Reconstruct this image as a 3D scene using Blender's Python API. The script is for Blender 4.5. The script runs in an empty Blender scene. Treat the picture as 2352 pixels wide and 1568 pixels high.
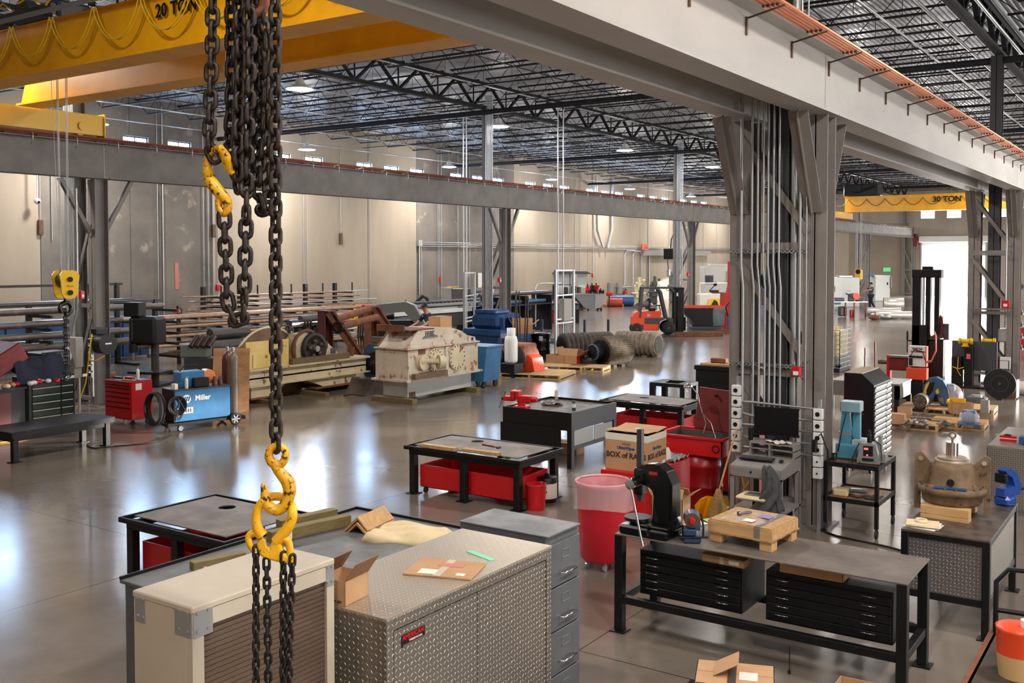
import bpy, math, random
from mathutils import Vector, Matrix
random.seed(7)
PI = math.pi
sc = bpy.context.scene
COL = sc.collection
A = math.radians(34.24); PITCH = math.radians(1.88); F = 2298.0; CZ = 3.6
# ---------------------------------------------------------------- camera
cam = bpy.data.cameras.new('camera'); camo = bpy.data.objects.new('camera', cam); COL.objects.link(camo)
camo.location = (0, 0, CZ); camo.rotation_euler = (PI/2 - PITCH, 0, A)
cam.lens = F/2352*36; cam.sensor_width = 36; cam.shift_y = -(784-667)/2352
cam.clip_start = .05; cam.clip_end = 400; sc.camera = camo
RM = Matrix.Rotation(A, 3, 'Z') @ Matrix.Rotation(PI/2 - PITCH, 3, 'X')
CP = Vector((0, 0, CZ))
def ray(px, py): return RM @ Vector(((px-1176)/F, (667-py)/F, -1))
def at(px, py, z=0.0):
    d = ray(px, py); t = (z-CZ)/d.z; return CP + d*t
def atx(px, py, X): d = ray(px, py); return CP + d*(X/d.x)
def aty(px, py, Y): d = ray(px, py); return CP + d*(Y/d.y)
def atd(px, py, D):
    d = ray(px, py); return CP + d*D
FWD = Vector((-math.sin(A), math.cos(A), 0)); RGT = Vector((math.cos(A), math.sin(A), 0))
# ---------------------------------------------------------------- mesh builder
class G:
    def __init__(s): s.v = []; s.f = []; s.m = []; s.sm = []; s.mi = 0
    def add(s, vs, fs, smooth=False, M=None):
        o = len(s.v)
        s.v += [tuple(M @ Vector(p)) if M is not None else tuple(p) for p in vs]
        for f in fs: s.f.append(tuple(i+o for i in f)); s.m.append(s.mi); s.sm.append(smooth)
        return s
    def mat(s, i): s.mi = i; return s
    def bb(s, x0, x1, y0, y1, z0, z1, M=None, c=0):
        if c > 0:
            c = min(c, abs(x1-x0)*.45, abs(y1-y0)*.45, abs(z1-z0)*.45)
            P = [(x0,x1,y0+c,y1-c,z0+c,z1-c),(x0+c,x1-c,y0,y1,z0+c,z1-c),(x0+c,x1-c,y0+c,y1-c,z0,z1)]
            V = []
            idx = {}
            for k, (a,b,cc,d,e,f) in enumerate(P):
                for i, x in enumerate((a,b)):
                    for j, y in enumerate((cc,d)):
                        for l, z in enumerate((e,f)): idx[(k,i,j,l)] = len(V); V.append((x,y,z))
            Fs = []
            for i in (0,1):
                q=[(0,i,0,0),(0,i,1,0),(0,i,1,1),(0,i,0,1)]; Fs.append(tuple(idx[t] for t in (q if i else q[::-1])))
                q=[(1,0,i,0),(1,1,i,0),(1,1,i,1),(1,0,i,1)]; Fs.append(tuple(idx[t] for t in (q[::-1] if i else q)))
                q=[(2,0,0,i),(2,1,0,i),(2,1,1,i),(2,0,1,i)]; Fs.append(tuple(idx[t] for t in (q if i else q[::-1])))
            for i in (0,1):
                for j in (0,1):
                    Fs.append(tuple(idx[t] for t in [(0,i,j,0),(0,i,j,1),(1,i,j,1),(1,i,j,0)]))
                    Fs.append(tuple(idx[t] for t in [(0,i,0,j),(0,i,1,j),(2,i,1,j),(2,i,0,j)]))
                    Fs.append(tuple(idx[t] for t in [(1,0,i,j),(1,1,i,j),(2,1,i,j),(2,0,i,j)]))
                    for l in (0,1): Fs.append(tuple(idx[(k,i,j,l)] for k in (0,1,2)))
            return s.add(V, Fs, False, M)
        V = [(x0,y0,z0),(x1,y0,z0),(x1,y1,z0),(x0,y1,z0),(x0,y0,z1),(x1,y0,z1),(x1,y1,z1),(x0,y1,z1)]
        return s.add(V, [(3,2,1,0),(4,5,6,7),(0,1,5,4),(1,2,6,5),(2,3,7,6),(3,0,4,7)], False, M)
    def box(s, c, d, rz=0, c2=0, M=None):
        T = Matrix.Translation(c) @ Matrix.Rotation(rz, 4, 'Z')
        if M is not None: T = M @ T
        return s.bb(-d[0]/2, d[0]/2, -d[1]/2, d[1]/2, -d[2]/2, d[2]/2, T, c2)
    def bar(s, p0, p1, w, h, up=(0,0,1)):      # rectangular bar from p0 to p1
        p0 = Vector(p0); p1 = Vector(p1); d = p1-p0; L = d.length
        if L < 1e-6: return s
        x = d/L; u = Vector(up)
        if abs(x.dot(u)) > .98: u = Vector((1,0,0))
        y = u.cross(x).normalized(); z = x.cross(y)
        M = Matrix((x,y,z)).transposed().to_4x4(); M.translation = p0
        return s.bb(0, L, -w/2, w/2, -h/2, h/2, M)
    def angle(s, p0, p1, w, t=.012, up=(0,0,1)):  # L section
        p0 = Vector(p0); p1 = Vector(p1); d = p1-p0; L = d.length; x = d/L; u = Vector(up)
        if abs(x.dot(u)) > .98: u = Vector((1,0,0))
        y = u.cross(x).normalized(); z = x.cross(y)
        M = Matrix((x,y,z)).transposed().to_4x4(); M.translation = p0
        s.bb(0, L, -w/2, w/2, -t/2, t/2, M); return s.bb(0, L, w/2-t, w/2, -w, 0, M)
    def cyl(s, p0, p1, r0, r1=None, n=16, cap=True, smooth=True):
        r1 = r0 if r1 is None else r1
        p0 = Vector(p0); p1 = Vector(p1); d = (p1-p0).normalized()
        u = Vector((0,0,1)) if abs(d.z) < .95 else Vector((1,0,0))
        a = u.cross(d).normalized(); b = d.cross(a)
        V = []
        for p, r in ((p0,r0),(p1,r1)):
            for i in range(n):
                t = 2*PI*i/n; V.append(p + a*(r*math.cos(t)) + b*(r*math.sin(t)))
        s.add(V, [(i,(i+1)%n,n+(i+1)%n,n+i) for i in range(n)], smooth)
        if cap:
            s.add(V[:n], [tuple(range(n))[::-1]]); s.add(V[n:], [tuple(range(n))])
        return s
    def tube(s, pts, r, n=8, closed=False, cap=True):
        pts = [Vector(p) for p in pts]; m = len(pts)
        rs = r if isinstance(r, (list, tuple)) else [r]*m
        V = []; a = None
        for i, p in enumerate(pts):
            if closed: d = pts[(i+1)%m]-pts[i-1]
            else: d = pts[min(i+1,m-1)]-pts[max(i-1,0)]
            d.normalize()
            if a is None:
                u = Vector((0,0,1)) if abs(d.z) < .9 else Vector((1,0,0)); a = u.cross(d).normalized()
            else:
                a = (a - d*a.dot(d))
                if a.length < 1e-5: a = Vector((1,0,0)).cross(d)
                a.normalize()
            b = d.cross(a)
            for k in range(n):
                t = 2*PI*k/n; V.append(p + a*(rs[i]*math.cos(t)) + b*(rs[i]*math.sin(t)))
        Fs = []
        for i in range(m if closed else m-1):
            j = (i+1) % m
            for k in range(n): Fs.append((i*n+k, i*n+(k+1)%n, j*n+(k+1)%n, j*n+k))
        s.add(V, Fs, True)
        if cap and not closed:
            s.add(V[:n], [tuple(range(n))[::-1]]); s.add(V[-n:], [tuple(range(n))])
        return s
    def torus(s, c, R, r, axis='Z', n=24, m=8, a0=0, a1=2*PI, sx=1, sy=1):
        full = abs(a1-a0-2*PI) < 1e-6
        k = n if full else n+1
        pts = []
        for i in range(k):
            t = a0+(a1-a0)*i/n; x, y = R*math.cos(t)*sx, R*math.sin(t)*sy
            pts.append({'Z':(c[0]+x,c[1]+y,c[2]),'Y':(c[0]+x,c[1],c[2]+y),'X':(c[0],c[1]+x,c[2]+y)}[axis])
        return s.tube(pts, r, m, closed=full)
    def lathe(s, prof, c=(0,0,0), axis='Z', n=24, smooth=True, sx=1, sy=1):
        V = []
        for (r, h) in prof:
            for i in range(n):
                t = 2*PI*i/n; x, y = r*math.cos(t)*sx, r*math.sin(t)*sy
                V.append({'Z':(c[0]+x,c[1]+y,c[2]+h),'Y':(c[0]+y,c[1]+h,c[2]+x),'X':(c[0]+h,c[1]+x,c[2]+y)}[axis])
        Fs = []
        for j in range(len(prof)-1):
            for i in range(n): Fs.append((j*n+i, j*n+(i+1)%n, (j+1)*n+(i+1)%n, (j+1)*n+i))
        s.add(V, Fs, smooth)
        if prof[0][0] > 1e-4: s.add(V[:n], [tuple(range(n))[::-1]])
        if prof[-1][0] > 1e-4: s.add(V[-n:], [tuple(range(n))])
        return s
    def prism(s, poly, a, b, axis='Y', M=None, smooth=False):   # polygon extruded from a to b
        n = len(poly); V = []
        for h in (a, b):
            for (x, y) in poly: V.append({'Z':(x,y,h),'Y':(x,h,y),'X':(h,x,y)}[axis])
        s.add(V, [tuple(range(n))[::-1], tuple(range(n,2*n))], False, M)
        return s.add(V, [(i,(i+1)%n,n+(i+1)%n,n+i) for i in range(n)], smooth, M)
    def sph(s, c, r, n=16, m=10, sx=1, sy=1, sz=1):
        return s.lathe([(max(1e-5, r*math.sin(PI*i/m)), -r*math.cos(PI*i/m)*sz) for i in range(m+1)], c, 'Z', n, True, sx, sy)
    def grid(s, fn, nu, nv, smooth=True):
        V = [fn(i/nu, j/nv) for j in range(nv+1) for i in range(nu+1)]
        return s.add(V, [(j*(nu+1)+i, j*(nu+1)+i+1, (j+1)*(nu+1)+i+1, (j+1)*(nu+1)+i) for j in range(nv) for i in range(nu)], smooth)
    def obj(s, name, mats, parent=None, loc=None, rz=0, bevel=0, solid=0, sub=0, disp=0):
        me = bpy.data.meshes.new(name); me.from_pydata(s.v, [], s.f)
        if not isinstance(mats, (list, tuple)): mats = [mats]
        for m in mats: me.materials.append(m)
        me.polygons.foreach_set('material_index', [min(i, len(mats)-1) for i in s.m])
        me.polygons.foreach_set('use_smooth', s.sm)
        uv = me.uv_layers.new(name='UVMap').data
        me.update()
        for p in me.polygons:
            n = p.normal; ax, ay, az = abs(n.x), abs(n.y), abs(n.z)
            for li in p.loop_indices:
                c = me.vertices[me.loops[li].vertex_index].co
                uv[li].uv = (c.x, c.y) if az >= ax and az >= ay else ((c.y, c.z) if ax >= ay else (c.x, c.z))
        o = bpy.data.objects.new(name, me); COL.objects.link(o)
        if parent is not None: o.parent = parent
        if loc is not None: o.location = loc
        if rz: o.rotation_euler = (0, 0, rz)
        if solid: md = o.modifiers.new('solid', 'SOLIDIFY'); md.thickness = solid
        if bevel: md = o.modifiers.new('bevel', 'BEVEL'); md.width = bevel; md.segments = 2; md.limit_method = 'ANGLE'
        if sub: md = o.modifiers.new('sub', 'SUBSURF'); md.levels = sub; md.render_levels = sub
        return o
def tag(o, label=None, cat=None, group=None, kind=None):
    if label: o['label'] = label
    if cat: o['category'] = cat
    if group: o['group'] = group
    if kind: o['kind'] = kind
    return o
def thing(name, label, cat, loc=(0,0,0), rz=0, group=None):
    o = bpy.data.objects.new(name, None); o.empty_display_size = .1; COL.objects.link(o)
    o.location = loc; o.rotation_euler = (0,0,rz); return tag(o, label, cat, group)
def dup(o, loc=None, rz=None, label=None, group=None, parent=None):
    c = o.copy(); COL.objects.link(c)
    if parent is not None: c.parent = parent
    if loc is not None: c.location = loc
    if rz is not None: c.rotation_euler = (0,0,rz)
    if label: c['label'] = label
    if group: c['group'] = group
    for ch in [x for x in KIDS(o)]: dup(ch, parent=c)
    return c
def KIDS(o): return [x for x in bpy.data.objects if x.parent == o]
def struct(g, name, mats, **k):
    o = g.obj(name, mats, **k); o['kind'] = 'structure'; return o
def text(s, size, mat, parent, M, name='lettering', depth=.0015, align='CENTER', sx=1, bold=0):
    cu = bpy.data.curves.new('t', 'FONT'); cu.body = s; cu.size = size; cu.align_x = align; cu.align_y = 'CENTER'; cu.extrude = depth; cu.offset = bold
    cu.resolution_u = 3
    t = bpy.data.objects.new('t', cu); COL.objects.link(t)
    bpy.context.view_layer.update()
    me = bpy.data.meshes.new_from_object(t.evaluated_get(bpy.context.evaluated_depsgraph_get()))
    bpy.data.objects.remove(t); bpy.data.curves.remove(cu)
    me.materials.clear(); me.materials.append(mat)
    o = bpy.data.objects.new(name, me); COL.objects.link(o); o.parent = parent
    o.matrix_local = M @ Matrix.Diagonal((sx,1,1,1))
    return o
def face_m(loc, out, up=(0,0,1)):    # matrix whose z axis is «out», y axis «up»: for writing on a face
    z = Vector(out).normalized(); y = Vector(up); y = (y - z*y.dot(z)).normalized(); x = y.cross(z)
    M = Matrix((x,y,z)).transposed().to_4x4(); M.translation = Vector(loc); return M
# ---------------------------------------------------------------- materials
def srgb(r, g, b):
    f = lambda c: (c/255/12.92) if c <= 10 else ((c/255+.055)/1.055)**2.4
    return (f(r), f(g), f(b), 1)
MATS = {}
def nd(nt, t, **k):
    n = nt.nodes.new(t)
    for a, b in k.items(): setattr(n, a, b)
    return n
def mat(name, c1, rough=.5, metal=0, c2=None, scale=3, bump=0, bscale=40, lo=.35, hi=.65, c3=None, s3=8, t3=.62, spec=.5, alpha=1, emit=0, trans=0, stretch=(1,1,1), rv=0, coat=0):
    m = bpy.data.materials.new(name); m.use_nodes = True; nt = m.node_tree; b = nt.nodes['Principled BSDF']; L = nt.links.new
    b.inputs['Base Color'].default_value = c1; b.inputs['Roughness'].default_value = rough; b.inputs['Metallic'].default_value = metal
    b.inputs['Specular IOR Level'].default_value = spec
    if coat: b.inputs['Coat Weight'].default_value = coat; b.inputs['Coat Roughness'].default_value = .1
    if alpha < 1: b.inputs['Alpha'].default_value = alpha
    if trans: b.inputs['Transmission Weight'].default_value = trans
    if emit: b.inputs['Emission Color'].default_value = c1; b.inputs['Emission Strength'].default_value = emit
    if c2 or bump or c3 or rv:
        tc = nd(nt, 'ShaderNodeTexCoord'); mp = nd(nt, 'ShaderNodeMapping'); mp.inputs['Scale'].default_value = stretch
        L(tc.outputs['Object'], mp.inputs[0]); vec = mp.outputs[0]
        def noise(sc_, lo_, hi_, det=6):
            n = nd(nt, 'ShaderNodeTexNoise'); n.inputs['Scale'].default_value = sc_; n.inputs['Detail'].default_value = det; n.inputs['Roughness'].default_value = .6
            L(vec, n.inputs['Vector']); r = nd(nt, 'ShaderNodeMapRange'); r.inputs[1].default_value = lo_; r.inputs[2].default_value = hi_
            L(n.outputs[0], r.inputs[0]); return r.outputs[0], n.outputs[0]
        cur = None
        if c2:
            f, _ = noise(scale, lo, hi); mx = nd(nt, 'ShaderNodeMix', data_type='RGBA'); mx.inputs[6].default_value = c1; mx.inputs[7].default_value = c2
            L(f, mx.inputs[0]); cur = mx.outputs[2]
        if c3:
            f, _ = noise(s3, t3, t3+.06); mx = nd(nt, 'ShaderNodeMix', data_type='RGBA'); mx.inputs[6].default_value = c1; mx.inputs[7].default_value = c3
            if cur: L(cur, mx.inputs[6])
            L(f, mx.inputs[0]); cur = mx.outputs[2]
        if cur: L(cur, b.inputs['Base Color'])
        if rv:
            f, _ = noise(scale*1.7, lo, hi); r = nd(nt, 'ShaderNodeMapRange'); r.inputs[3].default_value = rough; r.inputs[4].default_value = rough+rv; L(f, r.inputs[0]); L(r.outputs[0], b.inputs['Roughness'])
        if bump:
            _, f = noise(bscale, 0, 1); bp = nd(nt, 'ShaderNodeBump'); bp.inputs['Strength'].default_value = bump; bp.inputs['Distance'].default_value = .01; L(f, bp.inputs['Height']); L(bp.outputs[0], b.inputs['Normal'])
    MATS[name] = m; return m
def diamond(name, c1, c2, rough, metal, s=.045, lo=.25):
    m = mat(name, c1, rough, metal); nt = m.node_tree; b = nt.nodes['Principled BSDF']; L = nt.links.new
    tc = nd(nt, 'ShaderNodeTexCoord'); sp = nd(nt, 'ShaderNodeSeparateXYZ'); L(tc.outputs['UV'], sp.inputs[0])
    def mth(op, a, b_=None, c=None):
        n = nd(nt, 'ShaderNodeMath', operation=op)
        for i, x in enumerate((a, b_, c)):
            if x is None: continue
            if isinstance(x, (int, float)): n.inputs[i].default_value = x
            else: L(x, n.inputs[i])
        return n.outputs[0]
    u = mth('DIVIDE', sp.outputs[0], s); v = mth('DIVIDE', sp.outputs[1], s)
    fu = mth('FLOOR', u); fv = mth('FLOOR', v); par = mth('FLOORED_MODULO', mth('ADD', fu, fv), 2)
    lu = mth('SUBTRACT', mth('SUBTRACT', u, fu), .5); lv = mth('SUBTRACT', mth('SUBTRACT', v, fv), .5)
    sgn = mth('SUBTRACT', mth('MULTIPLY', par, 2), 1)
    p = mth('ADD', lu, mth('MULTIPLY', lv, sgn)); q = mth('SUBTRACT', lu, mth('MULTIPLY', lv, sgn))
    d = mth('ADD', mth('POWER', mth('DIVIDE', mth('ABSOLUTE', p), .56), 2), mth('POWER', mth('DIVIDE', mth('ABSOLUTE', q), .15), 2))
    h = mth('SUBTRACT', 1, mth('MINIMUM', d, 1)); hs = mth('SMOOTH_MIN', mth('MULTIPLY', h, 3), 1, .2)
    bp = nd(nt, 'ShaderNodeBump'); bp.inputs['Strength'].default_value = .9; bp.inputs['Distance'].default_value = .004; L(h, bp.inputs['Height']); L(bp.outputs[0], b.inputs['Normal'])
    mx = nd(nt, 'ShaderNodeMix', data_type='RGBA'); mx.inputs[6].default_value = c1; mx.inputs[7].default_value = c2; L(hs, mx.inputs[0]); L(mx.outputs[2], b.inputs['Base Color'])
    return m
S = srgb
steel_gray = mat('painted grey steel', S(112,107,104), .55, 0, S(122,118,115), 2)
steel_beam = mat('galvanised grey beam', S(184,179,173), .5, 0, S(166,161,156), 1.2, stretch=(1,.3,1))
steel_beam_dark = mat('grey beam', S(116,112,109), .6, 0, S(98,94,91), 1.5)
truss_m = mat('dark truss steel', S(28,29,32), .7, 0, S(38,39,43), 5, spec=.25)
deck_m = mat('galvanised roof deck', S(176,178,182), .38, .35, S(140,142,146), .6)
yellow_m = mat('crane yellow', S(244,176,10), .35, 0, S(226,158,8), 1.5)
yellow_dk = mat('mustard yellow', S(222,176,30), .35)
hook_y = mat('worn yellow hook paint', S(232,176,20), .4, 0, S(205,140,10), 9, c3=S(46,36,22), s3=48, t3=.54)
hook_y2 = mat('yellow hook paint', S(238,182,18), .38, 0, S(222,158,12), 8, c3=S(90,62,22), s3=40, t3=.62)
chain_m = mat('oiled chain steel', S(36,31,29), .42, .55, S(64,54,47), 30, bump=.25, bscale=120)
chain_b = mat('black chain', S(24,22,22), .45, .3, S(40,36,34), 30)
conc_wall = mat('tilt-up concrete', S(176,163,146), .85, 0, S(158,146,130), .35, bump=.1, bscale=6, stretch=(1,1,.25))
conc_wall2 = mat('weathered tilt-up concrete', S(128,121,113), .85, 0, S(106,101,96), .5, c3=S(154,145,132), s3=.9, t3=.6, bump=.1, bscale=6)
black_m = mat('black painted steel', S(11,12,13), .45, 0, S(18,19,20), 8, spec=.35)
black_gloss = mat('glossy black paint', S(12,12,13), .22)
plate_m = mat('bare steel plate', S(96,88,82), .5, .3, S(122,112,104), 2.5, rv=.15)
plate_d = mat('oiled steel plate', S(70,60,54), .38, .3, S(104,92,82), 4, rv=.2)
red_m = mat('red enamel', S(190,20,26), .35)
red_dk = mat('dark red paint', S(120,24,24), .4, 0, S(96,22,22), 5)
red_pl = mat('red plastic', S(196,22,42), .4)
grey_cab = mat('charcoal cabinet paint', S(82,84,88), .5, 0, S(92,94,97), 6)
grey_top = mat('charcoal top', S(102,104,106), .42, 0, S(86,88,90), 3, rv=.2)
grey_lt = mat('light grey paint', S(150,146,142), .5)
beige_m = mat('beige powder coat', S(188,176,158), .5, 0, S(180,168,150), 5)
alu = mat('brushed aluminium', S(190,186,180), .35, .8)
chrome = mat('chrome', S(210,210,212), .15, 1)
galv = mat('galvanised conduit', S(176,178,180), .35, .7)
white_m = mat('white paint', S(226,226,222), .4)
white_dirty = mat('grimy white paint', S(206,196,180), .6, 0, S(186,172,150), 2, c3=S(150,98,62), s3=4.2, t3=.57, bump=.1)
white_dirty2 = mat('pale grey paint', S(190,192,190), .6, 0, S(176,178,176), 2, c3=S(120,80,50), s3=3, t3=.72)
cream_m = mat('cream machine paint', S(216,204,172), .6, 0, S(196,182,148), 3, c3=S(130,92,58), s3=4.5, t3=.6)
cream_y = mat('faded yellow paint', S(214,184,96), .6, 0, S(224,200,128), 3, c3=S(116,84,44), s3=4, t3=.6)
rust_m = mat('rusty steel', S(96,56,38), .75, .1, S(128,78,50), 5, bump=.2)
rust_red = mat('red oxide steel', S(96,34,28), .65, 0, S(76,40,30), 4)
brown_m = mat('brown steel bar', S(108,84,66), .5, .5, S(84,66,54), 6)
pipe_m = mat('weathered steel pipe', S(96,86,78), .45, .5, S(74,64,58), 4, c3=S(120,100,80), s3=3, t3=.6)
pipe_dk = mat('dark steel pipe', S(58,56,58), .45, .4, S(74,70,68), 6)
tan_rod = mat('tan coated rod', S(168,134,104), .55, .1, S(136,108,84), 6)
blue_m = mat('machine blue', S(52,116,164), .4, 0, S(44,100,146), 3)
blue_dk = mat('dark blue paint', S(38,84,138), .42, 0, S(30,66,112), 4)
blue_pp = mat('sky blue machine', S(78,146,172), .45, 0, S(66,128,152), 4)
blue_dirty = mat('grimy blue paint', S(52,92,128), .6, 0, S(44,72,98), 4, c3=S(70,60,50), s3=5, t3=.6)
green_dk = mat('dark green enamel', S(26,40,34), .35)
wood_m = mat('pine wood', S(206,166,116), .65, 0, S(184,142,94), 3, stretch=(1,6,6))
wood_old = mat('grey weathered wood', S(128,106,78), .8, 0, S(104,86,64), 3, stretch=(1,6,6))
wood_tr = mat('treated green timber', S(126,110,70), .75, 0, S(104,92,58), 4, stretch=(1,8,8))
osb = mat('chipboard', S(188,150,100), .7, 0, S(160,124,80), 24)
card = mat('cardboard', S(186,146,108), .8, 0, S(176,136,98), 5)
card_in = mat('cardboard inside', S(140,104,74), .85)
tape_m = mat('packing tape', S(196,184,160), .3)
paper = mat('paper', S(230,226,214), .7)
cloth_cr = mat('cream cloth', S(222,202,164), .85, 0, S(212,190,150), 10)
cloth_dk = mat('charcoal jacket cloth', S(62,62,66), .9, 0, S(78,78,80), 12)
navy = mat('navy cloth', S(24,30,52), .85)
jean = mat('dark trousers cloth', S(36,38,46), .9)
skin = mat('skin', S(196,142,112), .55)
rubber = mat('black rubber', S(26,26,27), .7)
orange_m = mat('forklift orange', S(226,74,36), .35)
dkgrey_m = mat('dark grey paint', S(64,66,72), .45)
copper_m = mat('copper conductor bar', S(238,148,92), .35, .5)
rustrail = mat('rusty rail', S(122,62,38), .7)
lens_m = mat('lamp lens', (1,.97,.92,1), .3, emit=22)
win_glow = mat('daylit window pane', (.42,.66,1,1), .3, emit=34)
door_glow = mat('daylit opening', (1,.98,.95,1), .5, emit=5)
plastic_bag = mat('clear plastic film', S(240,225,228), .25, alpha=.32)
ibc_m = mat('translucent tank plastic', S(214,196,150), .4)
green_m = mat('exit green', S(70,200,110), .5, emit=.6)
red_led = mat('red led', (1,.05,.03,1), .5, emit=4)
screen_m = mat('dark screen', S(14,14,16), .2)
tread_m = mat('worn dark rubber', S(58,52,46), .85, 0, S(78,70,60), 8, bump=.3)
straw = mat('broom straw', S(206,172,110), .85, 0, S(176,140,84), 30)
dplate = diamond('aluminium tread plate', S(150,143,134), S(205,198,188), .36, .8, .03)
dplate_d = diamond('grey tread plate', S(120,116,112), S(176,172,168), .42, .6, .034)
insul = mat('white box plastic', S(214,214,212), .5)
# ================================================================= THE HALL
XL, XR, YB, YF, ZR = -38.0, 13.0, -6.0, 100.0, 10.5
LY = [14.4+17.3*k for k in range(5)]; RY = [13.4+17.8*k for k in range(5)]
def floor_mat():
    m = mat('polished concrete floor', S(134,120,106), .2, 0, spec=.5); nt = m.node_tree; b = nt.nodes['Principled BSDF']; L = nt.links.new
    tc = nd(nt, 'ShaderNodeTexCoord'); sp = nd(nt, 'ShaderNodeSeparateXYZ'); L(tc.outputs['Object'], sp.inputs[0])
    def noise(s, det=6, st=(1,1,1)):
        mp = nd(nt, 'ShaderNodeMapping'); mp.inputs['Scale'].default_value = st; L(tc.outputs['Object'], mp.inputs[0])
        n = nd(nt, 'ShaderNodeTexNoise'); n.inputs['Scale'].default_value = s; n.inputs['Detail'].default_value = det; n.inputs['Roughness'].default_value = .62; L(mp.outputs[0], n.inputs['Vector']); return n.outputs[0]
    def mr(x, a, b_, c, d):
        r = nd(nt, 'ShaderNodeMapRange'); L(x, r.inputs[0])
        for i, v in enumerate((a, b_, c, d)): r.inputs[i+1].default_value = v
        return r.outputs[0]
    mx = nd(nt, 'ShaderNodeMix', data_type='RGBA'); mx.inputs[6].default_value = S(122,112,102); mx.inputs[7].default_value = S(100,91,82); L(mr(noise(.35, 3), .3, .7, 0, 1), mx.inputs[0])
    mx2 = nd(nt, 'ShaderNodeMix', data_type='RGBA'); L(mx.outputs[2], mx2.inputs[6]); mx2.inputs[7].default_value = S(132,123,113); L(mr(noise(2.2, 8), .4, .8, 0, .5), mx2.inputs[0])
    def line(src, off, per, w):
        a = nd(nt, 'ShaderNodeMath', operation='ADD'); L(src, a.inputs[0]); a.inputs[1].default_value = off+1000*per
        q = nd(nt, 'ShaderNodeMath', operation='FLOORED_MODULO'); L(a.outputs[0], q.inputs[0]); q.inputs[1].default_value = per
        c = nd(nt, 'ShaderNodeMath', operation='LESS_THAN'); L(q.outputs[0], c.inputs[0]); c.inputs[1].default_value = w; return c.outputs[0]
    l1 = line(sp.outputs[0], 4.6, 5.34, .013); l2 = line(sp.outputs[1], -7.83, 5.6, .013)
    mxx = nd(nt, 'ShaderNodeMath', operation='MAXIMUM'); L(l1, mxx.inputs[0]); L(l2, mxx.inputs[1])
    mx3 = nd(nt, 'ShaderNodeMix', data_type='RGBA'); L(mx2.outputs[2], mx3.inputs[6]); mx3.inputs[7].default_value = S(50,42,36); L(mxx.outputs[0], mx3.inputs[0])
    L(mx3.outputs[2], b.inputs['Base Color'])
    L(mr(noise(.4, 3), .3, .7, .14, .2), b.inputs['Roughness'])
    bp = nd(nt, 'ShaderNodeBump'); bp.inputs['Strength'].default_value = .05; bp.inputs['Distance'].default_value = .02; L(noise(1.6, 2, (1,1,1)), bp.inputs['Height']); L(bp.outputs[0], b.inputs['Normal'])
    return m
floor_m = floor_mat()
g = G(); g.bb(XL-.3, XR+.3, YB-.3, YF+.3, -.3, 0); struct(g, 'floor', floor_m)
# left wall: tilt-up panels, some weathered; window openings near the top
wy = lambda px: atx(px, 500, XL)[1]
edges = [YB, wy(93), wy(300), wy(372), wy(490), wy(700), wy(845), wy(957), wy(1180), wy(1350), wy(1470), wy(1580), wy(1660), YF]
pan = [0,1,1,1,0,0,0,1,0,0,0,0,0]
wins = []
for k in range(9):
    for j in range(3):
        y0 = 23.95-8.38+8.38*k+2.27*j
        if y0 < YF-2: wins.append((y0, y0+1.25))
g = G()
for i in range(len(edges)-1):
    g.mat(pan[i]); a, b = edges[i], edges[i+1]-.03
    g.bb(XL-.25, XL, a, b, -.2, 7.85); g.bb(XL-.25, XL, a, b, 8.85, ZR+.1)
    cuts = sorted(w for w in wins if w[1] > a and w[0] < b)
    y = a
    for w in cuts:
        if w[0] > y: g.bb(XL-.25, XL, y, min(w[0], b), 7.85, 8.85)
        y = max(y, w[1])
    if y < b: g.bb(XL-.25, XL, y, b, 7.85, 8.85)
    g.mat(1); g.bb(XL-.25, XL-.03, edges[i+1]-.03, edges[i+1], -.2, 7.85)
struct(g, 'wall_left', [conc_wall, conc_wall2])
for i, (a, b) in enumerate(wins):
    g = G(); g.mat(0); g.bb(XL-.16, XL-.13, a, b, 7.85, 8.85); g.mat(1)
    for q in (a, b-.04, (a+b)/2-.02): g.bb(XL-.17, XL-.08, q, q+.04, 7.85, 8.85)
    g.bb(XL-.17, XL-.08, a, b, 7.85, 7.9); g.bb(XL-.17, XL-.08, a, b, 8.8, 8.85)
    struct(g, 'window_%d' % (i+1), [win_glow, black_m])
# end wall with the roller door
DX0, DX1, DZ = -21.2, -15.6, 5.0
g = G(); ew = [(-20.9-.5, -20.1), (-19.1, -17.8), (-16.8,-15.5), (-14.5,-13.2), (-9,-7.7), (-6.7,-5.4)]
g.mat(0)
g.bb(XL, DX0, YF, YF+.25, -.2, 7.3); g.bb(DX0, DX1, YF, YF+.25, DZ, 7.3); g.bb(DX1, XR, YF, YF+.25, -.2, 7.3); g.bb(XL, XR, YF, YF+.25, 8.1, ZR+.1)
x = XL
for a, b in ew: g.bb(x, a, YF, YF+.25, 7.3, 8.1); x = b
g.bb(x, XR, YF, YF+.25, 7.3, 8.1)
g.mat(1); g.bb(-28, -22.4, YF-.015, YF, 0, 6.9)  # one stretch of end wall in a darker tan
struct(g, 'wall_back', [conc_wall, mat('darker tan panel', S(150,136,118), .85, 0, S(136,124,108), .5)])
for i, (a, b) in enumerate(ew):
    g = G(); g.bb(a, b, YF+.12, YF+.15, 7.3, 8.1); g.mat(1)
    for q in (a, b-.04): g.bb(q, q+.04, YF+.08, YF+.17, 7.3, 8.1)
    struct(g, 'window_%d' % (41+i), [door_glow, black_m])
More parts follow.
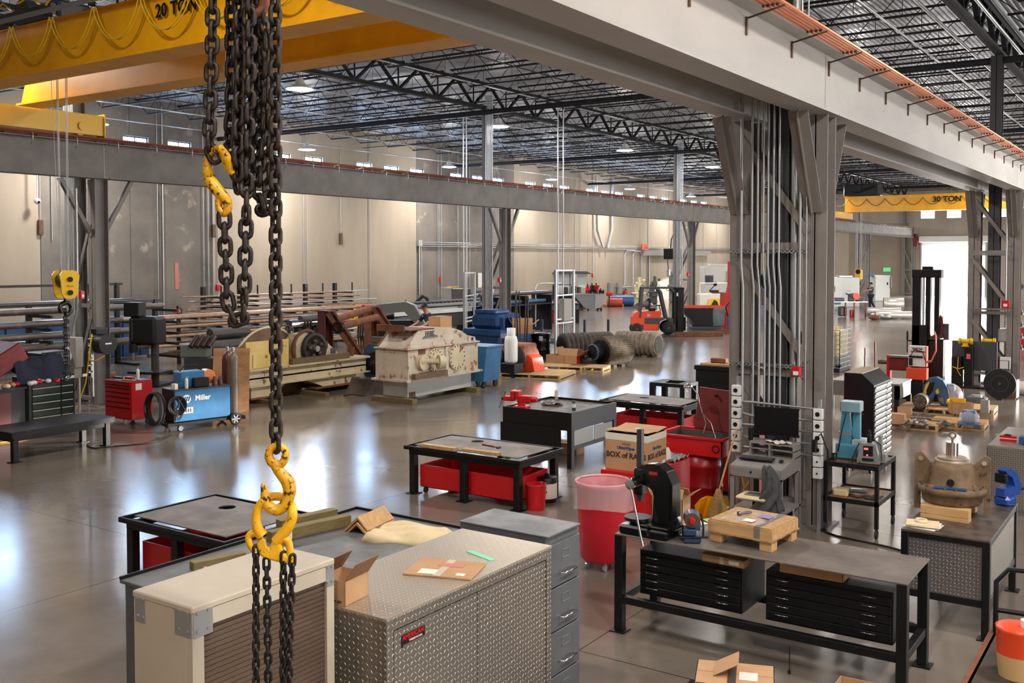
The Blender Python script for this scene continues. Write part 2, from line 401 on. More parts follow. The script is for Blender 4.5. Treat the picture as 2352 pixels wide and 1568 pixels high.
# right wall (out of the frame) with windows, and dock openings spaced to steer the low sun
g = G(); docks = [(4,8),(34.4,36.5),(42,48),(56,61.5),(70,75.5),(82,88)]
y = YB
for a, b in docks:
    g.bb(XR, XR+.25, y, a, -.2, 6.5); g.bb(XR, XR+.25, a, b, 5.2, 6.5); y = b
g.bb(XR, XR+.25, y, YF, -.2, 6.5); g.bb(XR, XR+.25, YB, YF, 8.4, ZR+.1)
y = YB; strip = [(8+8*k, 13.5+8*k) for k in range(11)]
for a, b in strip: g.bb(XR, XR+.25, y, a, 6.5, 8.4); y = b
g.bb(XR, XR+.25, y, YF, 6.5, 8.4)
struct(g, 'wall_right', conc_wall)
for i, (a, b) in enumerate(strip):
    g = G(); g.bb(XR+.1, XR+.13, a, b, 6.5, 8.4); struct(g, 'window_%d' % (51+i), door_glow)
g = G(); g.bb(XL-.2, XR+.2, YB-.25, YB, -.2, ZR+.1); struct(g, 'wall_front', conc_wall)
# ceiling: corrugated deck
g = G(); V = []; n = int((XR-XL)/.15)
prof = []
for i in range(n+1):
    x = XL+.15*i; prof += [(x, ZR), (x+.05, ZR), (x+.07, ZR+.04), (x+.13, ZR+.04)]
for (x, z) in prof: V += [(x, YB, z), (x, YF+.2, z)]
g.add(V, [(2*i, 2*i+1, 2*i+3, 2*i+2) for i in range(len(prof)-1)])
g.bb(XL-.2, XR+.2, YB-.2, YF+.2, ZR+.08, ZR+.2)
struct(g, 'ceiling', deck_m)
# outside seen through the roller door
g = G(); g.bb(-70, 30, YF+.3, YF+60, -.4, -.05); tag(g.obj('yard_ground', mat('pale yard ground', S(214,206,192), .9)), 'pale ground outside the open roller door', 'ground', kind='structure')
# roller door: drum housing, guides
t = thing('roller_door', 'white roller shutter door rolled up above the bright doorway in the end wall', 'door', (0,YF,0))
g = G(); g.bb(DX0-.2, DX1+.2, -.62, -.02, DZ+.02, DZ+.62, c=.06); g.obj('shutter_housing', white_m, t)
g = G(); g.bb(DX0, DX1, -.12, -.06, DZ-.28, DZ+.02); [g.bb(DX0, DX1, -.13, -.05, DZ-.27+.07*k, DZ-.25+.07*k) for k in range(4)]; g.obj('curtain', white_m, t)
for sx in (DX0, DX1):
    g = G(); g.bb(sx-.12, sx+.02, -.14, -.01, 0, DZ); g.obj('guide_rail', galv, t)
g = G(); g.box((DX0-.5, -.35, DZ+.1), (.4,.45,.9), c2=.03); g.cyl((DX0-.5,-.35,DZ+.5),(DX0-.5,-.35,DZ+.85),.16); g.obj('motor', red_dk, t)
# ---------------------------------------------------------------- roof trusses and joists
def truss(L):
    g = G(); zb, zt = 9.3, 10.28
    for s in (-.06, .06):
        g.bb(s-.055, s+.055, 0, L, zb-.015, zb+.0); g.bb(s-.01, s+.01, 0, L, zb, zb+.12)
        g.bb(s-.055, s+.055, 0, L, zt, zt+.015); g.bb(s-.01, s+.01, 0, L, zt-.12, zt)
    n = round(L/2.2); p = L/n
    for i in range(n):
        y = p*i
        for s in (-.03, .03):
            g.bar((s, y, zt-.05), (s, y+p/2, zb+.05), .05, .07, (1,0,0)); g.bar((s, y+p/2, zb+.05), (s, y+p, zt-.05), .07, .05, (1,0,0))
        g.bar((0, y+p/2, zb), (0, y+p/2, zt), .04, .04)
    return g
joists = []
for X, lab in ((-22.6,'above the far crane runway'), (-4.6,'above the twin columns')):
    ys = LY if X < -20 else RY
    o0 = None
    for i, y in enumerate([ys[0]-17.5]+ys):
        L = 17.3 if X < -20 else 17.8
        if i == 0: y = ys[0]-L
        if y+L > YF: L2 = YF-y-.05
        else: L2 = L
        if o0 is None or L2 != L: o = truss(L2).obj('roof_truss', truss_m, loc=(X, y, 0))
        else: o = dup(o0, loc=(X, y, 0))
        o0 = o0 or o
        tag(o, 'dark deep roof truss running lengthwise under the deck ' + lab, 'roof truss', 'lengthwise roof trusses ' + lab)
def joist(L):
    g = G(); zb, zt = 9.72, 10.42
    for s in (-.03, .03):
        g.bb(.05, L-.05, s-.022, s+.022, zt, zt+.008); g.bb(.05, L-.05, s-.004, s+.004, zt-.045, zt)
        g.bb(.9, L-.9, s-.022, s+.022, zb-.008, zb); g.bb(.9, L-.9, s-.004, s+.004, zb, zb+.045)
    n = max(4, round((L-1.8)/1.25)); p = (L-1.8)/n
    g.tube([(.1,0,zt-.02),(.9,0,zb+.02)], .014, 5)
    for i in range(n):
        x = .9+p*i
        g.tube([(x,0,zb+.02),(x+p/2,0,zt-.02)], .013, 4); g.tube([(x+p/2,0,zt-.02),(x+p,0,zb+.02)], .013, 4); g.tube([(x+p/2,0,zt),(x+p/2,0,zb)], .009, 4)
    g.tube([(L-.9,0,zb+.02),(L-.1,0,zt-.02)], .014, 5)
    return g
for (x0, x1, lab) in ((XL+.02, -22.72, 'left bay beside the long wall'), (-22.48, -4.72, 'middle bay over the crane aisle'), (-4.48, XR-.02, 'right bay over the daylight side')):
    proto = None; y = 2.6
    while y < YF-1:
        if proto is None: proto = o = joist(x1-x0).obj('roof_joist', truss_m, loc=(x0, y, 0))
        else: o = dup(proto, loc=(x0, y, 0))
        tag(o, 'thin open-web steel roof joist under the deck of the ' + lab, 'roof joist', 'roof joists of the ' + lab); y += 2.2
    for k in range(1, 3 if x0 < -30 else 4):
        X = x0+(x1-x0)*k/(3 if x0 < -30 else 4); g = G()
        g.bar((X,YB+6,9.71), (X,YF-.1,9.71), .03, .03); g.bar((X+.1,YB+6,10.4),(X+.1,YF-.1,10.4), .03, .03)
        tag(g.obj('joist_bridging', truss_m), 'thin steel bridging line crossing the joists of the '+lab, 'bridging', 'joist bridging lines of the '+lab)
# ---------------------------------------------------------------- runways
def ibeam(L, h, w, tf=.025, tw=.016):
    g = G(); g.bb(-w/2, w/2, 0, L, 0, tf); g.bb(-w/2, w/2, 0, L, h-tf, h); g.bb(-tw/2, tw/2, 0, L, tf, h-tf); return g
def runway(X, ys, m, name_lab, rail_lab, y0, y1, w=.42):
    t = thing('crane_runway', name_lab, 'runway beam', (X,0,5.5))
    cuts = [y0]+[y+.2 for y in ys if y0 < y+.2 < y1]+[y1]
    for a, b in zip(cuts[:-1], cuts[1:]):
        g = ibeam(b-a-.022, .86, w)
        # recessed bolts
        g.obj('beam_segment', m, t, loc=(0,a,0))
    g = G(); g.bb(-.06,.06,y0,y1,.86,.875); g.bb(-.012,.012,y0,y1,.875,.96); g.bb(-.035,.035,y0,y1,.96,1.0)
    y = y0+.3
    while y < y1: g.bb(-.13,.13,y,y+.09,.86,.9); y += .75
    g.obj('rail', rustrail, t, bevel=0)
    return t
RW = runway(-21.9, LY, steel_beam_dark, 'long grey crane runway beam with rusty rail on the far column row', '', 2, YF-.3, .36)
RW2 = runway(-5.15, RY, steel_beam, 'pale grey runway beam nearest the yellow crane, left of the twin beams', '', 2.2, YF-.3, .36)
RW3 = runway(-4.15, RY, steel_beam, 'pale grey runway beam carrying copper conductor bars, right of the twin beams', '', 2.2, YF-.3, .4)
def bars(X, sx, y0, y1, z, m, lab, dy, first, grp):
    t = thing('conductor_bars', lab, 'conductor bars', (X,0,z))
    for k in range(5):
        g = G(); g.bb(sx*(.19+.055*k), sx*(.19+.055*k)+.03, y0, y1, .06, .085); g.obj('bar', m, t)
    br = None; y = first
    while y < y1:
        if br is None:
            g = G(); g.bar((sx*.01,0,-.06),(sx*.45,0,.03),.012,.02); g.bar((sx*.02,0,-.24),(sx*.02,0,-.04),.035,.02)
            for k in range(4): g.box((sx*(.205+.055*k),0,.05),(.03,.04,.03))
            br = g.obj('bracket', brown_m, t, loc=(0,y,0))
        else: dup(br, loc=(0,y,0), parent=t)
        y += dy
    return t
bars(-4.15, 1, 3, 99, 6.3, copper_m, 'orange copper conductor bars on brackets along the nearest runway beam', 1.52, 4.6, '')
t = thing('conductor_bars', 'thin rusty conductor bars on small white hooks along the far runway beam', 'conductor bars', (-21.9,0,6.36))
g = G(); [g.bb(.2+.06*k,.222+.06*k,3,99,.06,.09) for k in range(3)]; g.obj('bar', rustrail, t)
g = G(); g.tube([(.17,0,.02),(.36,0,.05),(.38,0,.0),(.37,0,-.16),(.3,0,-.2)],.014,5); h0 = g.obj('hook', galv, t, loc=(0,5,0))
for k in range(1, 85): dup(h0, loc=(0,5+1.08*k,0), parent=t)
# ---------------------------------------------------------------- columns
def hcol(x, h, w=.3, d=.36):
    g = G(); g.bb(x-w/2,x+w/2,-d/2,-d/2+.018,0,h); g.bb(x-w/2,x+w/2,d/2-.018,d/2,0,h); g.bb(x-.008,x+.008,-d/2,d/2,0,h); g.bb(x-w/2-.08,x+w/2+.08,-d/2-.06,d/2+.06,0,.03); return g
def laced(t, xa, xb, z0, z1, m, face=-.19, p=2.25, flip=False):
    z = z0; k = 0
    while z+p < z1+.3:
        g = G(); g.angle((xa,face,z+p*.04),(xb,face,z+p*.04),.09,.012,(0,-1,0)); g.obj('cross_tie', m, t)
        a, b = (xb, xa) if not flip else (xa, xb)
        for fy in (face, -face):
            g = G(); g.angle((a,fy,z+p*.14),(b,fy,z+p*.92),.1,.012,(0,-1,0)); g.obj('lacing', m, t)
        z += p
def knee(t, x, sy, m, h=5.5, L=.95, w=.1):
    g = G(); g.angle((x,sy*.2,h-1.3),(x,sy*L,h-.02),w,.012,(1,0,0)); g.obj('knee_brace', m, t)
def far_col(y, lab):
    t = thing('steel_column', lab, 'steel column', (-21.9,y,0))
    hcol(0, 5.48).obj('runway_post', steel_gray, t); hcol(-.85, 9.28, .26, .32).obj('roof_post', steel_gray, t)
    laced(t, -.8, -.05, .1, 5.2, steel_gray, flip=True)
    knee(t, 0, -1, steel_gray); knee(t, 0, 1, steel_gray); return t
for y, lab in zip(LY, ('grey laced steel column at left behind the low black bench','grey laced steel column beside the white propane cylinder','grey laced steel column behind the orange forklift','grey laced steel column hidden beyond the near twin columns','grey laced steel column near the far end worker')):
    far_col(y, lab)
t = thing('steel_column', 'grey laced steel column against the end wall beside the roller door', 'steel column', (-21.9,YF-.35,0)); hcol(0,5.48).obj('runway_post', steel_gray, t); hcol(-.85,9.28,.26,.3).obj('roof_post', steel_gray, t); laced(t, -.8, -.05, .1, 5.2, steel_gray)
colm = mat('grey column paint', S(128,121,116), .5, 0, S(118,112,108), 3)
colm_d = mat('dark grey column steel', S(50,50,54), .5)
for i, y in enumerate(RY):
    t = thing('steel_column', ['big grey twin column behind the computer desk','grey twin column behind the black press and yellow grinders','third grey twin column far down the aisle','fourth grey twin column far down the aisle','grey twin column nearest the end wall'][i], 'steel column', (-4.65,y,0))
    hcol(-.52,5.48,.32,.36).obj('runway_post', colm, t); hcol(.5,5.48,.32,.36).obj('runway_post', colm, t)
    hcol(-.02,9.28,.3,.3).obj('roof_post', colm_d, t)
    laced(t, -.55, .42, .25, 5.2, colm, flip=False, p=1.72, face=-.2)
    for x in (-.52, .5):
        for sy in (-1, 1):
            g = G()
            p0, p1 = Vector((x-.02,sy*.2,4.2)), Vector((x-.02,sy*.85,5.46))
            g.bar(p0,p1,.14,.015,(1,0,0)); g.bar(p0+Vector((.07,0,0)),p1+Vector((.07,0,0)),.012,.12,(1,0,0)); g.bar(p0-Vector((.07,0,0)),p1-Vector((.07,0,0)),.012,.12,(1,0,0)); g.obj('knee_brace', colm, t)
    # strut channels with slots
    for k, z in enumerate((3.66,2.12)):
        if i > 1: break
        g = G(); g.bb(-.62,.42,-.3,-.26,z,z+.012); g.bb(-.62,.42,-.3,-.26,z+.04,z+.052); g.bb(-.62,.42,-.262,-.256,z,z+.052)
        for q in range(18): g.bb(-.62+.058*q,-.6+.058*q,-.3,-.296,z,z+.05)
        g.obj('strut_channel', galv, t)
# conduits rising beside the twin column
def conduit(pts, r, m=galv, label='', group=None, n=8, name='conduit', cat='conduit'):
    g = G(); g.tube(pts, r, n); return tag(g.obj(name, m), label, cat, group)
xs = [-.42,-.27,-.19,-.11,-.045,.03,.105]
for k, x in enumerate(xs):
    r = .016 if k else .022
    conduit([(-4.65+x,13.05,1.2),(-4.65+x,13.05,3.2),(-4.65+x-.03,13.05,3.5),(-4.65+x-.03,13.05,9.6)], r, label='slim grey conduit climbing the big twin column behind the desk', group='conduits climbing the big twin column')
conduit([(-4.3,13.08,2.0),(-4.3,13.08,9.6)], .02, label='single conduit above the red call box on the twin column')
conduit([(-4.45,13.3,.3),(-4.45,13.3,10)], .055, label='thick pale pipe standing inside the twin column', name='pipe', cat='pipe')
conduit([(-4.22,13.1,.4),(-4.22,13.1,9.6)], .012, label='thinnest conduit beside the right post of the twin column')
g = G(); p = Vector((-4.3,13.0,2.1)); g.box((0,0,0),(.12,.08,.13),c2=.012); t = thing('alarm_box','small red pull box on the big twin column strut','alarm box',p); g.obj('box', red_m, t)
g = G(); g.box((0,-.043,-.02),(.07,.006,.05)); g.obj('front_label', white_m, t)
for (px,py,X,lab) in ((187,677,-21.6,'small red pull box on the far left column'),(1147,643,-21.7,'small red pull box on the column by the propane cylinder'),(1580,630,-21.7,'small red pull box on the column behind the forklift')):
    p = atx(px,py,X); t = thing('alarm_box', lab, 'alarm box', p); g = G(); g.box((0,0,0),(.12,.1,.2),c2=.01); g.obj('box', red_m, t); g=G(); g.box((.062,0,-.02),(.006,.06,.06)); g.obj('front_label', white_m, t)
p = Vector((-4.3,31.0,2.1)); t = thing('alarm_box','red pull box on the second twin column','alarm box',p); g=G(); g.box((0,-.25,.2),(.2,.08,.22),c2=.01); g.obj('box', red_m, t); g=G(); g.box((0,-.295,.18),(.1,.006,.08)); g.obj('front_label', white_m, t)
conduit([(-4.3,30.75,2.35),(-4.3,30.75,5.4)], .02, label='single conduit above the red pull box on the second twin column')
# conduits on the far columns
for ci, y in enumerate(LY[:3]):
    for k in range(5):
        X = -22.55+.075*k - (.15 if ci==0 else 0)
        conduit([(X,y-.35,.9 if ci==0 else .3),(X,y-.35,9.8)], .024, label=('grey conduit on the leftmost far column','grey conduit on the far column by the propane cylinder','grey conduit on the far column behind the forklift')[ci], group='conduits on far column '+('one','two','three')[ci])
# conduits on the left wall
for px in (117,360,372,465,476,487,695,703,848,1004,1012,1050,1077,1320,1332,1488,1536,1545,1570,1615,1645):
    y = atx(px,500,XL)[1]; r = .035 if px in (1488,372) else .02
    z0 = {117:4.3,1004:1.2}.get(px, 1.0)
    conduit([(XL+.06,y,z0),(XL+.06,y,10.3)], r, label='slim vertical conduit on the long concrete wall', group='vertical conduits on the long wall', n=6)
zc = atx(960,560,XL)
for k in range(3):
    conduit([(XL+.12,zc[1],zc[2]+.1-.12*k),(XL+.12,98,zc[2]+.1-.12*k)], .03, label='horizontal conduit run along the long concrete wall', group='horizontal conduit run on the long wall', n=6)
g = G(); y = zc[1]; g.tube([(XL+.1,y,zc[2]),(XL+.1,y,1.4)],.05,8); g.tube([(XL+.1,y+.2,zc[2]),(XL+.1,y+.2,1.4)],.03,8); g.box((XL+.1,y,zc[2]+.05),(.2,.35,.35)); tag(g.obj('conduit', galv), 'thick conduit drop with junction box at the left end of the wall run', 'conduit')
p1, p2 = atx(1370,500,XL), atx(1406,500,XL)
for pp in ((1370,1372,1385),(1408,1406,1396)):
    a, b, c = atx(pp[0],400,XL+.3), atx(pp[1],528,XL+.3), atx(pp[2],566,XL+.3)
    tag(G().tube([(a.x,a.y,9.8),b,c,(XL+.3,c.y,2.9 if 0 else c.z-.1)],.11,10).obj('duct', galv), 'bent galvanised duct dropping down the long wall in a V', 'duct', 'pair of bent ducts meeting in a V')
# overhead pipes
g = G(); g.tube([(XL+.1,31.2,9.15),(XR-.1,31.2,9.15)],.1,12); tag(g.obj('sprinkler_main', truss_m),'thick dark sprinkler pipe crossing the hall under the trusses','pipe')
for Y in (48.6, 66, 83.5): tag(G().tube([(XL+.1,Y,9.15),(XR-.1,Y,9.15)],.1,10).obj('sprinkler_main', truss_m),'thick dark sprinkler pipe crossing the far part of the hall','pipe','far sprinkler mains')
for (X,z,r,m,lab) in ((-6.3,9.35,.03,galv,'bright straight conduit under the deck right of the twin beams'),(-4.15,9.4,.045,galv,'bright pipe alongside the truss over the twin columns'),(-5.6,9.75,.05,galv,'pale pipe above the twin runway beams'),(-21.6,9.9,.03,galv,'pale conduit along the far roof truss'),(-23.2,9.5,.03,galv,'second pale conduit along the far roof truss'),(-29,9.35,.03,galv,'pale conduit under the left bay joists'),(-33,9.3,.03,galv,'pale conduit high above the left wall lamps'),(-36.2,9.2,.025,galv,'pale conduit closest to the long wall ceiling'),(-26,9.6,.02,galv,'thin pale wire run under the left bay joists'),(-15,9.6,.02,galv,'thin pale wire run over the crane aisle')):
    tag(G().tube([(X,2,z),(X,99.5,z)],r,6).obj('ceiling_conduit', m), lab, 'conduit')
for k in range(1,10): tag(G().tube([(XL+.2,14+9*k,9.62),(-4.9,14+9*k,9.62)],.02,5).obj('sprinkler_branch', truss_m),'thin sprinkler branch pipe under the joists','pipe','sprinkler branch pipes')
# ---------------------------------------------------------------- lamps
def lamp(loc, label, group):
    t = thing('high_bay_lamp', label, 'ceiling lamp', loc, 0, group)
    g = G(); g.lathe([(.06,.34),(.12,.3),(.14,.16),(.34,.06),(.43,.0),(.42,-.01),(.3,.03),(.05,.1)],n=20); g.obj('lamp_shade', white_m, t)
    g = G(); g.lathe([(.0001,-.035),(.25,-.035),(.4,-.01),(.0001,.01)],n=20); g.obj('lens', lens_m, t)
    g = G(); g.tube([(0,0,.34),(0,0,9.7-loc[2])],.008,5); g.tube([(0,.05,.5),(.15,.1,.7),(.1,.1,9.7-loc[2])],.01,5); g.obj('hanger', galv, t)
    li = bpy.data.lights.get('bay') or bpy.data.lights.new('bay','AREA'); li.shape = 'DISK'; li.size = .8; li.energy = 400; li.color = (1,.93,.85)
    lo = bpy.data.objects.new('lamp_light', li); COL.objects.link(lo); lo.parent = t; lo.location = (0,0,-.06)
    l2 = bpy.data.lights.get('glow') or bpy.data.lights.new('glow','POINT'); l2.energy = 210; l2.color = (1,.96,.92); l2.shadow_soft_size = .25
    lo = bpy.data.objects.new('lens_light', l2); COL.objects.link(lo); lo.parent = t; lo.location = (0,0,-.4)
    return t
L0 = None
rows = [(-22.9, [22+10.7*k for k in range(-1,7)], 'first row of round high bay lamps'), (-35.4, [23.3+11.15*k for k in range(-1,7)], 'high bay lamps along the long wall'), (-10.5,[5,16,27,38,49,60,72,84],'high bay lamps added over the crane aisle'), (1.5,[-3,3,9,28,49],'high bay lamps added in the right bay')]  # crane aisle and right bay rows are invented, to light the foreground
for X, ys, grp in rows:
    for y in ys:
        if X > -11: z = 9.1
        else: z = 8.8
        if L0 is None: L0 = lamp((X,y,z), '', grp); o = L0
        else: o = dup(L0, loc=(X,y,z))
        k = {'fi':'round glowing high bay lamp in the row over the far runway','hi':'round glowing high bay lamp in the row nearest the long wall'}.get(grp[:2],'added high bay lamp hung high over the crane aisle')
        k = k if X != -10.5 else 'added high bay lamp hung high over the crane aisle'
        if X > 0: k = 'unseen high bay lamp added in the right bay'
        o['label'] = k; o['group'] = grp
# daylight: sun-lit sky outside, lamps standing in for the sky at the big openings
w = bpy.data.worlds.new('world'); sc.world = w; w.use_nodes = True; bg = w.node_tree.nodes['Background']; bg.inputs[0].default_value = (.86,.93,1,1); bg.inputs[1].default_value = 5
def area(loc, rot, sx, sy, e, col=(1,.97,.92)):
    l = bpy.data.lights.new('daylight','AREA'); l.shape = 'RECTANGLE'; l.size = sx; l.size_y = sy; l.energy = e; l.color = col
    o = bpy.data.objects.new('daylight', l); COL.objects.link(o); o.location = loc; o.rotation_euler = rot; return o
for i, (a, b) in enumerate(docks): area((XR+.2,(a+b)/2,2.6), (0,PI/2,0), 5, b-a, 350 if i == 0 else 1500)
area((-18.4,YF+.2,2.5), (-PI/2,0,0), 5.4, 5, 1500)
sc.view_settings.view_transform = 'Standard'; sc.view_settings.look = 'None'; sc.view_settings.gamma = 1; sc.view_settings.use_curve_mapping = False
sc.view_settings.exposure = 0.12
# ================================================================= FOREGROUND: HANGING CHAINS AND HOOKS
CD = 4.0
def fp(px, py, D=CD): return atd(px, py, D)
def link_mesh(pitch, wire, wid):
    Lc = pitch+2*wire; g = G(); r = wire/2; hw = wid/2-r; hh = Lc/2-r-hw; pts = []
    for i in range(7): t = PI*i/6; pts.append((hw*math.cos(t), 0, hh+hw*math.sin(t)))
    for i in range(7): t = PI+PI*i/6; pts.append((hw*math.cos(t), 0, -hh+hw*math.sin(t)))
    g.tube(pts, r, 8, closed=True); return g
LINKS = {}
def strand(name, label, pts, pitch, wire, wid, m, rot0=0, D=CD, group='heavy lifting chains', alt=PI/2, dz=None):
    P = [fp(p[0], p[1], D+(p[2] if len(p) > 2 else 0)) for p in pts]
    t = thing(name, label, 'chain', P[0], 0, group)
    # walk the path
    segs = [(P[i+1]-P[i]).length for i in range(len(P)-1)]; tot = sum(segs); n = max(1, int(tot/pitch)); proto = None
    def pos(s):
        for i, L in enumerate(segs):
            if s <= L or i == len(segs)-1: return P[i]+(P[i+1]-P[i])*(s/L)
            s -= L
    for k in range(n):
        a, b = pos(k*pitch), pos((k+1)*pitch); c = (a+b)/2; d = (b-a).normalized()
        key = (pitch, wire, wid, m.name)
        if key not in LINKS:
            o = link_mesh(pitch, wire, wid).obj('chain_link', m, t); LINKS[key] = o.data
        else:
            o = bpy.data.objects.new('chain_link', LINKS[key]); COL.objects.link(o); o.parent = t
        q = Vector((0,0,-1)).rotation_difference(d)
        R = q.to_matrix() @ Matrix.Rotation(A+rot0+(alt if k % 2 else 0)+random.uniform(-.06,.06), 3, 'Z')
        M = R.to_4x4(); M.translation = c-P[0]; o.matrix_local = M
    return t
u = CD/F   # metres per pixel at that distance
PIT, WIR, WID = 31.7*u, 11.6*u, 36*u
def hv(lab, pts, rot0, D=CD, grp='heavy lifting chains'): return strand('lifting_chain', lab, pts, PIT, WIR, WID, chain_m, rot0, D, grp)
hv('leftmost heavy brown steel chain hanging down to the upper yellow hook', [(489,-40),(487,120),(482,270),(480,335),(487,352),(503,378),(514,392)], 0)
hv('short heavy chain looping from the eye of the upper yellow hook down and back up', [(515,487),(517,560),(520,620),(521,680),(524,700),(534,728),(546,746),(556,738),(561,706),(562,640),(564,560),(566,480),(566,430,.02),(560,395,.04),(552,340,.05),(549,200,.06),(548,60,.06),(560,10,.06)], .15)
hv('straight rightmost heavy chain carrying the lower yellow hook', [(632,-45),(633,500),(634,1046)], PI/4, CD)
hv('heavy chain in the middle of the bundle ending in a short loop', [(572,-40),(573,150),(568,340),(566,450)], 0, CD+.01)
hv('heavy chain looping up beside the straight one in the bundle', [(600,-10,.09),(606,120,.08),(602,260,.07),(596,380,.06),(594,440,.05),(598,472,.05),(608,492,.05),(617,480,.06),(619,420,.07),(617,300,.08),(614,140,.09),(606,20,.1)], .5)
hv('left back heavy chain of the hanging bundle', [(530,-40,.1),(531,200,.1),(527,330,.1),(538,380,.06),(547,420,.04),(550,440,.02)], .9)
hv('half hidden heavy chain at the back of the bundle', [(585,-30,.14),(588,200,.14),(580,400,.12)], .3)
hv('heavy chain behind the leftmost one in the bundle', [(548,-30,.03),(553,150,.02),(546,330,.0),(548,415,.0)], 1.1)
SP, SW, SD = 21.8*u, 7.2*u, 20*u
for lab, x0, x1, y0, r in (('lower black chain, leftmost of four under the yellow plate',588,588,1255,PI/4),('lower black chain, second from left under the yellow plate',612,616,1284,0),('lower black chain, third from left under the yellow plate',651,650,1270,PI/4),('lower black chain, rightmost of four under the yellow plate',672,664,1276,.6)):
    strand('sling_chain', lab, [(x0,y0,-.01),(x1 if x1!=x0 else x0,1500,.0),(x1,1590,.02)], SP, SW, SD, chain_b, r, CD, 'black chains under the yellow plate')
def ptube(g, pts, rs, D=CD, n=12, dz=0, o=Vector((0,0,0))):
    # smooth by Catmull-Rom
    P = [fp(a, b, D+(c[0] if c else 0))-o for a, b, *c in pts]; out = []; rr = []
    for i in range(len(P)-1):
        p0, p1, p2, p3 = P[max(i-1,0)], P[i], P[i+1], P[min(i+2,len(P)-1)]
        for k in range(5):
            t = k/5; out.append(.5*((2*p1)+(p2-p0)*t+(2*p0-5*p1+4*p2-p3)*t*t+(3*p1-p0-3*p2+p3)*t**3)); rr.append(rs[i]+(rs[i+1]-rs[i])*t)
    out.append(P[-1]); rr.append(rs[-1]); g.tube(out, [r*u for r in rr], n); return g
def c3(x, y, D=0): return (520+x/4.354, 980+y/4.354, D)
# lower hook
o0 = fp(635,1041); t = thing('crane_hook', 'lower worn yellow steel hook holding the forked chain plate', 'hook', o0)
g = G(); ptube(g, [c3(585,300),c3(590,250),c3(550,200),c3(500,190),c3(445,225),c3(425,290),c3(460,360),c3(530,380),c3(580,330),c3(588,290)], [9,9,9,9,9,10,11,10,9,9], o=o0)
ptube(g, [c3(470,340),c3(510,420),c3(575,500),c3(618,560),c3(632,640),c3(612,720),c3(575,790),c3(505,832),c3(430,800),c3(395,735),c3(385,655),c3(372,600),c3(366,562)], [11,12,14,16,15.5,14,13,13,13,12,10,7,3.5], o=o0)
g.obj('hook_body', hook_y, t, sub=0)
o1 = fp(640,1200); t = thing('chain_plate', 'yellow forked lifting plate with two holes carrying four black chains', 'lifting plate', o1)
g = G(); ptube(g, [c3(360,1090),c3(310,1010),c3(300,900),c3(325,800),c3(390,725),c3(470,695,.05),c3(560,705,.05),c3(635,760,.03),c3(662,850),c3(650,940),c3(600,1030),c3(540,1100),c3(490,1150)], [14,12,10.5,10,10,10,10,10.5,11,12,12.5,13,12], o=o1)
ptube(g, [c3(345,1075),c3(265,1060),c3(222,1100),c3(235,1170),c3(270,1220),c3(290,1240)], [9,8,8,8,9,8], o=o1)
ptube(g, [c3(330,1080),c3(345,1160),c3(360,1240)], [8,7,9], o=o1)
ptube(g, [c3(500,1170),c3(560,1120),c3(612,1140),c3(635,1220),c3(640,1310),c3(650,1385)], [10,9,9,8.5,9.5,6], o=o1)
ptube(g, [c3(520,1160),c3(545,1240),c3(600,1310),c3(645,1360)], [8,8,10,7], o=o1)
g.obj('ring', hook_y2, t)
g = G(); poly = [(300,1180),(345,1100),(385,1120),(405,1190),(430,1215),(450,1150),(490,1130),(530,1170),(540,1260),(600,1320),(640,1385),(520,1350),(400,1322),(340,1290)]
V = []; n = len(poly)
for dd in (-.016, .016):
    for x, y in poly: a, b, _ = c3(x, y); V.append(fp(a, b, CD+dd)-o1)
g.add(V, [tuple(range(n)), tuple(range(n, 2*n))[::-1]]+[(i, n+i, n+(i+1)%n, (i+1)%n) for i in range(n)])
g.obj('plate', hook_y2, t, bevel=.008)
# upper hook
def c2(x, y, D=0): return (440+x/3.732, 380+y/3.732, D)
o2 = fp(515,470); t = thing('crane_hook', 'upper worn yellow hook turned upside down on the leftmost chain', 'hook', o2)
g = G(); ptube(g, [(536,400,.0),(527,385,0),(518,360,-.03),(508,342,-.05),(497,337,-.05)][:4], [5,11,12,8], o=o2); g.obj('hook_tip', hook_y, t)
g = G(); ptube(g, [(509,340,-.03),(492,345,.0),(479,362,.02),(477,392,.02),c2(175,150),c2(250,240),c2(300,300),c2(310,370),c2(275,410),c2(235,360),c2(235,290),c2(270,262)], [8,8,10,12,15,14,12,10,9,8,8,9], o=o2); g.obj('hook_body', hook_y, t)
# the hoist hook above the frame carries the bundle
top = fp(585,-75); t = thing('hoist_hook', 'rusty hoist hook hidden in the top of the chain bundle', 'hook', top)
g = G(); ptube(g, [(560,-10,.06),(572,14,.08),(590,30,.08),(607,10,.08),(612,-30,.08),(598,-70,.06),(585,-110,.05)], [8,12,16,14,12,12,14], o=top); g.obj('hook_body', rust_m, t)
g = G(); g.tube([(0,0,.2),(0,0,10.4-top.z)],.014,8); g.tube([(.08,0,.2),(.08,0,10.4-top.z)],.014,8); g.box((.04,0,.3),(.25,.12,.35),c2=.03); g.obj('wire_rope', black_m, t)
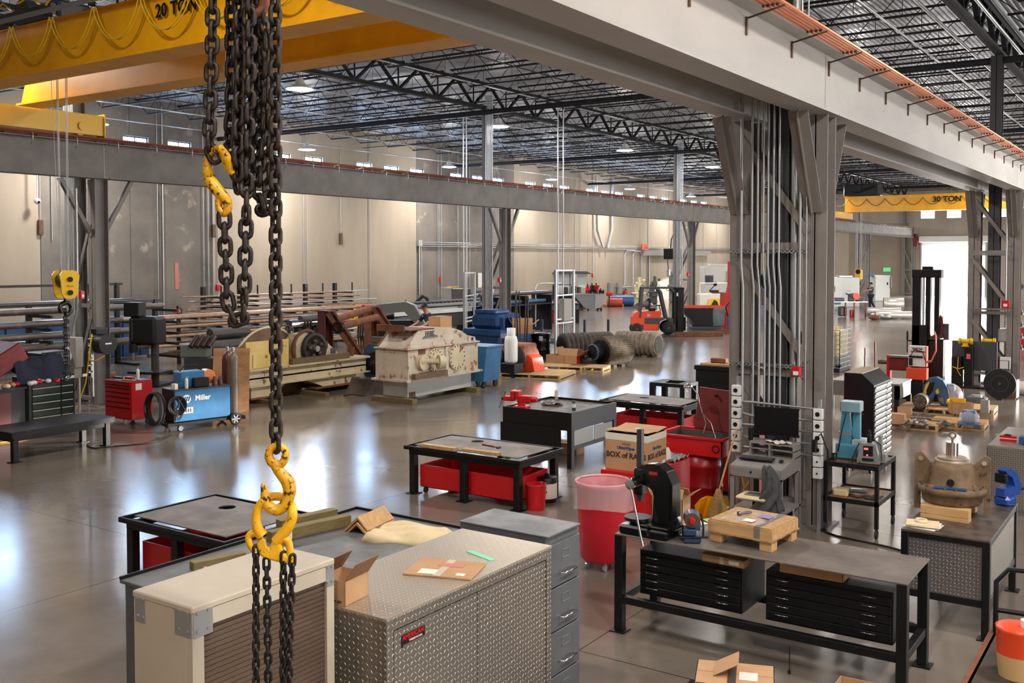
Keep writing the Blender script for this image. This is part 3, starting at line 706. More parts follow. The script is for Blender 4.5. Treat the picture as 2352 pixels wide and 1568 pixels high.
# ================================================================= CRANES
t = thing('overhead_crane', 'nearest yellow twin-girder bridge crane marked 20 TON across the aisle', 'crane', (0,0,0))
for k, y in enumerate((10.4, 12.35)):
    g = G(); zb, zt = 7.0, 7.88
    g.prism([(-21.6,zb+.02),(-5.35,zb+.02),(-5.35,zt),(-21.2,zt),(-21.45,zb+.4)], y, y+.5); g.bb(-21.7,-5.3,y-.06,y+.56,zb-.02,zb+.02); g.bb(-21.4,-5.3,y-.06,y+.56,zt,zt+.02)
    g.obj('girder', yellow_m, t)
    g = G(); g.bb(-21.3,-5.4,y+.2,y+.3,zt+.02,zt+.09); g.obj('trolley_rail', rustrail, t)
for X in (-21.9, -5.15):
    g = G(); g.bb(X-.16,X+.16,8.6,14.5,6.52,7.0); g.bb(X-.2,X+.2,8.6,8.63,6.48,7.04); g.bb(X-.2,X+.2,14.47,14.5,6.48,7.04)
    for y in (9.2, 13.9): g.cyl((X-.1,y,6.66),(X+.1,y,6.66),.17,n=20); g.cyl((X+.16,y,6.7),(X+.2,y,6.7),.1)
    g.obj('end_truck', yellow_dk, t)
text('20 TON', .3, black_m, t, face_m((-13.55,10.335,7.6),(0,-1,0)), bold=.008)
text('1-866-25-CRANE', .14, black_m, t, face_m((-11.2,10.335,7.74),(0,-1,0)), bold=.003)
text('www.crane.com', .14, black_m, t, face_m((-11.2,10.335,7.56),(0,-1,0)), bold=.003)
# festoon track and looping cables
g = G(); g.bb(-21.3,-5.5,10.02,10.06,7.93,7.97); g.bb(-21.3,-5.5,10.02,10.03,7.88,7.93)
for x in range(12): g.bar((-20.8+1.3*x,10.04,7.95),(-20.8+1.3*x,10.4,7.9),.03,.03)
g.obj('festoon_track', galv, t)
X = -20.6; k = 0
while X < -7.5:
    wd = 1.28 if X < -11 else .55
    for dx in (0, .05):
        g = G(); pts = [(X+dx+wd*i/14, 10.12+dx*.6, 7.84-.62*(1-((i-7)/7)**2)**.8*(1 if X < -11 else .9)) for i in range(15)]
        g.tube(pts, .013, 5); g.obj('festoon_cable', yellow_dk, t)
    g = G(); g.box((X+.02,10.1,7.88),(.06,.12,.07),c2=.01); g.obj('cable_carrier', black_m, t)
    X += wd; k += 1
g = G(); g.bb(-19.4,-17.4,10.5,12.4,7.99,8.05); g.cyl((-19,10.9,8.4),(-19,12.1,8.4),.25,n=20); g.box((-18,11.2,8.25),(.7,.7,.4),c2=.05); g.cyl((-17.6,11.9,8.3),(-17.0,11.9,8.3),.16); g.bb(-19.3,-17.5,10.6,10.7,8.05,8.3); g.obj('trolley', dkgrey_m, t)
g = G(); [g.tube([(-20.6+.9*i,10.2,8.1+.15*(i%2)),(-20.3+.9*i,10.25,8.35),(-19.9+.9*i,10.2,8.15)],.02,5) for i in range(12)]; g.obj('trolley_cable', yellow_dk, t)
# hook block of the near crane
bp_ = atd(150,655,19.9); t = thing('hook_block', 'yellow hook block with black hook hanging on wire ropes at left', 'hook block', bp_)
prof = [(.0,-.27),(.1,-.25),(.155,-.16),(.165,.05),(.19,.15),(.19,.2),(.14,.28),(.06,.3)]; prof = prof+[(-a,b) for a, b in prof[::-1] if a > 0]
for s, m in ((-.2, yellow_dk), (.18, yellow_dk)):
    g = G(); M = Matrix.Rotation(A+.8,4,'Z') @ Matrix.Translation((0,0,0)); g.prism(prof, s-.0+(-.02), s+.02, 'Y', M); g.obj('side_plate', m, t)
g = G(); M3 = Matrix.Rotation(A+.8,3,'Z')
for z in (.12,-.14): g = G(); g.cyl(M3@Vector((0,-.26,z)), M3@Vector((0,-.22,z)), .05); g.obj('hub', black_m, t)
g = G()
for q in (-.1,-.04,.02,.08): g.cyl(M3@Vector((0,q,.1)), M3@Vector((0,q+.045,.1)), .15, n=20)
g.obj('sheave', dkgrey_m, t)
g = G(); g.torus((0,0,-.46),.12,.045,'X',20,8,-PI*.55,PI*1.2); g.cyl((0,0,-.33),(0,0,-.25),.035); g.obj('hook_body', black_gloss, t)
g = G()
for dx in (-.2,-.17,-.14,.1,.13,.16): g.tube([(dx*.8,0,.1),(dx*1.1,0,8.0-bp_.z)],.006,4)
g.tube([(-.28,-.1,8.0-bp_.z),(-.15,0,.2)],.005,4)
g.obj('wire_rope', galv, t)
text('20 ton', .05, black_m, t, face_m(M3@Vector((0,-.245,-.01)), M3@Vector((0,-1,0))))
g = G()
for k in range(16):
    z = -.5-.075*k
    for dx in (-.03,.03): g.torus((dx+.01*math.sin(k),(.02 if k%2 else -.02),z),.032,.011,'X' if k%2 else 'Y',8,5,sy=1.35)
for dx in (-.07,.07): g.torus((dx,0,-1.78),.05,.015,'X' if dx>0 else 'Y',10,5,-2,2.8)
o = g.obj('sling_chain', chain_b, loc=bp_); tag(o, 'thin chain sling bunched on the hook block at left', 'chain')
# far crane
t = thing('overhead_crane', 'distant yellow bridge crane marked 30 TON near the end wall', 'crane', (0,75.6,0))
g = G(); g.bb(-21.5,-5.35,0,.5,7.0,8.08); g.bb(-21.6,-5.3,-.08,.58,6.96,7.0); g.bb(-21.6,-5.3,-.08,.58,8.08,8.12); g.obj('girder', yellow_m, t)
for X in (-21.9,-5.15):
    g = G(); g.bb(X-.16,X+.16,-1.5,3,6.54,7.0); g.obj('end_truck', yellow_dk, t)
text('30 TON', .55, black_m, t, face_m((-8.6 if 0 else aty(2174,464,75.4).x,-.09,7.72),(0,-1,0)), bold=.012)
xa, xb = aty(1940,440,75.5).x, aty(2020,440,75.5).x
g = G(); g.bb(xa,xb,-.4,.9,8.15,9.0,c=.05); g.bb(xa+.4,xb-1.2,-.5,-.4,8.4,8.8); g.tube([(xa+.4,-.55,8.5),(xa+1,-.6,8.35),(xa+2.2,-.55,8.8)],.05,6); g.obj('trolley', black_m, t)
g = G()
for i in range(9): g.tube([(xa-1+1.3*i+1.3*j/8,-.12,7.9-.5*(1-((j-4)/4)**2)) for j in range(9)],.02,4)
g.obj('festoon_cable', dkgrey_m, t)
bq = aty(1972,630,75.9); t = thing('hook_block','small yellow hook block of the distant crane above the far workbench','hook block',bq)
g = G(); g.box((0,0,0),(.55,.3,.9),c2=.12); g.obj('side_plate', yellow_dk, t); g = G(); g.cyl((0,-.18,.2),(0,.18,.2),.18); g.torus((0,0,-.65),.14,.05,'Y',14,6,-1.5,3.4); g.obj('hook_body', black_m, t)
g = G(); [g.tube([(dx,0,.4),(dx,0,8.2-bq.z)],.012,4) for dx in (-.2,-.1,.1,.2)]; g.obj('wire_rope', galv, t)
# ================================================================= FOREGROUND FURNITURE
def rivet_plate(t, M, w=.11, h=.13):
    g = G(); g.bb(-w/2,w/2,-h/2,h/2,0,.003,M)
    for a in (-1,1):
        for b in (-1,1): g.cyl(M@Vector((a*w*.28,b*h*.3,.003)), M@Vector((a*w*.28,b*h*.3,.008)), .009, n=8)
    g.obj('corner_plate', galv, t)
# beige roller-shutter cabinet
x0,x1,y0,y1,H = -3.88,-3.475,2.70,3.545,2.12
t = thing('shutter_cabinet', 'tall beige cabinet with brown ribbed shutter front and riveted corner plates', 'cabinet', (x0,y0,0)); w, d = x1-x0, y1-y0
g = G(); g.bb(0,w-.04,0,d,.0,H-.03,c=.004); g.bb(w-.04,w,0,.06,0,H-.03); g.bb(w-.04,w,d-.05,d,0,H-.03); g.bb(w-.04,w,.06,d-.05,0,.06); g.bb(w-.04,w,.06,d-.05,H-.1,H-.03)
g.obj('body', beige_m, t)
g = G(); g.bb(-.004,w+.004,-.004,d+.004,H-.03,H,c=.006); g.obj('top_panel', beige_m, t)
shut = mat('brown translucent shutter', S(112,94,80), .28, .25, S(104,86,72), 2, stretch=(1,1,3))
g = G(); n = 84
for k in range(n):
    z = .06+(H-.16)*k/n; g.prism([(w-.03,z),(w-.017,z+.001),(w-.015,z+(H-.16)/n-.003),(w-.03,z+(H-.16)/n)], .06, d-.05)
g.obj('shutter', shut, t)
rivet_plate(t, face_m((w-.06,-.0,H-.07),(0,-1,0))); rivet_plate(t, face_m((.05,0,H-.07),(0,-1,0)), .07); rivet_plate(t, face_m((w,.055,H-.07),(1,0,0)),.1); rivet_plate(t, face_m((w,d-.03,H-.07),(1,0,0)),.05,.12)
# aluminium tread-plate cabinet
x0,x1,y0,y1,H = -3.92,-3.235,3.66,5.18,1.83
t = thing('tread_plate_cabinet', 'wide silver diamond tread plate cabinet with two doors and red badge', 'cabinet', (x0,y0,0)); w, d = x1-x0, y1-y0
g = G(); g.bb(0,w-.03,0,d,0,H-.012); g.obj('body', dplate, t)
g = G(); g.bb(-.005,w+.004,-.005,d+.005,H-.012,H); g.obj('top_panel', diamond('worn tread plate top', S(176,164,146), S(206,196,180), .42, .6, .03), t)
g = G()
for a in (0,d-.05): g.bb(w-.03,w,a,a+.05,0,H-.012)
g.bb(w-.03,w,0.05,d-.05,H-.07,H-.012); g.bb(w-.03,w,.05,d-.05,0,.05); g.obj('door_frame', dplate, t)
for a, b in ((.06,d/2-.004),(d/2+.004,d-.06)):
    g = G(); g.bb(w-.028,w-.004,a,b,.06,H-.08); g.obj('door', dplate, t)
g = G(); M = face_m((w-.003,.2,H-.14),(1,0,0)); g.bb(-.075,.095,-.028,.022,0,.004,M); g.bb(-.085,-.075,-.04,.02,0,.003,M); bd = g.obj('badge', black_m, t)
text('AMERICAN', .034, red_m, t, M @ Matrix.Translation((0,.006,.005)), bold=.0008); text('WORKSTATION', .014, paper, t, M @ Matrix.Translation((.02,-.018,.005)))
# charcoal file cabinet
x0,x1,y0,y1,H = -4.38,-3.62,5.76,6.19,1.68
t = thing('file_cabinet', 'charcoal grey metal filing cabinet with silver drawer handles', 'file cabinet', (x0,y0,0)); w, d = x1-x0, y1-y0
g = G(); g.bb(0,w-.02,0,d,0,H,c=.006); g.obj('body', grey_cab, t); g = G(); g.bb(-.004,w+.004,-.004,d+.004,H-.005,H+.008,c=.004); g.obj('top_panel', grey_top, t)
for k in range(5):
    z1 = H-.06-.31*k; z0 = z1-.3
    g = G(); g.bb(w-.02,w+.008,.015,d-.015,z0,z1,c=.004); dr = g.obj('drawer', grey_cab, t)
    g = G(); g.tube([(w+.008,.13,z0+.09),(w+.045,.13,z0+.09),(w+.045,.31,z0+.09),(w+.008,.31,z0+.09)],.008,8); g.obj('handle', chrome, dr)
    g = G(); [g.bb(*q) for q in ((w+.008,w+.012,.17,.27,z0+.235,z0+.24),(w+.008,w+.012,.17,.27,z0+.18,z0+.185),(w+.008,w+.012,.17,.175,z0+.18,z0+.24),(w+.008,w+.012,.265,.27,z0+.18,z0+.24))]; g.obj('label_holder', galv, dr)
# long dark low cabinet behind
x0,x1,y0,y1,H = -6.86,-4.75,4.65,7.32,1.1
t = thing('dark_cabinet', 'wide charcoal low cabinet holding timber beams and a folded cream cloth', 'cabinet', (x0,y0,0)); w, d = x1-x0, y1-y0
g = G(); g.bb(0.03,w-.03,.03,d-.03,0,H-.03,c=.005); g.obj('body', grey_cab, t); g = G(); g.bb(0,w,0,d,H-.03,H,c=.005); g.obj('worktop', grey_top, t)
g = G(); g.bar((.01,.0,H+.012),(.01,d,H+.012),.02,.025); g.bar((.0,d-.01,H+.012),(w,d-.01,H+.012),.02,.025); g.obj('rim', black_m, t)
def beam(name, label, cat, pa, pb, z, w, h, m, group=None, bev=.004):
    a = Vector((pa[0],pa[1],z+h/2)); b = Vector((pb[0],pb[1],z+h/2)); g = G(); c = (a+b)/2; L = (b-a).length
    g.bb(-L/2,L/2,-w/2,w/2,-h/2,h/2,c=bev); o = g.obj(name, m, loc=c, rz=math.atan2(b.y-a.y,b.x-a.x)); return tag(o, label, cat, group)
p = lambda a, b: at(a, b, 1.1)
beam('timber_beam','greenish treated timber beam nearest the folded cloth','timber', p(618,1246), p(800,1205), 1.1, .1,.1, wood_tr)
beam('timber_beam','greenish treated timber beam behind the other one by the cabinet rim','timber', p(640,1216), p(770,1188), 1.1, .1,.09, wood_tr)
beam('timber_beam','old timber piece at the left behind the beige cabinet','timber', p(440,1310), p(560,1285), 1.1, .09,.07, wood_tr)
# V shaped pine boards
g = G(); pa_, pb_ = p(812,1228), p(890,1190); M = Matrix.Translation((pa_+pb_)/2) @ Matrix.Rotation(math.atan2(pb_.y-pa_.y,pb_.x-pa_.x),4,'Z')
g.prism([(-.11,0),(0,.1),(.11,0),(.085,0),(0,.075),(-.085,0)], -.26, .26, 'X', M)
g.prism([(-.1,.02),(0,.12),(.13,0),(.14,.02),(0,.145),(-.11,.03)], -.24, .24, 'X', M)
o = g.obj('pine_boards', wood_m); tag(o,'two pine boards joined in a V lying beside the cream cloth','boards')
g = G(); c = p(940,1232)
def clo(uu, vv):
    x = (uu-.5)*.72; y = (vv-.5)*.5; e = max(0, min(1, 6*min(uu,1-uu,vv,1-vv))); return (x*(1-.12*math.sin(vv*9)*(uu-.5)), y*(1+.1*math.sin(uu*11)), min(1,e*2)*(.06+.02*math.sin(uu*9+vv*5)+.012*math.sin(vv*21+uu*4)))
g.grid(clo, 26, 20); o = g.obj('folded_cloth', cloth_cr, loc=c, rz=.35, solid=.004); tag(o,'folded cream cotton cloth on the charcoal cabinet','cloth')
def spray(name, lab, loc, r, h, m, cap, cat='spray can', nozzle=True):
    t = thing(name, lab, cat, loc); g = G(); g.lathe([(r*.95,0),(r,.01),(r,h*.8),(r*.75,h*.87),(r*.4,h*.88)],n=16); g.obj('can_body', m, t)
    g = G(); g.cyl((0,0,h*.88),(0,0,h),r*.25,n=10); g.bar((0,0,h*.97),(r*2.2,0,h*1.06),.004,.004); g.obj('nozzle', cap, t)
    g = G(); g.cyl((0,0,h*.25),(0,0,h*.6),r+.001,n=16,cap=False); g.obj('paper_label', paper, t); return t
spray('spray_can','red and white aerosol can at the edge of the charcoal cabinet', p(662,1252), .033,.22, orange_m, red_m)
g = G(); g.prism([(0,0),(.5,0),(.5,.1),(.38,.13)],-.006,.006,'Y'); o = g.obj('cardboard_sheet', card, loc=p(505,1300), rz=.9); tag(o,'brown cardboard flap sticking up behind the beige cabinet','cardboard')
g = G(); g.cyl((0,0,0),(0,0,.3),.014); q = at(367,1400,1.1); o = g.obj('wooden_stick', wood_m, loc=(q.x+.25,q.y+.2,1.1)); tag(o,'round wooden stick standing up behind the beige cabinet','stick')
# cardboard box and envelope on the tread-plate cabinet
def carton(name, label, loc, w, d, h, rz=0, flaps='open', m=card, group=None, cat='cardboard box', fl=.5):
    t = thing(name, label, cat, loc, rz, group); g = G(); th = .005
    g.bb(-w/2,w/2,-d/2,-d/2+th,0,h); g.bb(-w/2,w/2,d/2-th,d/2,0,h); g.bb(-w/2,-w/2+th,-d/2,d/2,0,h); g.bb(w/2-th,w/2,-d/2,d/2,0,h); g.bb(-w/2,w/2,-d/2,d/2,0,th)
    if flaps == 'closed': g.bb(-w/2,w/2,-d/2,-.003,h-th,h); g.bb(-w/2,w/2,.003,d/2,h-th,h)
    g.obj('box_body', m, t)
    if flaps == 'open':
        for s, ang in ((-1,1.9),(1,2.2)):
            g = G(); M = Matrix.Translation((0,s*d/2,h)) @ Matrix.Rotation(-s*(PI/2-ang+.0),4,'X'); g.bb(-w/2,w/2,-th/2,th/2,0,d*fl,M); g.obj('flap', m, t)
        for s, ang in ((-1,.5),(1,.9)):
            g = G(); M = Matrix.Translation((s*w/2,0,h)) @ Matrix.Rotation(s*ang,4,'Y'); g.bb(-th/2,th/2,-d/2,d/2,0,w*fl*.8,M); g.obj('flap', m, t)
    return t
q = at(806,1385,1.83)
t = thing('cardboard_box','small open cardboard box on the corner of the tread plate cabinet','cardboard box', q+Vector((-.08,.03,0)), .12); g = G(); w,d,h,th = .17,.2,.13,.004
g.bb(-w/2,w/2,-d/2,-d/2+th,0,h); g.bb(-w/2,w/2,d/2-th,d/2,0,h); g.bb(-w/2,-w/2+th,-d/2,d/2,0,h); g.bb(w/2-th,w/2,-d/2,d/2,0,h); g.bb(-w/2,w/2,-d/2,d/2,0,th); g.obj('box_body', card, t)
for s in (-1,1):
    g = G(); g.bb(0,.12,-d/2,d/2,-.002,.002, Matrix.Translation((s*w/2,0,h)) @ Matrix.Rotation(-PI/2-s*(-.62) if s>0 else -PI/2+.62,4,'Y')); g.obj('flap', card_in, t)
g = G(); M = face_m((-.02,-d/2-.001,.07),(0,-1,0)); g.bb(-.06,-.01,-.03,.03,0,.001,M); g.obj('paper_label', paper, t)
text('199 GM', .02, black_m, t, face_m((.03,-d/2-.001,.02),(0,-1,0)))
q = at(1022,1308,1.83); t = thing('cardboard_mailer','flat cardboard mailer with tape and paper label on the tread plate cabinet','cardboard', q, -.05)
g = G(); M = Matrix.Rotation(math.radians(22),4,'Z'); g.bb(-.2,.2,-.15,.15,.0,.012,M,c=.003); g.obj('board', card, t)
g = G(); g.bb(-.025,.02,-.151,.151,.012,.0128,M); g.obj('tape', tape_m, t); g = G(); g.bb(-.12,-.02,-.13,-.05,.013,.014,M); g.bb(.1,.15,-.12,-.08,.013,.014,M); g.obj('paper_label', paper, t)
g = G(); g.bb(-.05,.1,.02,.08,.013,.014,M); g.obj('sticker', mat('pink label', S(196,120,110), .6), t)
g = G(); g.bb(-.1,.14,-.02,.02,0,.004,Matrix.Rotation(-.3,4,'Z')); o = g.obj('green_strap', mat('mint plastic', S(110,206,170), .4), loc=at(1090,1278,1.83)+Vector((0,.04,0))); tag(o,'mint green plastic strap poking out from the cardboard mailer','strap')
# ================================================================= LONG WORKBENCH WITH FLAT FILE DRAWERS
def frame_table(name, label, cat, x0, x1, y0, y1, H, top, leg=.075, th=.012, apron=.0, low=None, topm=None, legm=None, feet=True, over=0, group=None):
    t = thing(name, label, cat, (x0,y0,0), 0, group); w, d = x1-x0, y1-y0; legm = legm or black_m; topm = topm or plate_m
    g = G(); g.bb(-over,w+over,-over,d+over,H-th,H,c=.002); g.obj('tabletop', topm, t)
    for a in (0,w-leg):
        for b in (0,d-leg):
            g = G(); g.bb(a,a+leg,b,b+leg,.01 if feet else 0,H-th,c=.004)
            if feet: g.bb(a-.035,a+leg+.035,b-.035,b+leg+.035,0,.012)
            g.obj('leg', legm, t)
    if apron:
        g = G()
        for b in (0.005,d-.045): g.bb(leg,w-leg,b,b+.04,H-th-apron,H-th)
        for a in (0.005,w-.045): g.bb(a,a+.04,leg,d-leg,H-th-apron,H-th)
        g.obj('apron', legm, t)
    if low is not None:
        for b in (.01,d-leg+.01):
            g = G(); g.bb(leg,w-leg,b,b+leg-.02,low,low+.07,c=.003); g.obj('stretcher', legm, t)
        for a in (.01,w-leg+.01):
            g = G(); g.bb(a,a+leg-.02,leg,d-leg,low,low+.07,c=.003); g.obj('stretcher', legm, t)
    return t
x0,x1,y0,y1,H = -4.56,-1.87,8.45,9.3,.95
frame_table('workbench','long steel topped workbench with black legs holding two flat file cabinets','workbench',x0,x1,y0,y1,H,plate_m,.085,.012,0,.28)
def flatfile(label, x0, x1, y0, y1, z0, z1):
    t = thing('flat_file', label, 'drawer cabinet', (x0,y0,z0), 0, None); w,d,h = x1-x0,y1-y0,z1-z0
    g = G(); g.bb(0,w,.02,d,0,h,c=.004); g.obj('body', black_m, t)
    for k in range(5):
        a = .02+(h-.06)/5*k; g = G(); g.bb(.015,w-.015,0,.02,a,a+(h-.06)/5-.006,c=.003); dr = g.obj('drawer', black_m, t)
        for fx in (.14,.82):
            g = G(); g.tube([(w*fx-.055,0,a+.055),(w*fx-.055,-.018,a+.055),(w*fx+.055,-.018,a+.055),(w*fx+.055,0,a+.055)],.0045,6); g.obj('handle', chrome, dr)
flatfile('black flat file drawer cabinet under the left end of the long workbench', -4.38,-3.34,8.62,9.22,.35,.78)
flatfile('black flat file drawer cabinet under the right end of the long workbench', -3.12,-2.02,8.62,9.22,.35,.8)
# arbor press
t = thing('arbor_press','big black arbor press with ratchet rack on the end of the workbench','press',(-4.2,8.62,.95),-.05)
g = G(); g.bb(-.33,.2,-.16,.17,0,.09,c=.02); g.bb(-.1,.2,-.15,.15,.09,.12,c=.01); g.obj('base', black_gloss, t)
out = [(.15,.1),(.17,.2),(.17,.52),(.14,.6),(.08,.66),(0,.69),(-.08,.68),(-.16,.64),(-.2,.6),(-.2,.5),(-.15,.48),(-.08,.47),(-.02,.44),(.0,.38),(-.01,.2),(-.03,.1)]
g = G(); g.prism(out,-.05,.05,'Y'); g.prism([(.13,.1),(.2,.2),(.2,.5),(.13,.62),(.05,.68),(.05,.7),(.15,.64),(.215,.52),(.215,.2),(.25,.1)],-.08,.08,'Y'); g.obj('frame', black_gloss, t, bevel=.012)
g = G(); g.cyl((-.0,-.062,.6),(.04,-.062,.6),.001); g.bb(-.05,.04,-.053,-.05,.585,.615); g.obj('slot', red_m, t)
g = G(); g.box((-.17,0,.5),(.1,.13,.26),c2=.015); g.cyl((-.17,-.16,.5),(-.17,.1,.5),.055,n=20); g.obj('ram_head', black_gloss, t)
g = G(); g.bb(-.2,-.15,-.025,.025,.3,1.0)
for k in range(46): g.bb(-.206,-.2,-.024,.024,.32+.0145*k,.327+.0145*k)
g.obj('rack', mat('dark rack steel', S(70,68,66), .45, .4), t)
g = G(); g.cyl((-.17,-.21,.5),(-.17,-.15,.5),.05,n=20); g.tube([(-.17,-.18,.56),(-.17,-.2,.5),(-.02,-.22,-.06)],.012,8); g.obj('lever', chrome, t)
g = G(); g.cyl((-.2,0,.12),(-.2,0,.15),.13,n=20); g.cyl((-.2,0,.09),(-.2,0,.12),.08); g.obj('anvil_plate', black_m, t)
# blue drill press vise tool
q = at(1588,1240,.95); t = thing('bench_vise','small blue bench grinder clamp with red knob on the workbench','vise',q+Vector((0,.0,0)),.5)
g = G(); g.box((0,0,.03),(.16,.26,.05),c2=.01); g.box((-.02,0,.09),(.12,.18,.06),c2=.01); g.box((.05,.02,.13),(.05,.2,.03)); g.obj('base', mat('vise blue', S(36,62,98), .4), t)
g = G(); g.cyl((.0,.08,.2),(.0,-.04,.2),.075,.055,n=18); g.tube([(.0,.1,.2),(.06,.12,.24),(.08,.08,.1)],.02,8); g.obj('housing', mat('vise blue grey', S(58,84,116), .35), t)
g = G(); g.cyl((0,-.04,.2),(0,-.06,.2),.07,n=18); g.obj('wheel', brown_m, t)
g = G(); g.cyl((0,-.06,.2),(0,-.11,.2),.03,.022,n=14); g.obj('knob', red_m, t)
g = G(); g.tube([(.1,-.1,.06),(.12,.1,.1),(.1,.12,.22)],.01,6); g.tube([(-.12,-.12,.05),(.14,-.14,.07)],.009,6); g.obj('lever', black_m, t)
# wood crate pallet on the bench
q = at(1703,1247,.95); t = thing('wooden_pallet','small pine pallet crate covered with clear film and tape on the workbench','pallet',(-3.37,8.98,.95),-.08)
for k in range(3):
    g = G(); g.bb(-.32,.32,-.3+.21*k,-.11+.21*k,.09,.105); g.obj('deck_board', osb, t)
for s in (-.29,.25):
    g = G(); g.bb(-.32,.32,s,s+.035,.0+.09-.0,.2); g.obj('side_board', wood_m, t)
for s in (-.32,.29): g = G(); g.bb(s,s+.03,-.25,.25,.09,.2); g.obj('end_board', wood_m, t)
g = G(); g.bb(-.31,.31,-.28,.28,.2,.212); g.obj('top_panel', osb, t)
for a in (-.31,.19):
    for b in (-.28,.16):
        g = G(); g.bb(a,a+.12,b,b+.12,0,.09,c=.004); g.obj('block', wood_m, t)
g = G(); g.bb(.14,.2,-.292,-.29,.08,.2); g.bb(.14,.2,-.29,.28,.212,.214); g.obj('tape', mat('silver tape', S(140,138,138), .3, .3), t)
g = G(); g.grid(lambda a,b:(-.22+.4*a,-.24+.42*b,.216+.006*math.sin(a*14+b*9)+.004*math.sin(b*23)),20,16); g.obj('plastic_film', plastic_bag, t)
g = G(); g.bb(-.02,.08,-.2,-.1,.222,.224); g.obj('paper_label', paper, t)
g = G(); g.bb(.03,.16,.0,.12,.224,.226); g.obj('sticker', mat('lilac sticker', S(150,130,180), .5), t)
g = G(); g.cyl((-.08,-.02,.235),(.0,.08,.24),.012); g.cyl((-.09,-.03,.235),(-.075,-.012,.236),.022); tag(g.obj('socket_extension', mat('dark tool steel', S(90,90,94),.3,.8), loc=(-3.42,8.98,.95)),'short dark socket tool lying on the film covered crate','hand tool')
carton('cardboard_box','flat closed cardboard box wedged on the left flat file','', (0,0,0),.1,.1,.1) if 0 else None
t = carton('cardboard_box','flat cardboard box with barcode label on top of the left flat file', (-3.52,8.72,.78), .42,.2,.07,-.05,'closed'); g = G(); g.bb(.06,.16,-.102,-.1,.015,.055); g.obj('paper_label', paper, t); g=G(); g.bb(-.03,.01,-.1015,-.1,0,.07); g.obj('tape', tape_m, t)
t = carton('cardboard_box','long flat cardboard box under film on top of the right flat file', (-2.72,8.74,.8), .56,.2,.085,.0,'closed'); g = G(); g.grid(lambda a,b:(.1+.3*a,-.12+.24*b,.095+.01*math.sin(a*15+b*7)),12,8); g.obj('plastic_film', plastic_bag, t)
t = carton('cardboard_box','open cardboard box behind the black arbor press on the workbench', (-4.3,9.16,.95), .34,.2,.26,.0,'open'); g = G(); g.bb(-.12,-.04,-.102,-.1,.12,.2); g.obj('paper_label', paper, t)
for i, (px, py, r_) in enumerate(((1563,1205,.3),(1600,1200,-.4),(1640,1195,.9),(1575,1225,1.2))):
    g = G(); g.bb(-.1,.1,-.07,.07,0,.003); tag(g.obj('paper_sheet', mat('green leaflet', S(120,190,90), .6) if i == 2 else paper, loc=at(px,py,.95)+Vector((0,0,.002*i)), rz=r_), ('white printed paper behind the arbor press on the workbench','white printed paper beside the small blue vise','green and white leaflet behind the pine crate','loose white paper in front of the blue vise')[i], 'paper')
# cable lying on floor behind the bench
def floor_cable(pts, r, m, label, name='cable'):
    P = [at(a,b)+Vector((0,0,r)) if len(c)==0 else at(a,b,c[0]) for a, b, *c in pts]; out = []
    for i in range(len(P)-1):
        p0,p1,p2,p3 = P[max(i-1,0)],P[i],P[i+1],P[min(i+2,len(P)-1)]
        for k in range(6):
            t = k/6; out.append(.5*((2*p1)+(p2-p0)*t+(2*p0-5*p1+4*p2-p3)*t*t+(3*p1-p0-3*p2+p3)*t**3))
    out.append(P[-1]); g = G(); g.tube(out, r, 6); return tag(g.obj(name, m), label, 'cable')
floor_cable([(1836,1160),(1850,1190),(1880,1215),(1920,1232),(1980,1245),(2040,1258),(2110,1278),(2170,1300)], .013, black_m, 'thick black cable running over the floor from the desk towards the right')
# right bench with tread plate sides
x0,x1,y0,y1,H = -2.32,-1.52,10.18,11.95,.95
t = frame_table('workbench','steel topped workbench with tread plate side panels carrying the big gearbox','workbench',x0,x1,y0,y1,H,plate_d,.07,.02,.05,.3,topm=plate_d); w,d=x1-x0,y1-y0
g = G(); g.bb(.07,w-.07,.02,.03,.37,H-.07); g.obj('front_panel', dplate_d, t)
g = G(); g.bb(w-.03,w-.02,.07,d-.07,.37,H-.07); g.obj('side_panel', dplate, t)
# gearbox
q = Vector((-2.02,11.05,1.08)); t = thing('gearbox','dirty brown gearbox with upright shaft and lifting eye on the right workbench','gearbox',q, A*.2)
gm = mat('dirty gearbox casting', S(128,104,78), .75, .1, S(96,76,56), 7, c3=S(60,50,42), s3=9, t3=.6, bump=.3)
g = G(); g.lathe([(.0,.0),(.27,.0),(.29,.03),(.29,.1),(.32,.11),(.33,.13),(.33,.17),(.24,.18),(.22,.2),(.215,.36),(.2,.4),(.17,.42),(.0,.42)],n=36); g.obj('casing', gm, t)
g = G(); g.lathe([(.17,.42),(.17,.44),(.12,.45),(.12,.47),(.0,.47)],n=28); g.torus((0,0,.455),.13,.018,'Z',28,6); g.obj('top_flange', mat('worn flange steel', S(150,134,116), .5, .5), t)
g = G(); g.cyl((0,0,.45),(0,0,.62),.062,n=24); g.obj('shaft', chrome, t)
g = G(); g.torus((0,0,.69),.03,.01,'Y',16,8); g.cyl((0,0,.62),(0,0,.66),.012); g.obj('lifting_eye', mat('eye bolt steel', S(120,110,100), .4, .6), t)
for s in (-1,1):
    g = G(); g.prism([(s*.2,.18),(s*.34,.14),(s*.36,.14),(s*.36,.48),(s*.3,.5),(s*.24,.44),(s*.2,.38)][::s],-.02,.03,'Y'); g.prism([(s*.3,-.1),(s*.36,-.1),(s*.36,.14),(s*.3,.14)][::s],-.02,.03,'Y'); g.obj('lug', gm, t)
    g = G(); g.cyl((s*.3,-.035,.43),(s*.3,-.02,.43),.025,n=12); g.obj('bolt', chrome, t)
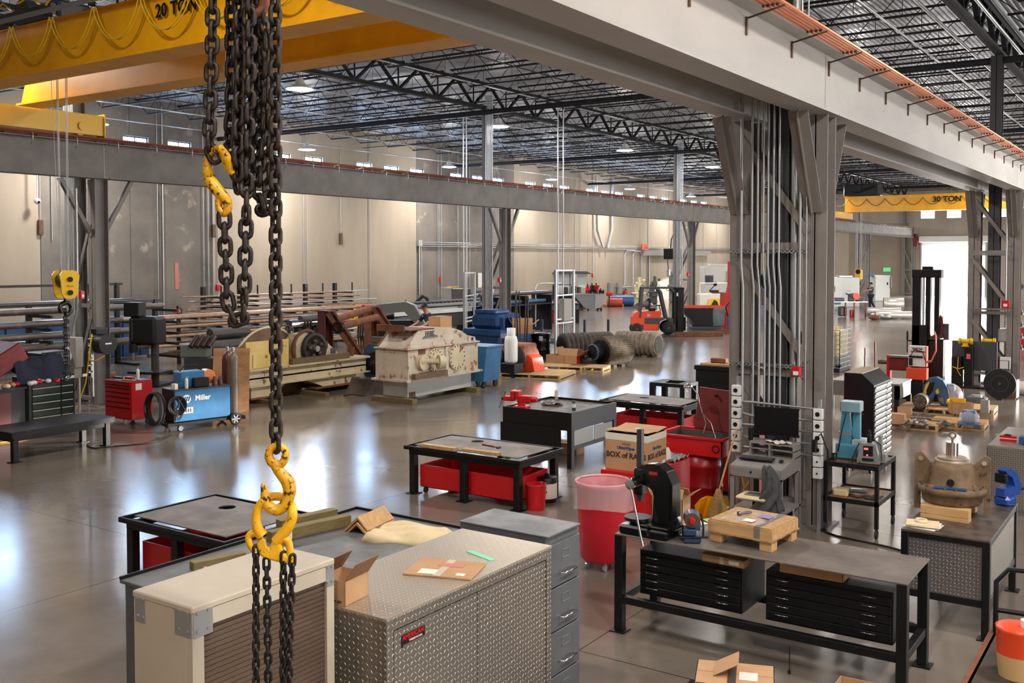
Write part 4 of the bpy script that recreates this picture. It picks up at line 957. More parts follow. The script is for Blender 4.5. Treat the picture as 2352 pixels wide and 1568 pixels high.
for k in range(10):
    a = -PI*.98+PI*.1*k*1.07; g = G(); g.cyl((.3*math.cos(a),.3*math.sin(a),.17),(.3*math.cos(a),.3*math.sin(a),.19),.014,n=6); g.obj('bolt', mat('bolt steel', S(110,100,90), .4,.6) if 'bolt steel' not in MATS else MATS['bolt steel'], t)
g = G(); g.cyl((0,-.23,.24),(0,-.215,.24),.036,n=16); g.obj('plug', black_m, t)
g = G(); g.bar((-.15,-.25,.188),(.15,-.25,.188),.07,.012,(0,0,1)); g.obj('blue_strip', blue_dk, t)
for z,lab in ((.95,'lower pine board under the brown gearbox'),(.995,'upper pine board under the brown gearbox')):
    g = G(); g.bb(-.26,.2,-.06,.06,0,.043 if z<.96 else .085,c=.003); tag(g.obj('pine_board', wood_m, loc=(-2.0,10.8,z), rz=-.06), lab, 'board', None)
g = G(); g.bb(-.26,.2,-.05,.05,0,.13,c=.003); tag(g.obj('pine_board', wood_m, loc=(-2.02,11.28,.95), rz=-.06), 'back pine block under the brown gearbox', 'board')
t = thing('bench_vise','blue bench vise with black jaw behind the brown gearbox','vise',(-1.62,11.78,.95),-.4)
g = G(); g.box((0,0,.05),(.16,.16,.1),c2=.02); g.prism([(-.1,.1),(.2,.1),(.22,.2),(.12,.36),(.0,.4),(-.08,.38),(-.04,.34),(.05,.3),(.1,.2),(-.1,.2)],-.05,.05,'X'); g.obj('vise_body', mat('vise bright blue', S(30,70,150), .3), t, bevel=.01)
g = G(); g.box((0,-.08,.3),(.13,.05,.1),c2=.01); g.obj('jaw', black_m, t); g = G(); g.cyl((0,.1,.14),(0,.34,.14),.018); g.cyl((-.1,.33,.14),(.1,.33,.14),.008); g.obj('screw_handle', black_m, t)
# bottle, papers, tape
q = at(2127,1187,.95); t = thing('bottle','small red squeeze bottle standing on the right workbench','bottle',q); g = G(); g.lathe([(.02,0),(.021,.07),(.012,.08),(.009,.09)],n=14); g.obj('bottle_body', mat('red glue bottle', S(150,26,40), .3), t); g = G(); g.cyl((0,0,.09),(0,0,.125),.008,.004,n=10); g.obj('cap', paper, t)
q = at(2120,1208,.95)
for k in range(7):
    g = G(); g.bb(-.15,.15,-.11,.11,0,.004); m = (paper, paper, red_dk, paper, paper, mat('manila folder', S(220,200,160), .8) if 'manila folder' not in MATS else MATS['manila folder'], MATS.get('manila folder', paper))[k]
    tag(g.obj('paper_folder', m, loc=q+Vector((random.uniform(-.01,.02),random.uniform(-.02,.02),.005*k+.001)), rz=-.1+.05*k), 'paper or folder in the pile on the corner of the right workbench', 'paper', 'papers piled on the right workbench')
g = G(); g.lathe([(.055,0),(.055,.03),(.04,.03),(.04,0),(.055,0)],n=24); tag(g.obj('tape_roll', mat('masking tape', S(214,196,160), .6), loc=q+Vector((-.02,.02,.037))),'roll of masking tape on the paper pile','tape')
# far right tread plate bench
x0,y0,y1,H = -2.36,15.45,17.3,.95
t = frame_table('workbench','silver topped tread plate bench at the right edge with small red box','workbench',x0,-1.5,y0,y1,H,grey_lt,.05,.02,0,None,topm=mat('aluminium bench top', S(170,164,158), .35,.5)); g = G(); g.bb(.0,.86,-.012,-.002,.08,H-.02); g.bb(-.012,-.002,0,1.85,.08,H-.02); g.obj('side_panel', dplate, t)
q = at(2318,1014,.97); t = thing('parts_box','small red and white box on the silver tread plate bench','box',q+Vector((0,.0,0))); g = G(); g.bb(-.12,.1,-.05,.05,0,.085,c=.003); g.obj('carton', red_m, t); g=G(); g.bb(-.121,.101,-.051,.051,.045,.055); g.obj('stripe', paper, t)
g = G(); g.torus((0,0,.0),.045,.008,'Z',18,6); tag(g.obj('steel_ring', black_m, loc=q+Vector((-.02,.0,.094))),'dark ring lying on the small red and white box','ring')
g = G(); g.bb(-.15,.1,-.1,.1,0,.1,c=.01); g.bb(.0,.1,-.05,.05,.1,.16,c=.01); tag(g.obj('small_anvil', blue_dk, loc=at(2348,1020,.97)+Vector((.1,.1,0))),'dark blue metal block at the end of the silver bench','tool')
# orange bucket, cart corner at bottom right
t = thing('hand_cart','black tube framed cart with old wooden deck at the bottom right corner','cart',at(2335,1548,.56)+Vector((.02,.05,-.56)));
g = G(); g.bb(-.3,.6,-1.2,.9,.5,.56,c=.01); g.obj('deck', mat('grimy deck wood',S(70,58,48),.8,0,S(50,42,36),4), t)
g = G(); g.tube([(-.28,.75,.56),(-.28,.75,.98),(-.2,.8,1.08),(0.1,.8,1.1),(.3,.8,1.1)],.02,8); g.tube([(-.28,.75,.75),(.3,.8,.75)],.02,8); g.obj('push_handle', black_m, t)
g = G(); g.bb(-.33,-.27,-1.2,.9,.44,.56)
for k in range(8): g.cyl((-.345,-1.1+.27*k,.5),(-.33,-1.1+.27*k,.5),.025,n=6)
g.obj('edge_rail', rust_m, t)
for y in (-.9,.6):
    g = G(); g.cyl((-.25,y,.12),(-.18,y,.12),.12,n=20); g.bar((-.21,y,.12),(-.21,y,.44),.04,.06); g.obj('wheel', rubber, t)
t = thing('bucket','orange lidded bucket on the cart at the bottom right corner','bucket',at(2338,1552,.56)+Vector((0,.0,.002))); g = G(); g.lathe([(.13,0),(.145,.17)],n=28); g.obj('lower_band', mat('printed cream band', S(206,170,120), .5), t); g = G(); g.lathe([(.145,.17),(.15,.34),(.155,.36),(.12,.37),(.0,.37)],n=28); g.obj('bucket_body', orange_m, t); g = G(); g.cyl((.05,0,.37),(.05,0,.42),.04); g.obj('cap', paper, t)
# boxes at the bottom edge
t = carton('cardboard_box','taped cardboard box with loose flap at the bottom centre edge', at(1700,1530,.62)+Vector((0,-.1,-.3)), .55,.42,.28,.35,'closed'); g = G(); g.bb(-.05,.01,-.211,.211,.281,.283); g.obj('tape', mat('dark tape', S(70,64,60), .3), t); g = G(); g.bb(.03,.16,-.1,.04,.2815,.283); g.obj('paper_label', paper, t)
g = G(); g.bb(0,.2,-.2,.05,-.002,.002, Matrix.Translation((-.15,.12,.285)) @ Matrix.Rotation(-.5,4,'Y')); g.obj('flap', card, t)
boxa = t.location.copy()
t = carton('cardboard_box','open cardboard box at the bottom edge under the right end of the workbench', at(1985,1560,.5)+Vector((0,-.12,-.3)), .34,.3,.28,.05,'none'); boxb = t.location.copy()
t = frame_table('low_table','low black steel table holding the cardboard boxes at the bottom edge','table', boxa.x-.5, boxb.x+.35, boxa.y-.5, boxa.y+.35, boxa.z-.002, plate_m, .05,.02,0,None,topm=black_m) if boxa.z > .1 else None
g = G(); g.cyl((0,0,0),(0,0,.22),.004,n=6); g.cyl((0,0,0),(0,0,.03),.012,n=8); tag(g.obj('dial_rod', black_m, loc=at(1815,1545,boxa.z)+Vector((.0,-.02,0))),'thin dark rod standing beside the taped box at the bottom edge','rod')
# ================================================================= MID GROUND
SPLIT = {'hub','web_rib','bezel','sticker','yellow_panel','side_panel','post','saddle','wheel_guard','brace','leg_foot','stripe','jaw','tall_rod','frame_bar','data_plate','upright','door','strap','side_rail','rung','pulley_slot','wheel','panel'}
def P(t, name, m, *ops, **k):
    if name in SPLIT and len(ops) > 1: return [P(t, name, m, o, **k) for o in ops][0]
    g = G()
    for o in ops:
        c = o[0]
        if c == 'b': g.bb(*o[1:7], c=o[7] if len(o) > 7 else 0)
        elif c == 'c': g.cyl(*o[1:])
        elif c == 't': g.tube(*o[1:])
        elif c == 'r': g.bar(*o[1:])
        elif c == 'o': g.torus(*o[1:])
        elif c == 'l': g.lathe(*o[1:])
        elif c == 'p': g.prism(*o[1:])
        elif c == 's': g.sph(*o[1:])
    return g.obj(name, m, t, **k)
def caster(t, x, y, r=.05, h=.12):
    return P(t, 'caster', rubber, ('c',(x-.015,y,r),(x+.015,y,r),r), ('r',(x,y,r),(x,y+.01,h),.05,.02))
def weld_table(label, x0, x1, y0, y1, H, drawer=True, hole=(.5,.5), group='black welding tables with steel tops'):
    t = thing('welding_table', label, 'table', (x0,y0,0), 0, group); w, d = x1-x0, y1-y0
    hx, hy = hole[0]*w, hole[1]*d; R = .1; g = G(); n = 24      # plate with a round hole
    ring = [(hx+R*math.cos(2*PI*i/n), hy+R*math.sin(2*PI*i/n)) for i in range(n)]
    def onrect(a):
        c, s = math.cos(a), math.sin(a); tx = ((w-.06-hx) if c > 0 else (hx-.06))/max(abs(c),1e-6); ty = ((d-.06-hy) if s > 0 else (hy-.06))/max(abs(s),1e-6); k = min(tx, ty); return (hx+c*k, hy+s*k)
    out = [onrect(2*PI*i/n) for i in range(n)]
    for ang in [(0,0)]: pass
    V = [(x,y,H) for x,y in ring]+[(x,y,H) for x,y in out]+[(x,y,H-.012) for x,y in ring]+[(x,y,H-.012) for x,y in out]
    Fs = []
    for i in range(n):
        j = (i+1)%n; Fs += [(i,n+i,n+j,j),(2*n+i,2*n+j,3*n+j,3*n+i),(i,j,2*n+j,2*n+i),(n+i,3*n+i,3*n+j,n+j)]
    g.add(V, Fs)
    for cx, cy in ((.06,.06),(w-.06,.06),(w-.06,d-.06),(.06,d-.06)):
        near = sorted(out, key=lambda q: (q[0]-cx)**2+(q[1]-cy)**2)[:2]; tri = [(cx,cy)]+near
        a = (tri[1][0]-tri[0][0])*(tri[2][1]-tri[0][1])-(tri[1][1]-tri[0][1])*(tri[2][0]-tri[0][0])
        if a < 0: tri = [tri[0],tri[2],tri[1]]
        g.prism(tri, H-.012, H, 'Z')
    g.obj('tabletop', plate_m, t)
    P(t, 'rim', black_m, ('b',-.06,w+.06,-.06,-.03,H-.06,H-.01),('b',-.06,w+.06,d+.03,d+.06,H-.06,H-.01),('b',-.06,-.03,-.03,d+.03,H-.06,H-.01),('b',w+.03,w+.06,-.03,d+.03,H-.06,H-.01),('b',-.06,w+.06,-.06,0.1,H-.065,H-.055),('b',-.06,w+.06,d-.1,d+.06,H-.065,H-.055))
    P(t, 'frame', black_m, ('b',0,w,0,.06,H-.14,H-.065),('b',0,w,d-.06,d,H-.14,H-.065),('b',0,.06,.06,d-.06,H-.14,H-.065),('b',w-.06,w,.06,d-.06,H-.14,H-.065))
    for a in (0,w/2-.05,w-.1):
        for b in (0,d-.1): P(t, 'leg', black_m, ('b',a,a+.1,b,b+.1,.01,H-.13,.004),('b',a-.04,a+.14,b-.04,b+.14,0,.014))
    if drawer:
        b = thing('parts_bin', 'red rolling parts bin under the '+label.split(',')[0], 'bin', (x0+.12,y0+.12,.1), 0, None); ww, dd = w-.24, d-.24
        P(b, 'bin_body', red_m, ('b',0,ww,0,.01,0,.34),('b',0,ww,dd-.01,dd,0,.34),('b',0,.01,0,dd,0,.34),('b',ww-.01,ww,0,dd,0,.34),('b',0,ww,0,dd,0,.01))
        for x in (.06,ww-.06):
            for y in (.06,dd-.06): P(b, 'caster', rubber, ('c',(x-.015,y,-.055),(x+.015,y,-.055),.045),('r',(x,y,-.05),(x,y,0),.04,.02))
    return t
weld_table('nearest black welding table with grey top at lower left, round hole in top', -9.77,-8.12,6.72,7.95,.73, hole=(.38,.72))
weld_table('black welding table in the centre, with two wood blocks and a tool on top', -9.85,-7.83,11.68,12.75,.75, hole=(.35,.75))
weld_table('black welding table beyond the deep black tank table, round hole in top', -9.8,-8.08,17.68,18.72,.75, hole=(.35,.6))
for k, (px, py, rz, lab) in enumerate(((1008,1026,-.0,'left rough wood block on the centre welding table'),(1105,1037,.02,'right rough wood block on the centre welding table'))):
    q = at(px,py,.78); g = G(); g.bb(-.32,.32,-.05,.05,0,.05,c=.004); tag(g.obj('wood_block', osb, loc=(q.x,q.y,.752), rz=rz), lab, 'wood block')
q = at(1128,1022,.83); t = thing('torch_handle', 'red handled hand tool on the right wood block of the centre table', 'hand tool', (q.x,q.y,.815), -.15); P(t,'handle',red_dk,('c',(-.18,0,0),(.05,0,0),.014)); P(t,'head',brown_m,('c',(.05,0,0),(.18,0,0),.009),('c',(.16,-.04,0),(.16,.03,0),.018))
q = at(1172,1142); t = thing('bucket','small red bucket under the right end of the centre welding table','bucket',(-8.0,12.2,0)); P(t,'bucket_body',red_m,('l',[(.13,0),(.15,.36),(.155,.37),(.14,.37),(.125,.02),(0,.02)],(0,0,0),'Z',24)); t.location = (-7.72,11.95,0)
t = thing('solvent_can','black pail with red diamond hazard label beside the small red bucket','can',(-7.85,12.45,0)); P(t,'can_body',black_m,('l',[(.15,0),(.15,.36),(.14,.37),(.0,.37)],(0,0,0),'Z',24),('c',(0,0,.37),(0,0,.41),.03)); P(t,'paper_label',paper,('l',[(.1505,.06),(.1505,.28)],(0,0,0),'Z',24))
M = face_m((.03,-.151,.17),(.1,-1,0)) @ Matrix.Rotation(PI/4,4,'Z'); g = G(); g.bb(-.05,.05,-.05,.05,0,.003,M); g.obj('hazard_label', red_m, t)
for px,py,m,lab in ((1228,1040,red_m,'round red tin on the floor behind the centre welding table'),):
    q = at(px,py); t = thing('tin','round red tin on the floor behind the centre welding table','tin',q); P(t,'tin_body',red_m,('c',(0,0,0),(0,0,.14),.14)); P(t,'lid',paper,('c',(0,0,.14),(0,0,.16),.13))
carton('cardboard_box','cardboard box on the floor under the deep black tank table', at(1285,1045)+Vector((0,.3,0)), .5,.35,.2,.1,'closed')
# deep black table with tank
x0,x1,y0,y1,H = -10.1,-8.68,14.55,16.15,.96
t = thing('tank_table','deep black steel tank table with raised rim carrying a red vise','table',(x0,y0,0)); w,d = x1-x0,y1-y0
P(t,'tabletop',plate_d,('b',.03,w-.03,.03,d-.03,H-.06,H-.04))
P(t,'tank',black_m,('b',0,w,0,.03,H-.3,H),('b',0,w,d-.03,d,H-.3,H),('b',0,.03,.03,d-.03,H-.3,H),('b',w-.03,w,.03,d-.03,H-.3,H),('b',0,w,0,d,H-.31,H-.3))
P(t,'skirt',black_m,('b',-.03,w-.2,-.03,-.01,.3,H-.27))
for a in (0,w-.09):
    for b in (0,d-.1): P(t,'leg',black_m,('b',a,a+.09,b,b+.1,0,H-.3,.003))
P(t,'side_panel',mat('grey side sheet',S(130,130,128),.4,.3),('b',w-.03,w-.02,.1,d/2-.02,.38,H-.33),('b',w-.03,w-.02,d/2+.02,d-.1,.38,H-.33)); P(t,'stretcher',black_m,('b',w-.05,w,.1,d-.1,.32,.38))
def vise(label, loc, rz, m, s=1.0):
    t = thing('bench_vise', label, 'vise', loc, rz); P(t,'base',m,('b',-.1*s,.1*s,-.1*s,.1*s,0,.04*s,.01),('c',(0,0,.04*s),(0,0,.1*s),.06*s))
    P(t,'body',m,('b',-.06*s,.16*s,-.06*s,.06*s,.09*s,.19*s,.015),('b',-.08*s,-.02*s,-.08*s,.08*s,.15*s,.26*s,.012),('c',(.16*s,0,.14*s),(.24*s,0,.14*s),.04*s))
    P(t,'jaw',m,('b',-.16*s,-.1*s,-.08*s,.08*s,.12*s,.26*s,.012),('b',-.28*s,-.1*s,-.045*s,.045*s,.1*s,.17*s,.01))
    P(t,'handle',black_m,('t',[(-.3*s,-.14*s,.02*s),(-.3*s,0,.13*s),(-.3*s,.1*s,.22*s)],.009*s,6),('c',(-.32*s,0,.13*s),(-.26*s,0,.13*s),.025*s)); return t
vise('red bench vise on the corner of the deep black tank table', (-9.85,14.78,.92), .2, red_m, 1.2)
q = at(1278,917,.92); t = spray('squirt_bottle','clear squirt bottle with thin spout on the deep black table',(q.x,q.y,.92),.035,.2,mat('yellowish plastic',S(200,186,140),.4),paper,'bottle'); 
q = at(1318,942,.92); t = spray('squirt_bottle','dark blue squirt bottle at the front of the deep black table',(q.x,q.y,.92),.035,.2,mat('blue grey plastic',S(50,66,80),.4),black_m,'bottle'); 
q = at(1262,930,.92); t = thing('steel_ring','stack of dark metal rings on the deep black table','ring',(q.x,q.y,.92)); P(t,'ring',black_m,('l',[(.17,0),(.17,.02),(.13,.02),(.13,0),(.17,0)],(0.06,.05,0),'Z',28)); P(t,'upper_ring',mat('steel ring grey',S(120,120,120),.3,.7),('l',[(.13,.02),(.13,.07),(.1,.07),(.1,.02),(.13,.02)],(-.03,0,0),'Z',28))
# stool-like black stand
x0,x1,y0,y1,H=-10.3,-9.42,20.75,21.5,.74
t = thing('machine_stand','small open topped black steel stand beyond the welding tables','stand',(x0,y0,0)); w,d=x1-x0,y1-y0
P(t,'top_frame',black_m,('b',0,w,0,.12,H-.08,H,.005),('b',0,w,d-.12,d,H-.08,H,.005),('b',0,.22,.12,d-.12,H-.08,H),('b',w-.22,w,.12,d-.12,H-.08,H))
for a in (0,w-.12):
    for b in (0,d-.12): P(t,'leg',black_m,('b',a,a+.12,b,b+.12,0,H-.08,.004))
x0,y0=-10.15,22.9
t = thing('surface_plate_stand','black box cabinet with flat top behind the near twin column','stand',(x0,y0,0)); P(t,'body',black_m,('b',.03,1.0,.03,.8,.05,.84,.01)); P(t,'top_slab',black_m,('b',0,1.05,0,.85,.84,.95,.01)); P(t,'foot',black_m,('b',.05,.95,.05,.75,0,.05))
for k in range(3): tag(G().bb(0,.75-.1*k,0,.1,0,.05,c=.003).obj('lumber', wood_m, loc=(x0+.1+.05*k,y0+.15+.2*k,.95), rz=.1*k), 'short pine lumber piece on the black box cabinet', 'lumber', 'lumber on the black box cabinet')
tag(G().bb(0,.4,0,.2,0,.12,c=.02).obj('angle_iron', rust_m, loc=(x0+.3,y0+.3,1.0)), 'rusty casting on the lumber of the black box cabinet', 'casting')
# trash can
t = thing('trash_can','tall round red trash can on casters with clear pink-looking bag liner','trash can',(-5.63,10.16,0))
P(t,'can_body',red_pl,('l',[(.24,.1),(.27,.14),(.3,.7),(.31,.95),(.325,.96),(.325,1.0),(.305,1.0),(.29,.7),(.25,.15),(0,.15)],(0,0,0),'Z',40))
g = G(); N = 60
for z0, z1, r0, r1 in ((1.01,.72,.332,.335),):
    def lf(a, b):
        th = 2*PI*a; r = .328+.012*b+.008*math.sin(th*9+b*4)*b+.006*math.sin(th*23)*b; return (r*math.cos(th), r*math.sin(th), 1.012-.3*b-.03*math.sin(th*2+1)*b)
    g.grid(lf, 72, 8)
    def li(a, b):
        th = 2*PI*a; r = .312-.04*min(1,b*4)+.004*math.sin(th*11+b*5)*b; return (r*math.cos(th), r*math.sin(th), 1.012-.4*b)
    g.grid(li, 72, 6); g.torus((0,0,1.012),.323,.008,'Z',48,6)
g.obj('bag_liner', plastic_bag, t)
for k in range(5): a = 2*PI*k/5+.3; P(t,'caster',galv,('c',(.2*math.cos(a)-.012,.2*math.sin(a),.04),(.2*math.cos(a)+.012,.2*math.sin(a),.04),.04),('r',(.2*math.cos(a),.2*math.sin(a),.04),(.2*math.cos(a),.2*math.sin(a)+.01,.11),.03,.02))
# red cabinet with rag box
x0,x1,y0,y1,H=-6.5,-5.83,11.65,13.05,.78
t = thing('tool_cabinet','low red tool cabinet carrying the box of rags','cabinet',(x0,y0,0)); w,d=x1-x0,y1-y0
P(t,'body',red_m,('b',0,w,0,d,.06,H,.008)); P(t,'base',black_m,('b',.03,w-.03,.03,d-.03,0,.06)); P(t,'drawer_pull',tape_m,('b',.1,.3,-.02,0,.6,.62),('b',.35,w-.05,-.02,0,.6,.62)); P(t,'drawer',red_m,('b',.03,w-.03,-.012,0,.5,.72,.004)); P(t,'paper_label',paper,('b',w-.14,w-.06,-.014,-.012,.6,.7))
t = thing('rag_box','big cardboard box printed BOX of RAGS on the low red cabinet','cardboard box',(-6.16,12.02,.78),.0); w,d,h=.62,.58,.5
P(t,'box_body',card,('b',-w/2,w/2,-d/2,d/2,0,h-.01,.003)); P(t,'tape',mat('white band',S(222,214,200),.6),('b',-w/2-.001,w/2+.001,-d/2-.001,d/2+.001,h-.1,h-.01))
g = G(); g.bb(-w/2,w/2,-.0,d/2+.01,0,.006,Matrix.Translation((0,0,h)) @ Matrix.Rotation(.1,4,'X')); g.obj('flap', card, t); g = G(); g.bb(-w/2,w/2,-d/2-.01,0,0,.006,Matrix.Translation((0,0,h+.01)) @ Matrix.Rotation(-.04,4,'X')); g.obj('flap', card, t)
P(t,'clear_tape',tape_m,('b',-.03,.03,-d/2,d/2,h+.012,h+.016))
text('BOX of RAGS',.1,mat('dark brown print',S(60,40,30),.8),t,face_m((0,-d/2-.002,.2),(0,-1,0)),bold=.003); text('BOX of RAGS',.1,MATS['dark brown print'],t,face_m((w/2+.002,0,.2),(1,0,0)),bold=.003,sx=.9)
text('UltraWipes',.055,blue_dk,t,face_m((0,-d/2-.002,.3),(0,-1,0)),bold=.002); text('UltraWipes',.055,blue_dk,t,face_m((w/2+.002,0,.3),(1,0,0)),bold=.002)
P(t,'hand_hole',card_in,('b',-.06,.06,-d/2-.003,-d/2,.34,.37)); g=G(); g.torus((.22,-d/2-.002,.06),.035,.004,'Y',16,4); g.bar((.2,-d/2-.002,.05),(.24,-d/2-.002,.07),.004,.01); g.obj('print_mark', black_m, t); P(t,'paper_label',paper,('b',w/2,w/2+.002,.16,.26,.03,.1))
q = at(1548,1058,.8); t = thing('spray_bottle','white spray bottle with red trigger behind the box of rags','bottle',(-5.97,12.6,.78)); P(t,'bottle_body',white_m,('l',[(.05,0),(.052,.12),(.02,.19),(.016,.2)],(0,0,0),'Z',16)); P(t,'trigger',red_m,('b',-.05,.03,-.012,.012,.22,.26,.005),('c',(0,0,.2),(0,0,.23),.017),('r',(-.03,0,.22),(-.05,0,.17),.01,.01))
g = G(); g.grid(lambda a,b:(-.18+.36*a,-.25+.5*b,.03+.02*math.sin(a*17)*math.sin(b*23)+.012*math.sin(a*41+b*30)),24,28); tag(g.obj('rag_pile', mat('dark rags',S(60,58,56),.9,0,S(150,150,150),14), loc=(-6.02,12.78,.78), solid=.005), 'crumpled dark and grey rags beside the white spray bottle', 'rags')
# parts washer on a drum
c0 = Vector((-5.85,13.55,0)); t = thing('parts_washer','red parts washer sink with raised lid standing on a red drum','parts washer',c0)
P(t,'drum',red_dk if 0 else mat('deep red drum',S(150,16,22),.35),('l',[(.285,0),(.29,.02),(.285,.04),(.285,.28),(.297,.3),(.285,.32),(.285,.58),(.297,.6),(.285,.62),(.285,.8),(0,.8)],(0,0,0),'Z',36))
g = G(); W0,W1,D0,D1 = -.55,.42,-.33,.38
for a,b,c,d in ((W0,W1,D0,D0+.015),(W0,W1,D1-.015,D1),(W0,W0+.015,D0,D1),(W1-.015,W1,D0,D1)): g.bb(a,b,c,d,.8,1.04)
g.bb(W0,W1,D0,D1,.78,.8); g.bb(W0-.03,W1+.03,D0-.03,D0,1.02,1.05); g.bb(W0-.03,W1+.03,D1,D1+.03,1.02,1.05); g.bb(W0-.03,W0,D0,D1,1.02,1.05); g.bb(W1,W1+.03,D0,D1,1.02,1.05); g.obj('sink', red_m, t)
P(t,'sink_lining',mat('sink inside grey',S(84,82,74),.6),('b',W0+.016,W1-.016,D0+.016,D1-.016,.801,.81),('b',W0+.016,W1-.016,D1-.03,D1-.016,.81,1.02),('b',W0+.016,W0+.03,D0+.016,D1-.016,.81,1.02))
g = G(); g.bb(0,.7,-.02,.0,0,.62,Matrix.Translation((W0+.25,D1-.02,1.05)) @ Matrix.Rotation(-.18,4,'X') @ Matrix.Rotation(.06,4,'Y'),c=.008); g.obj('lid', red_dk, t)
P(t,'lid_knob',black_m,('c',(.05,D1-.0,1.55),(.05,D1-.07,1.56),.02))
P(t,'lamp_neck',chrome,('t',[(.0,.0,1.04),(.03,.02,1.2),(-.08,.05,1.45),(-.1,.02,1.6),(-.18,-.03,1.72)],.009,8),('t',[(.2,0,.95),(.12,.0,1.2),(-.04,.02,1.35)],.008,6))
P(t,'lamp_shade',chrome,('l',[(.02,.06),(.05,.04),(.075,0),(.07,.0),(.045,.03)],(-.23,-.04,1.7),'Z',18))
P(t,'hose',black_m,('t',[(.35,-.2,.95),(.42,-.3,.7),(.4,-.33,.4),(.38,-.33,.1)],.02,8),('o',(.33,-.34,.9),.05,.008,'Y',16,6))
t = thing('sign_board','tall cream board with handwritten lines leaning behind the parts washer','board',(-6.75,15.3,0),.05); g = G(); g.bb(0,.42,0,.012,0,1.25,Matrix.Rotation(-.08,4,'X')); g.obj('board', mat('cream board',S(214,200,170),.7), t)
for i in range(9):
    g = G(); g.bb(.05,.06+.3*random.uniform(.6,1),-.004,-.001,.5+.07*i,.515+.07*i,Matrix.Rotation(-.08,4,'X')); g.obj('writing_line', black_m, t)
t = thing('red_cabinet','upright red steel cabinet between the parts washer and the computer desk','cabinet',(-5.95,14.3,0)); P(t,'body',red_m,('b',0,.62,0,.5,.05,1.12,.008)); P(t,'base',black_m,('b',.03,.6,.03,.47,0,.05)); P(t,'paper_label',paper,('b',.45,.58,-.003,0,.85,1.02)); P(t,'top_items',green_dk,('c',(.3,.2,1.12),(.3,.2,1.2),.07),('c',(.45,.2,1.12),(.45,.2,1.24),.05))
t = thing('push_broom','corn broom with wooden handle leaning by the yellow dustpan','broom',(-5.28,12.75,0))
P(t,'handle',wood_m,('c',(.0,.0,.42),(.22,.12,1.28),.013)); g = G(); g.lathe([(.17,0),(.13,.18),(.06,.38),(.028,.46)],(0,0,0),'Z',20,True,1,.35); g.obj('bristles', straw, t); t.rotation_euler = (0,0,.2)
t = thing('dustpan','yellow lobby dustpan with upright handle standing by the corn broom','dustpan',(-5.42,12.98,0)); P(t,'pan',yellow_m,('p',[(-.2,0),(.24,0),(.26,.2),(.18,.28),(-.14,.28),(-.22,.18)],0,.02),('p',[(-.2,0),(-.18,0),(-.12,.27),(-.14,.28),(-.22,.18)],-.2,0),('p',[(.22,0),(.24,0),(.26,.2),(.18,.28),(.16,.27)],-.2,0),('b',-.2,.24,-.2,0,0,.01)); P(t,'handle',black_m,('c',(0,-.01,.26),(.16,.02,.85),.012))
# computer desk
x0,x1,y0,y1,H=-4.88,-4.2,12.15,12.9,1.0
gd = mat('desk grey',S(128,124,120),.5)
t = thing('shop_desk','grey steel standing shop desk with slanted top holding keyboard and monitor','desk',(x0,y0,0)); w,d=x1-x0,y1-y0
P(t,'desktop',gd,('p',[(0,H-.06),(0.4,H-.0),(d,H+.02),(d,H-.16),(0,H-.2)],0,w,'X')); P(t,'drawer',gd,('b',.02,w-.02,-.012,0,H-.19,H-.07,.004)); P(t,'lock',black_m,('c',(w*.42,-.014,H-.12),(w*.42,-.02,H-.12),.014))
for a in (0,w-.06):
    for b in (0,d-.06): P(t,'leg',gd,('b',a,a+.06,b,b+.005,0,H-.18),('b',a if a==0 else a+.055,a+.005 if a==0 else a+.06,b,b+.06,0,H-.18))
P(t,'lower_shelf',gd,('b',0,w,0.05,d,.35,.38)); P(t,'riser_shelf',gd,('b',0.08,w,d-.28,d-.02,H+.16,H+.18),('b',.08,.1,d-.28,d-.02,H,H+.16),('b',w-.02,w,d-.28,d-.02,H,H+.16),('b',w/2,w/2+.015,d-.28,d-.02,H,H+.16),('b',.08,w,d-.28,d-.02,H+.09,H+.1))
t = thing('monitor','black flat computer monitor seen from the front on the grey shop desk','monitor',(-4.5,12.8,1.18),.12); P(t,'screen',screen_m,('b',-.29,.29,-.02,.01,.09,.44,.006)); P(t,'bezel',black_m,('b',-.3,.3,-.015,.02,.07,.1,.004),('b',-.3,.3,-.012,.02,.43,.45,.004)); P(t,'stand',black_m,('b',-.12,.12,-.08,.08,0,.012,.004),('b',-.03,.03,.0,.03,.0,.2)); P(t,'speaker',black_m,('b',-.36,-.31,-.05,.03,0,.16,.006))
t = thing('keyboard','black computer keyboard on the slanted desk top','keyboard',(-4.62,12.42,.995),.03); g = G(); g.bb(-.22,.22,-.07,.07,0,.02,Matrix.Rotation(.1,4,'X'),c=.004); g.obj('case', black_m, t); g = G()
for i in range(15):
    for j in range(5): g.bb(-.212+.0285*i,-.188+.0285*i,-.062+.025*j,-.042+.025*j,.02,.026,Matrix.Rotation(.1,4,'X'))
g.obj('keys', mat('key grey',S(58,58,60),.5), t)
t = thing('computer_mouse','black computer mouse right of the keyboard','mouse',(-4.3,12.42,.99)); P(t,'shell',black_m,('s',(0,0,.015),.03,12,8,1,1.6,.6))
g = G(); g.grid(lambda a,b:(-.16+.32*a,-.07+.12*b,.02+.015*math.sin(a*9)*math.sin(b*5+1)+.01*math.sin(a*23)),20,8); tag(g.obj('glove', mat('white glove',S(214,206,196),.8), loc=(-4.42,12.68,1.185), solid=.01),'crumpled white glove on the riser shelf under the monitor','glove')
t = thing('stool','shop stool with square cream padded seat and black tube legs','stool',(-4.5,12.02,0)); P(t,'seat',cloth_cr,('b',-.19,.19,-.17,.17,.58,.63,.02)); P(t,'seat_pad',mat('grey pad',S(96,96,96),.8),('b',-.1,.1,-.09,.09,.63,.636)); P(t,'post',black_m,('c',(0,0,.3),(0,0,.58),.025))
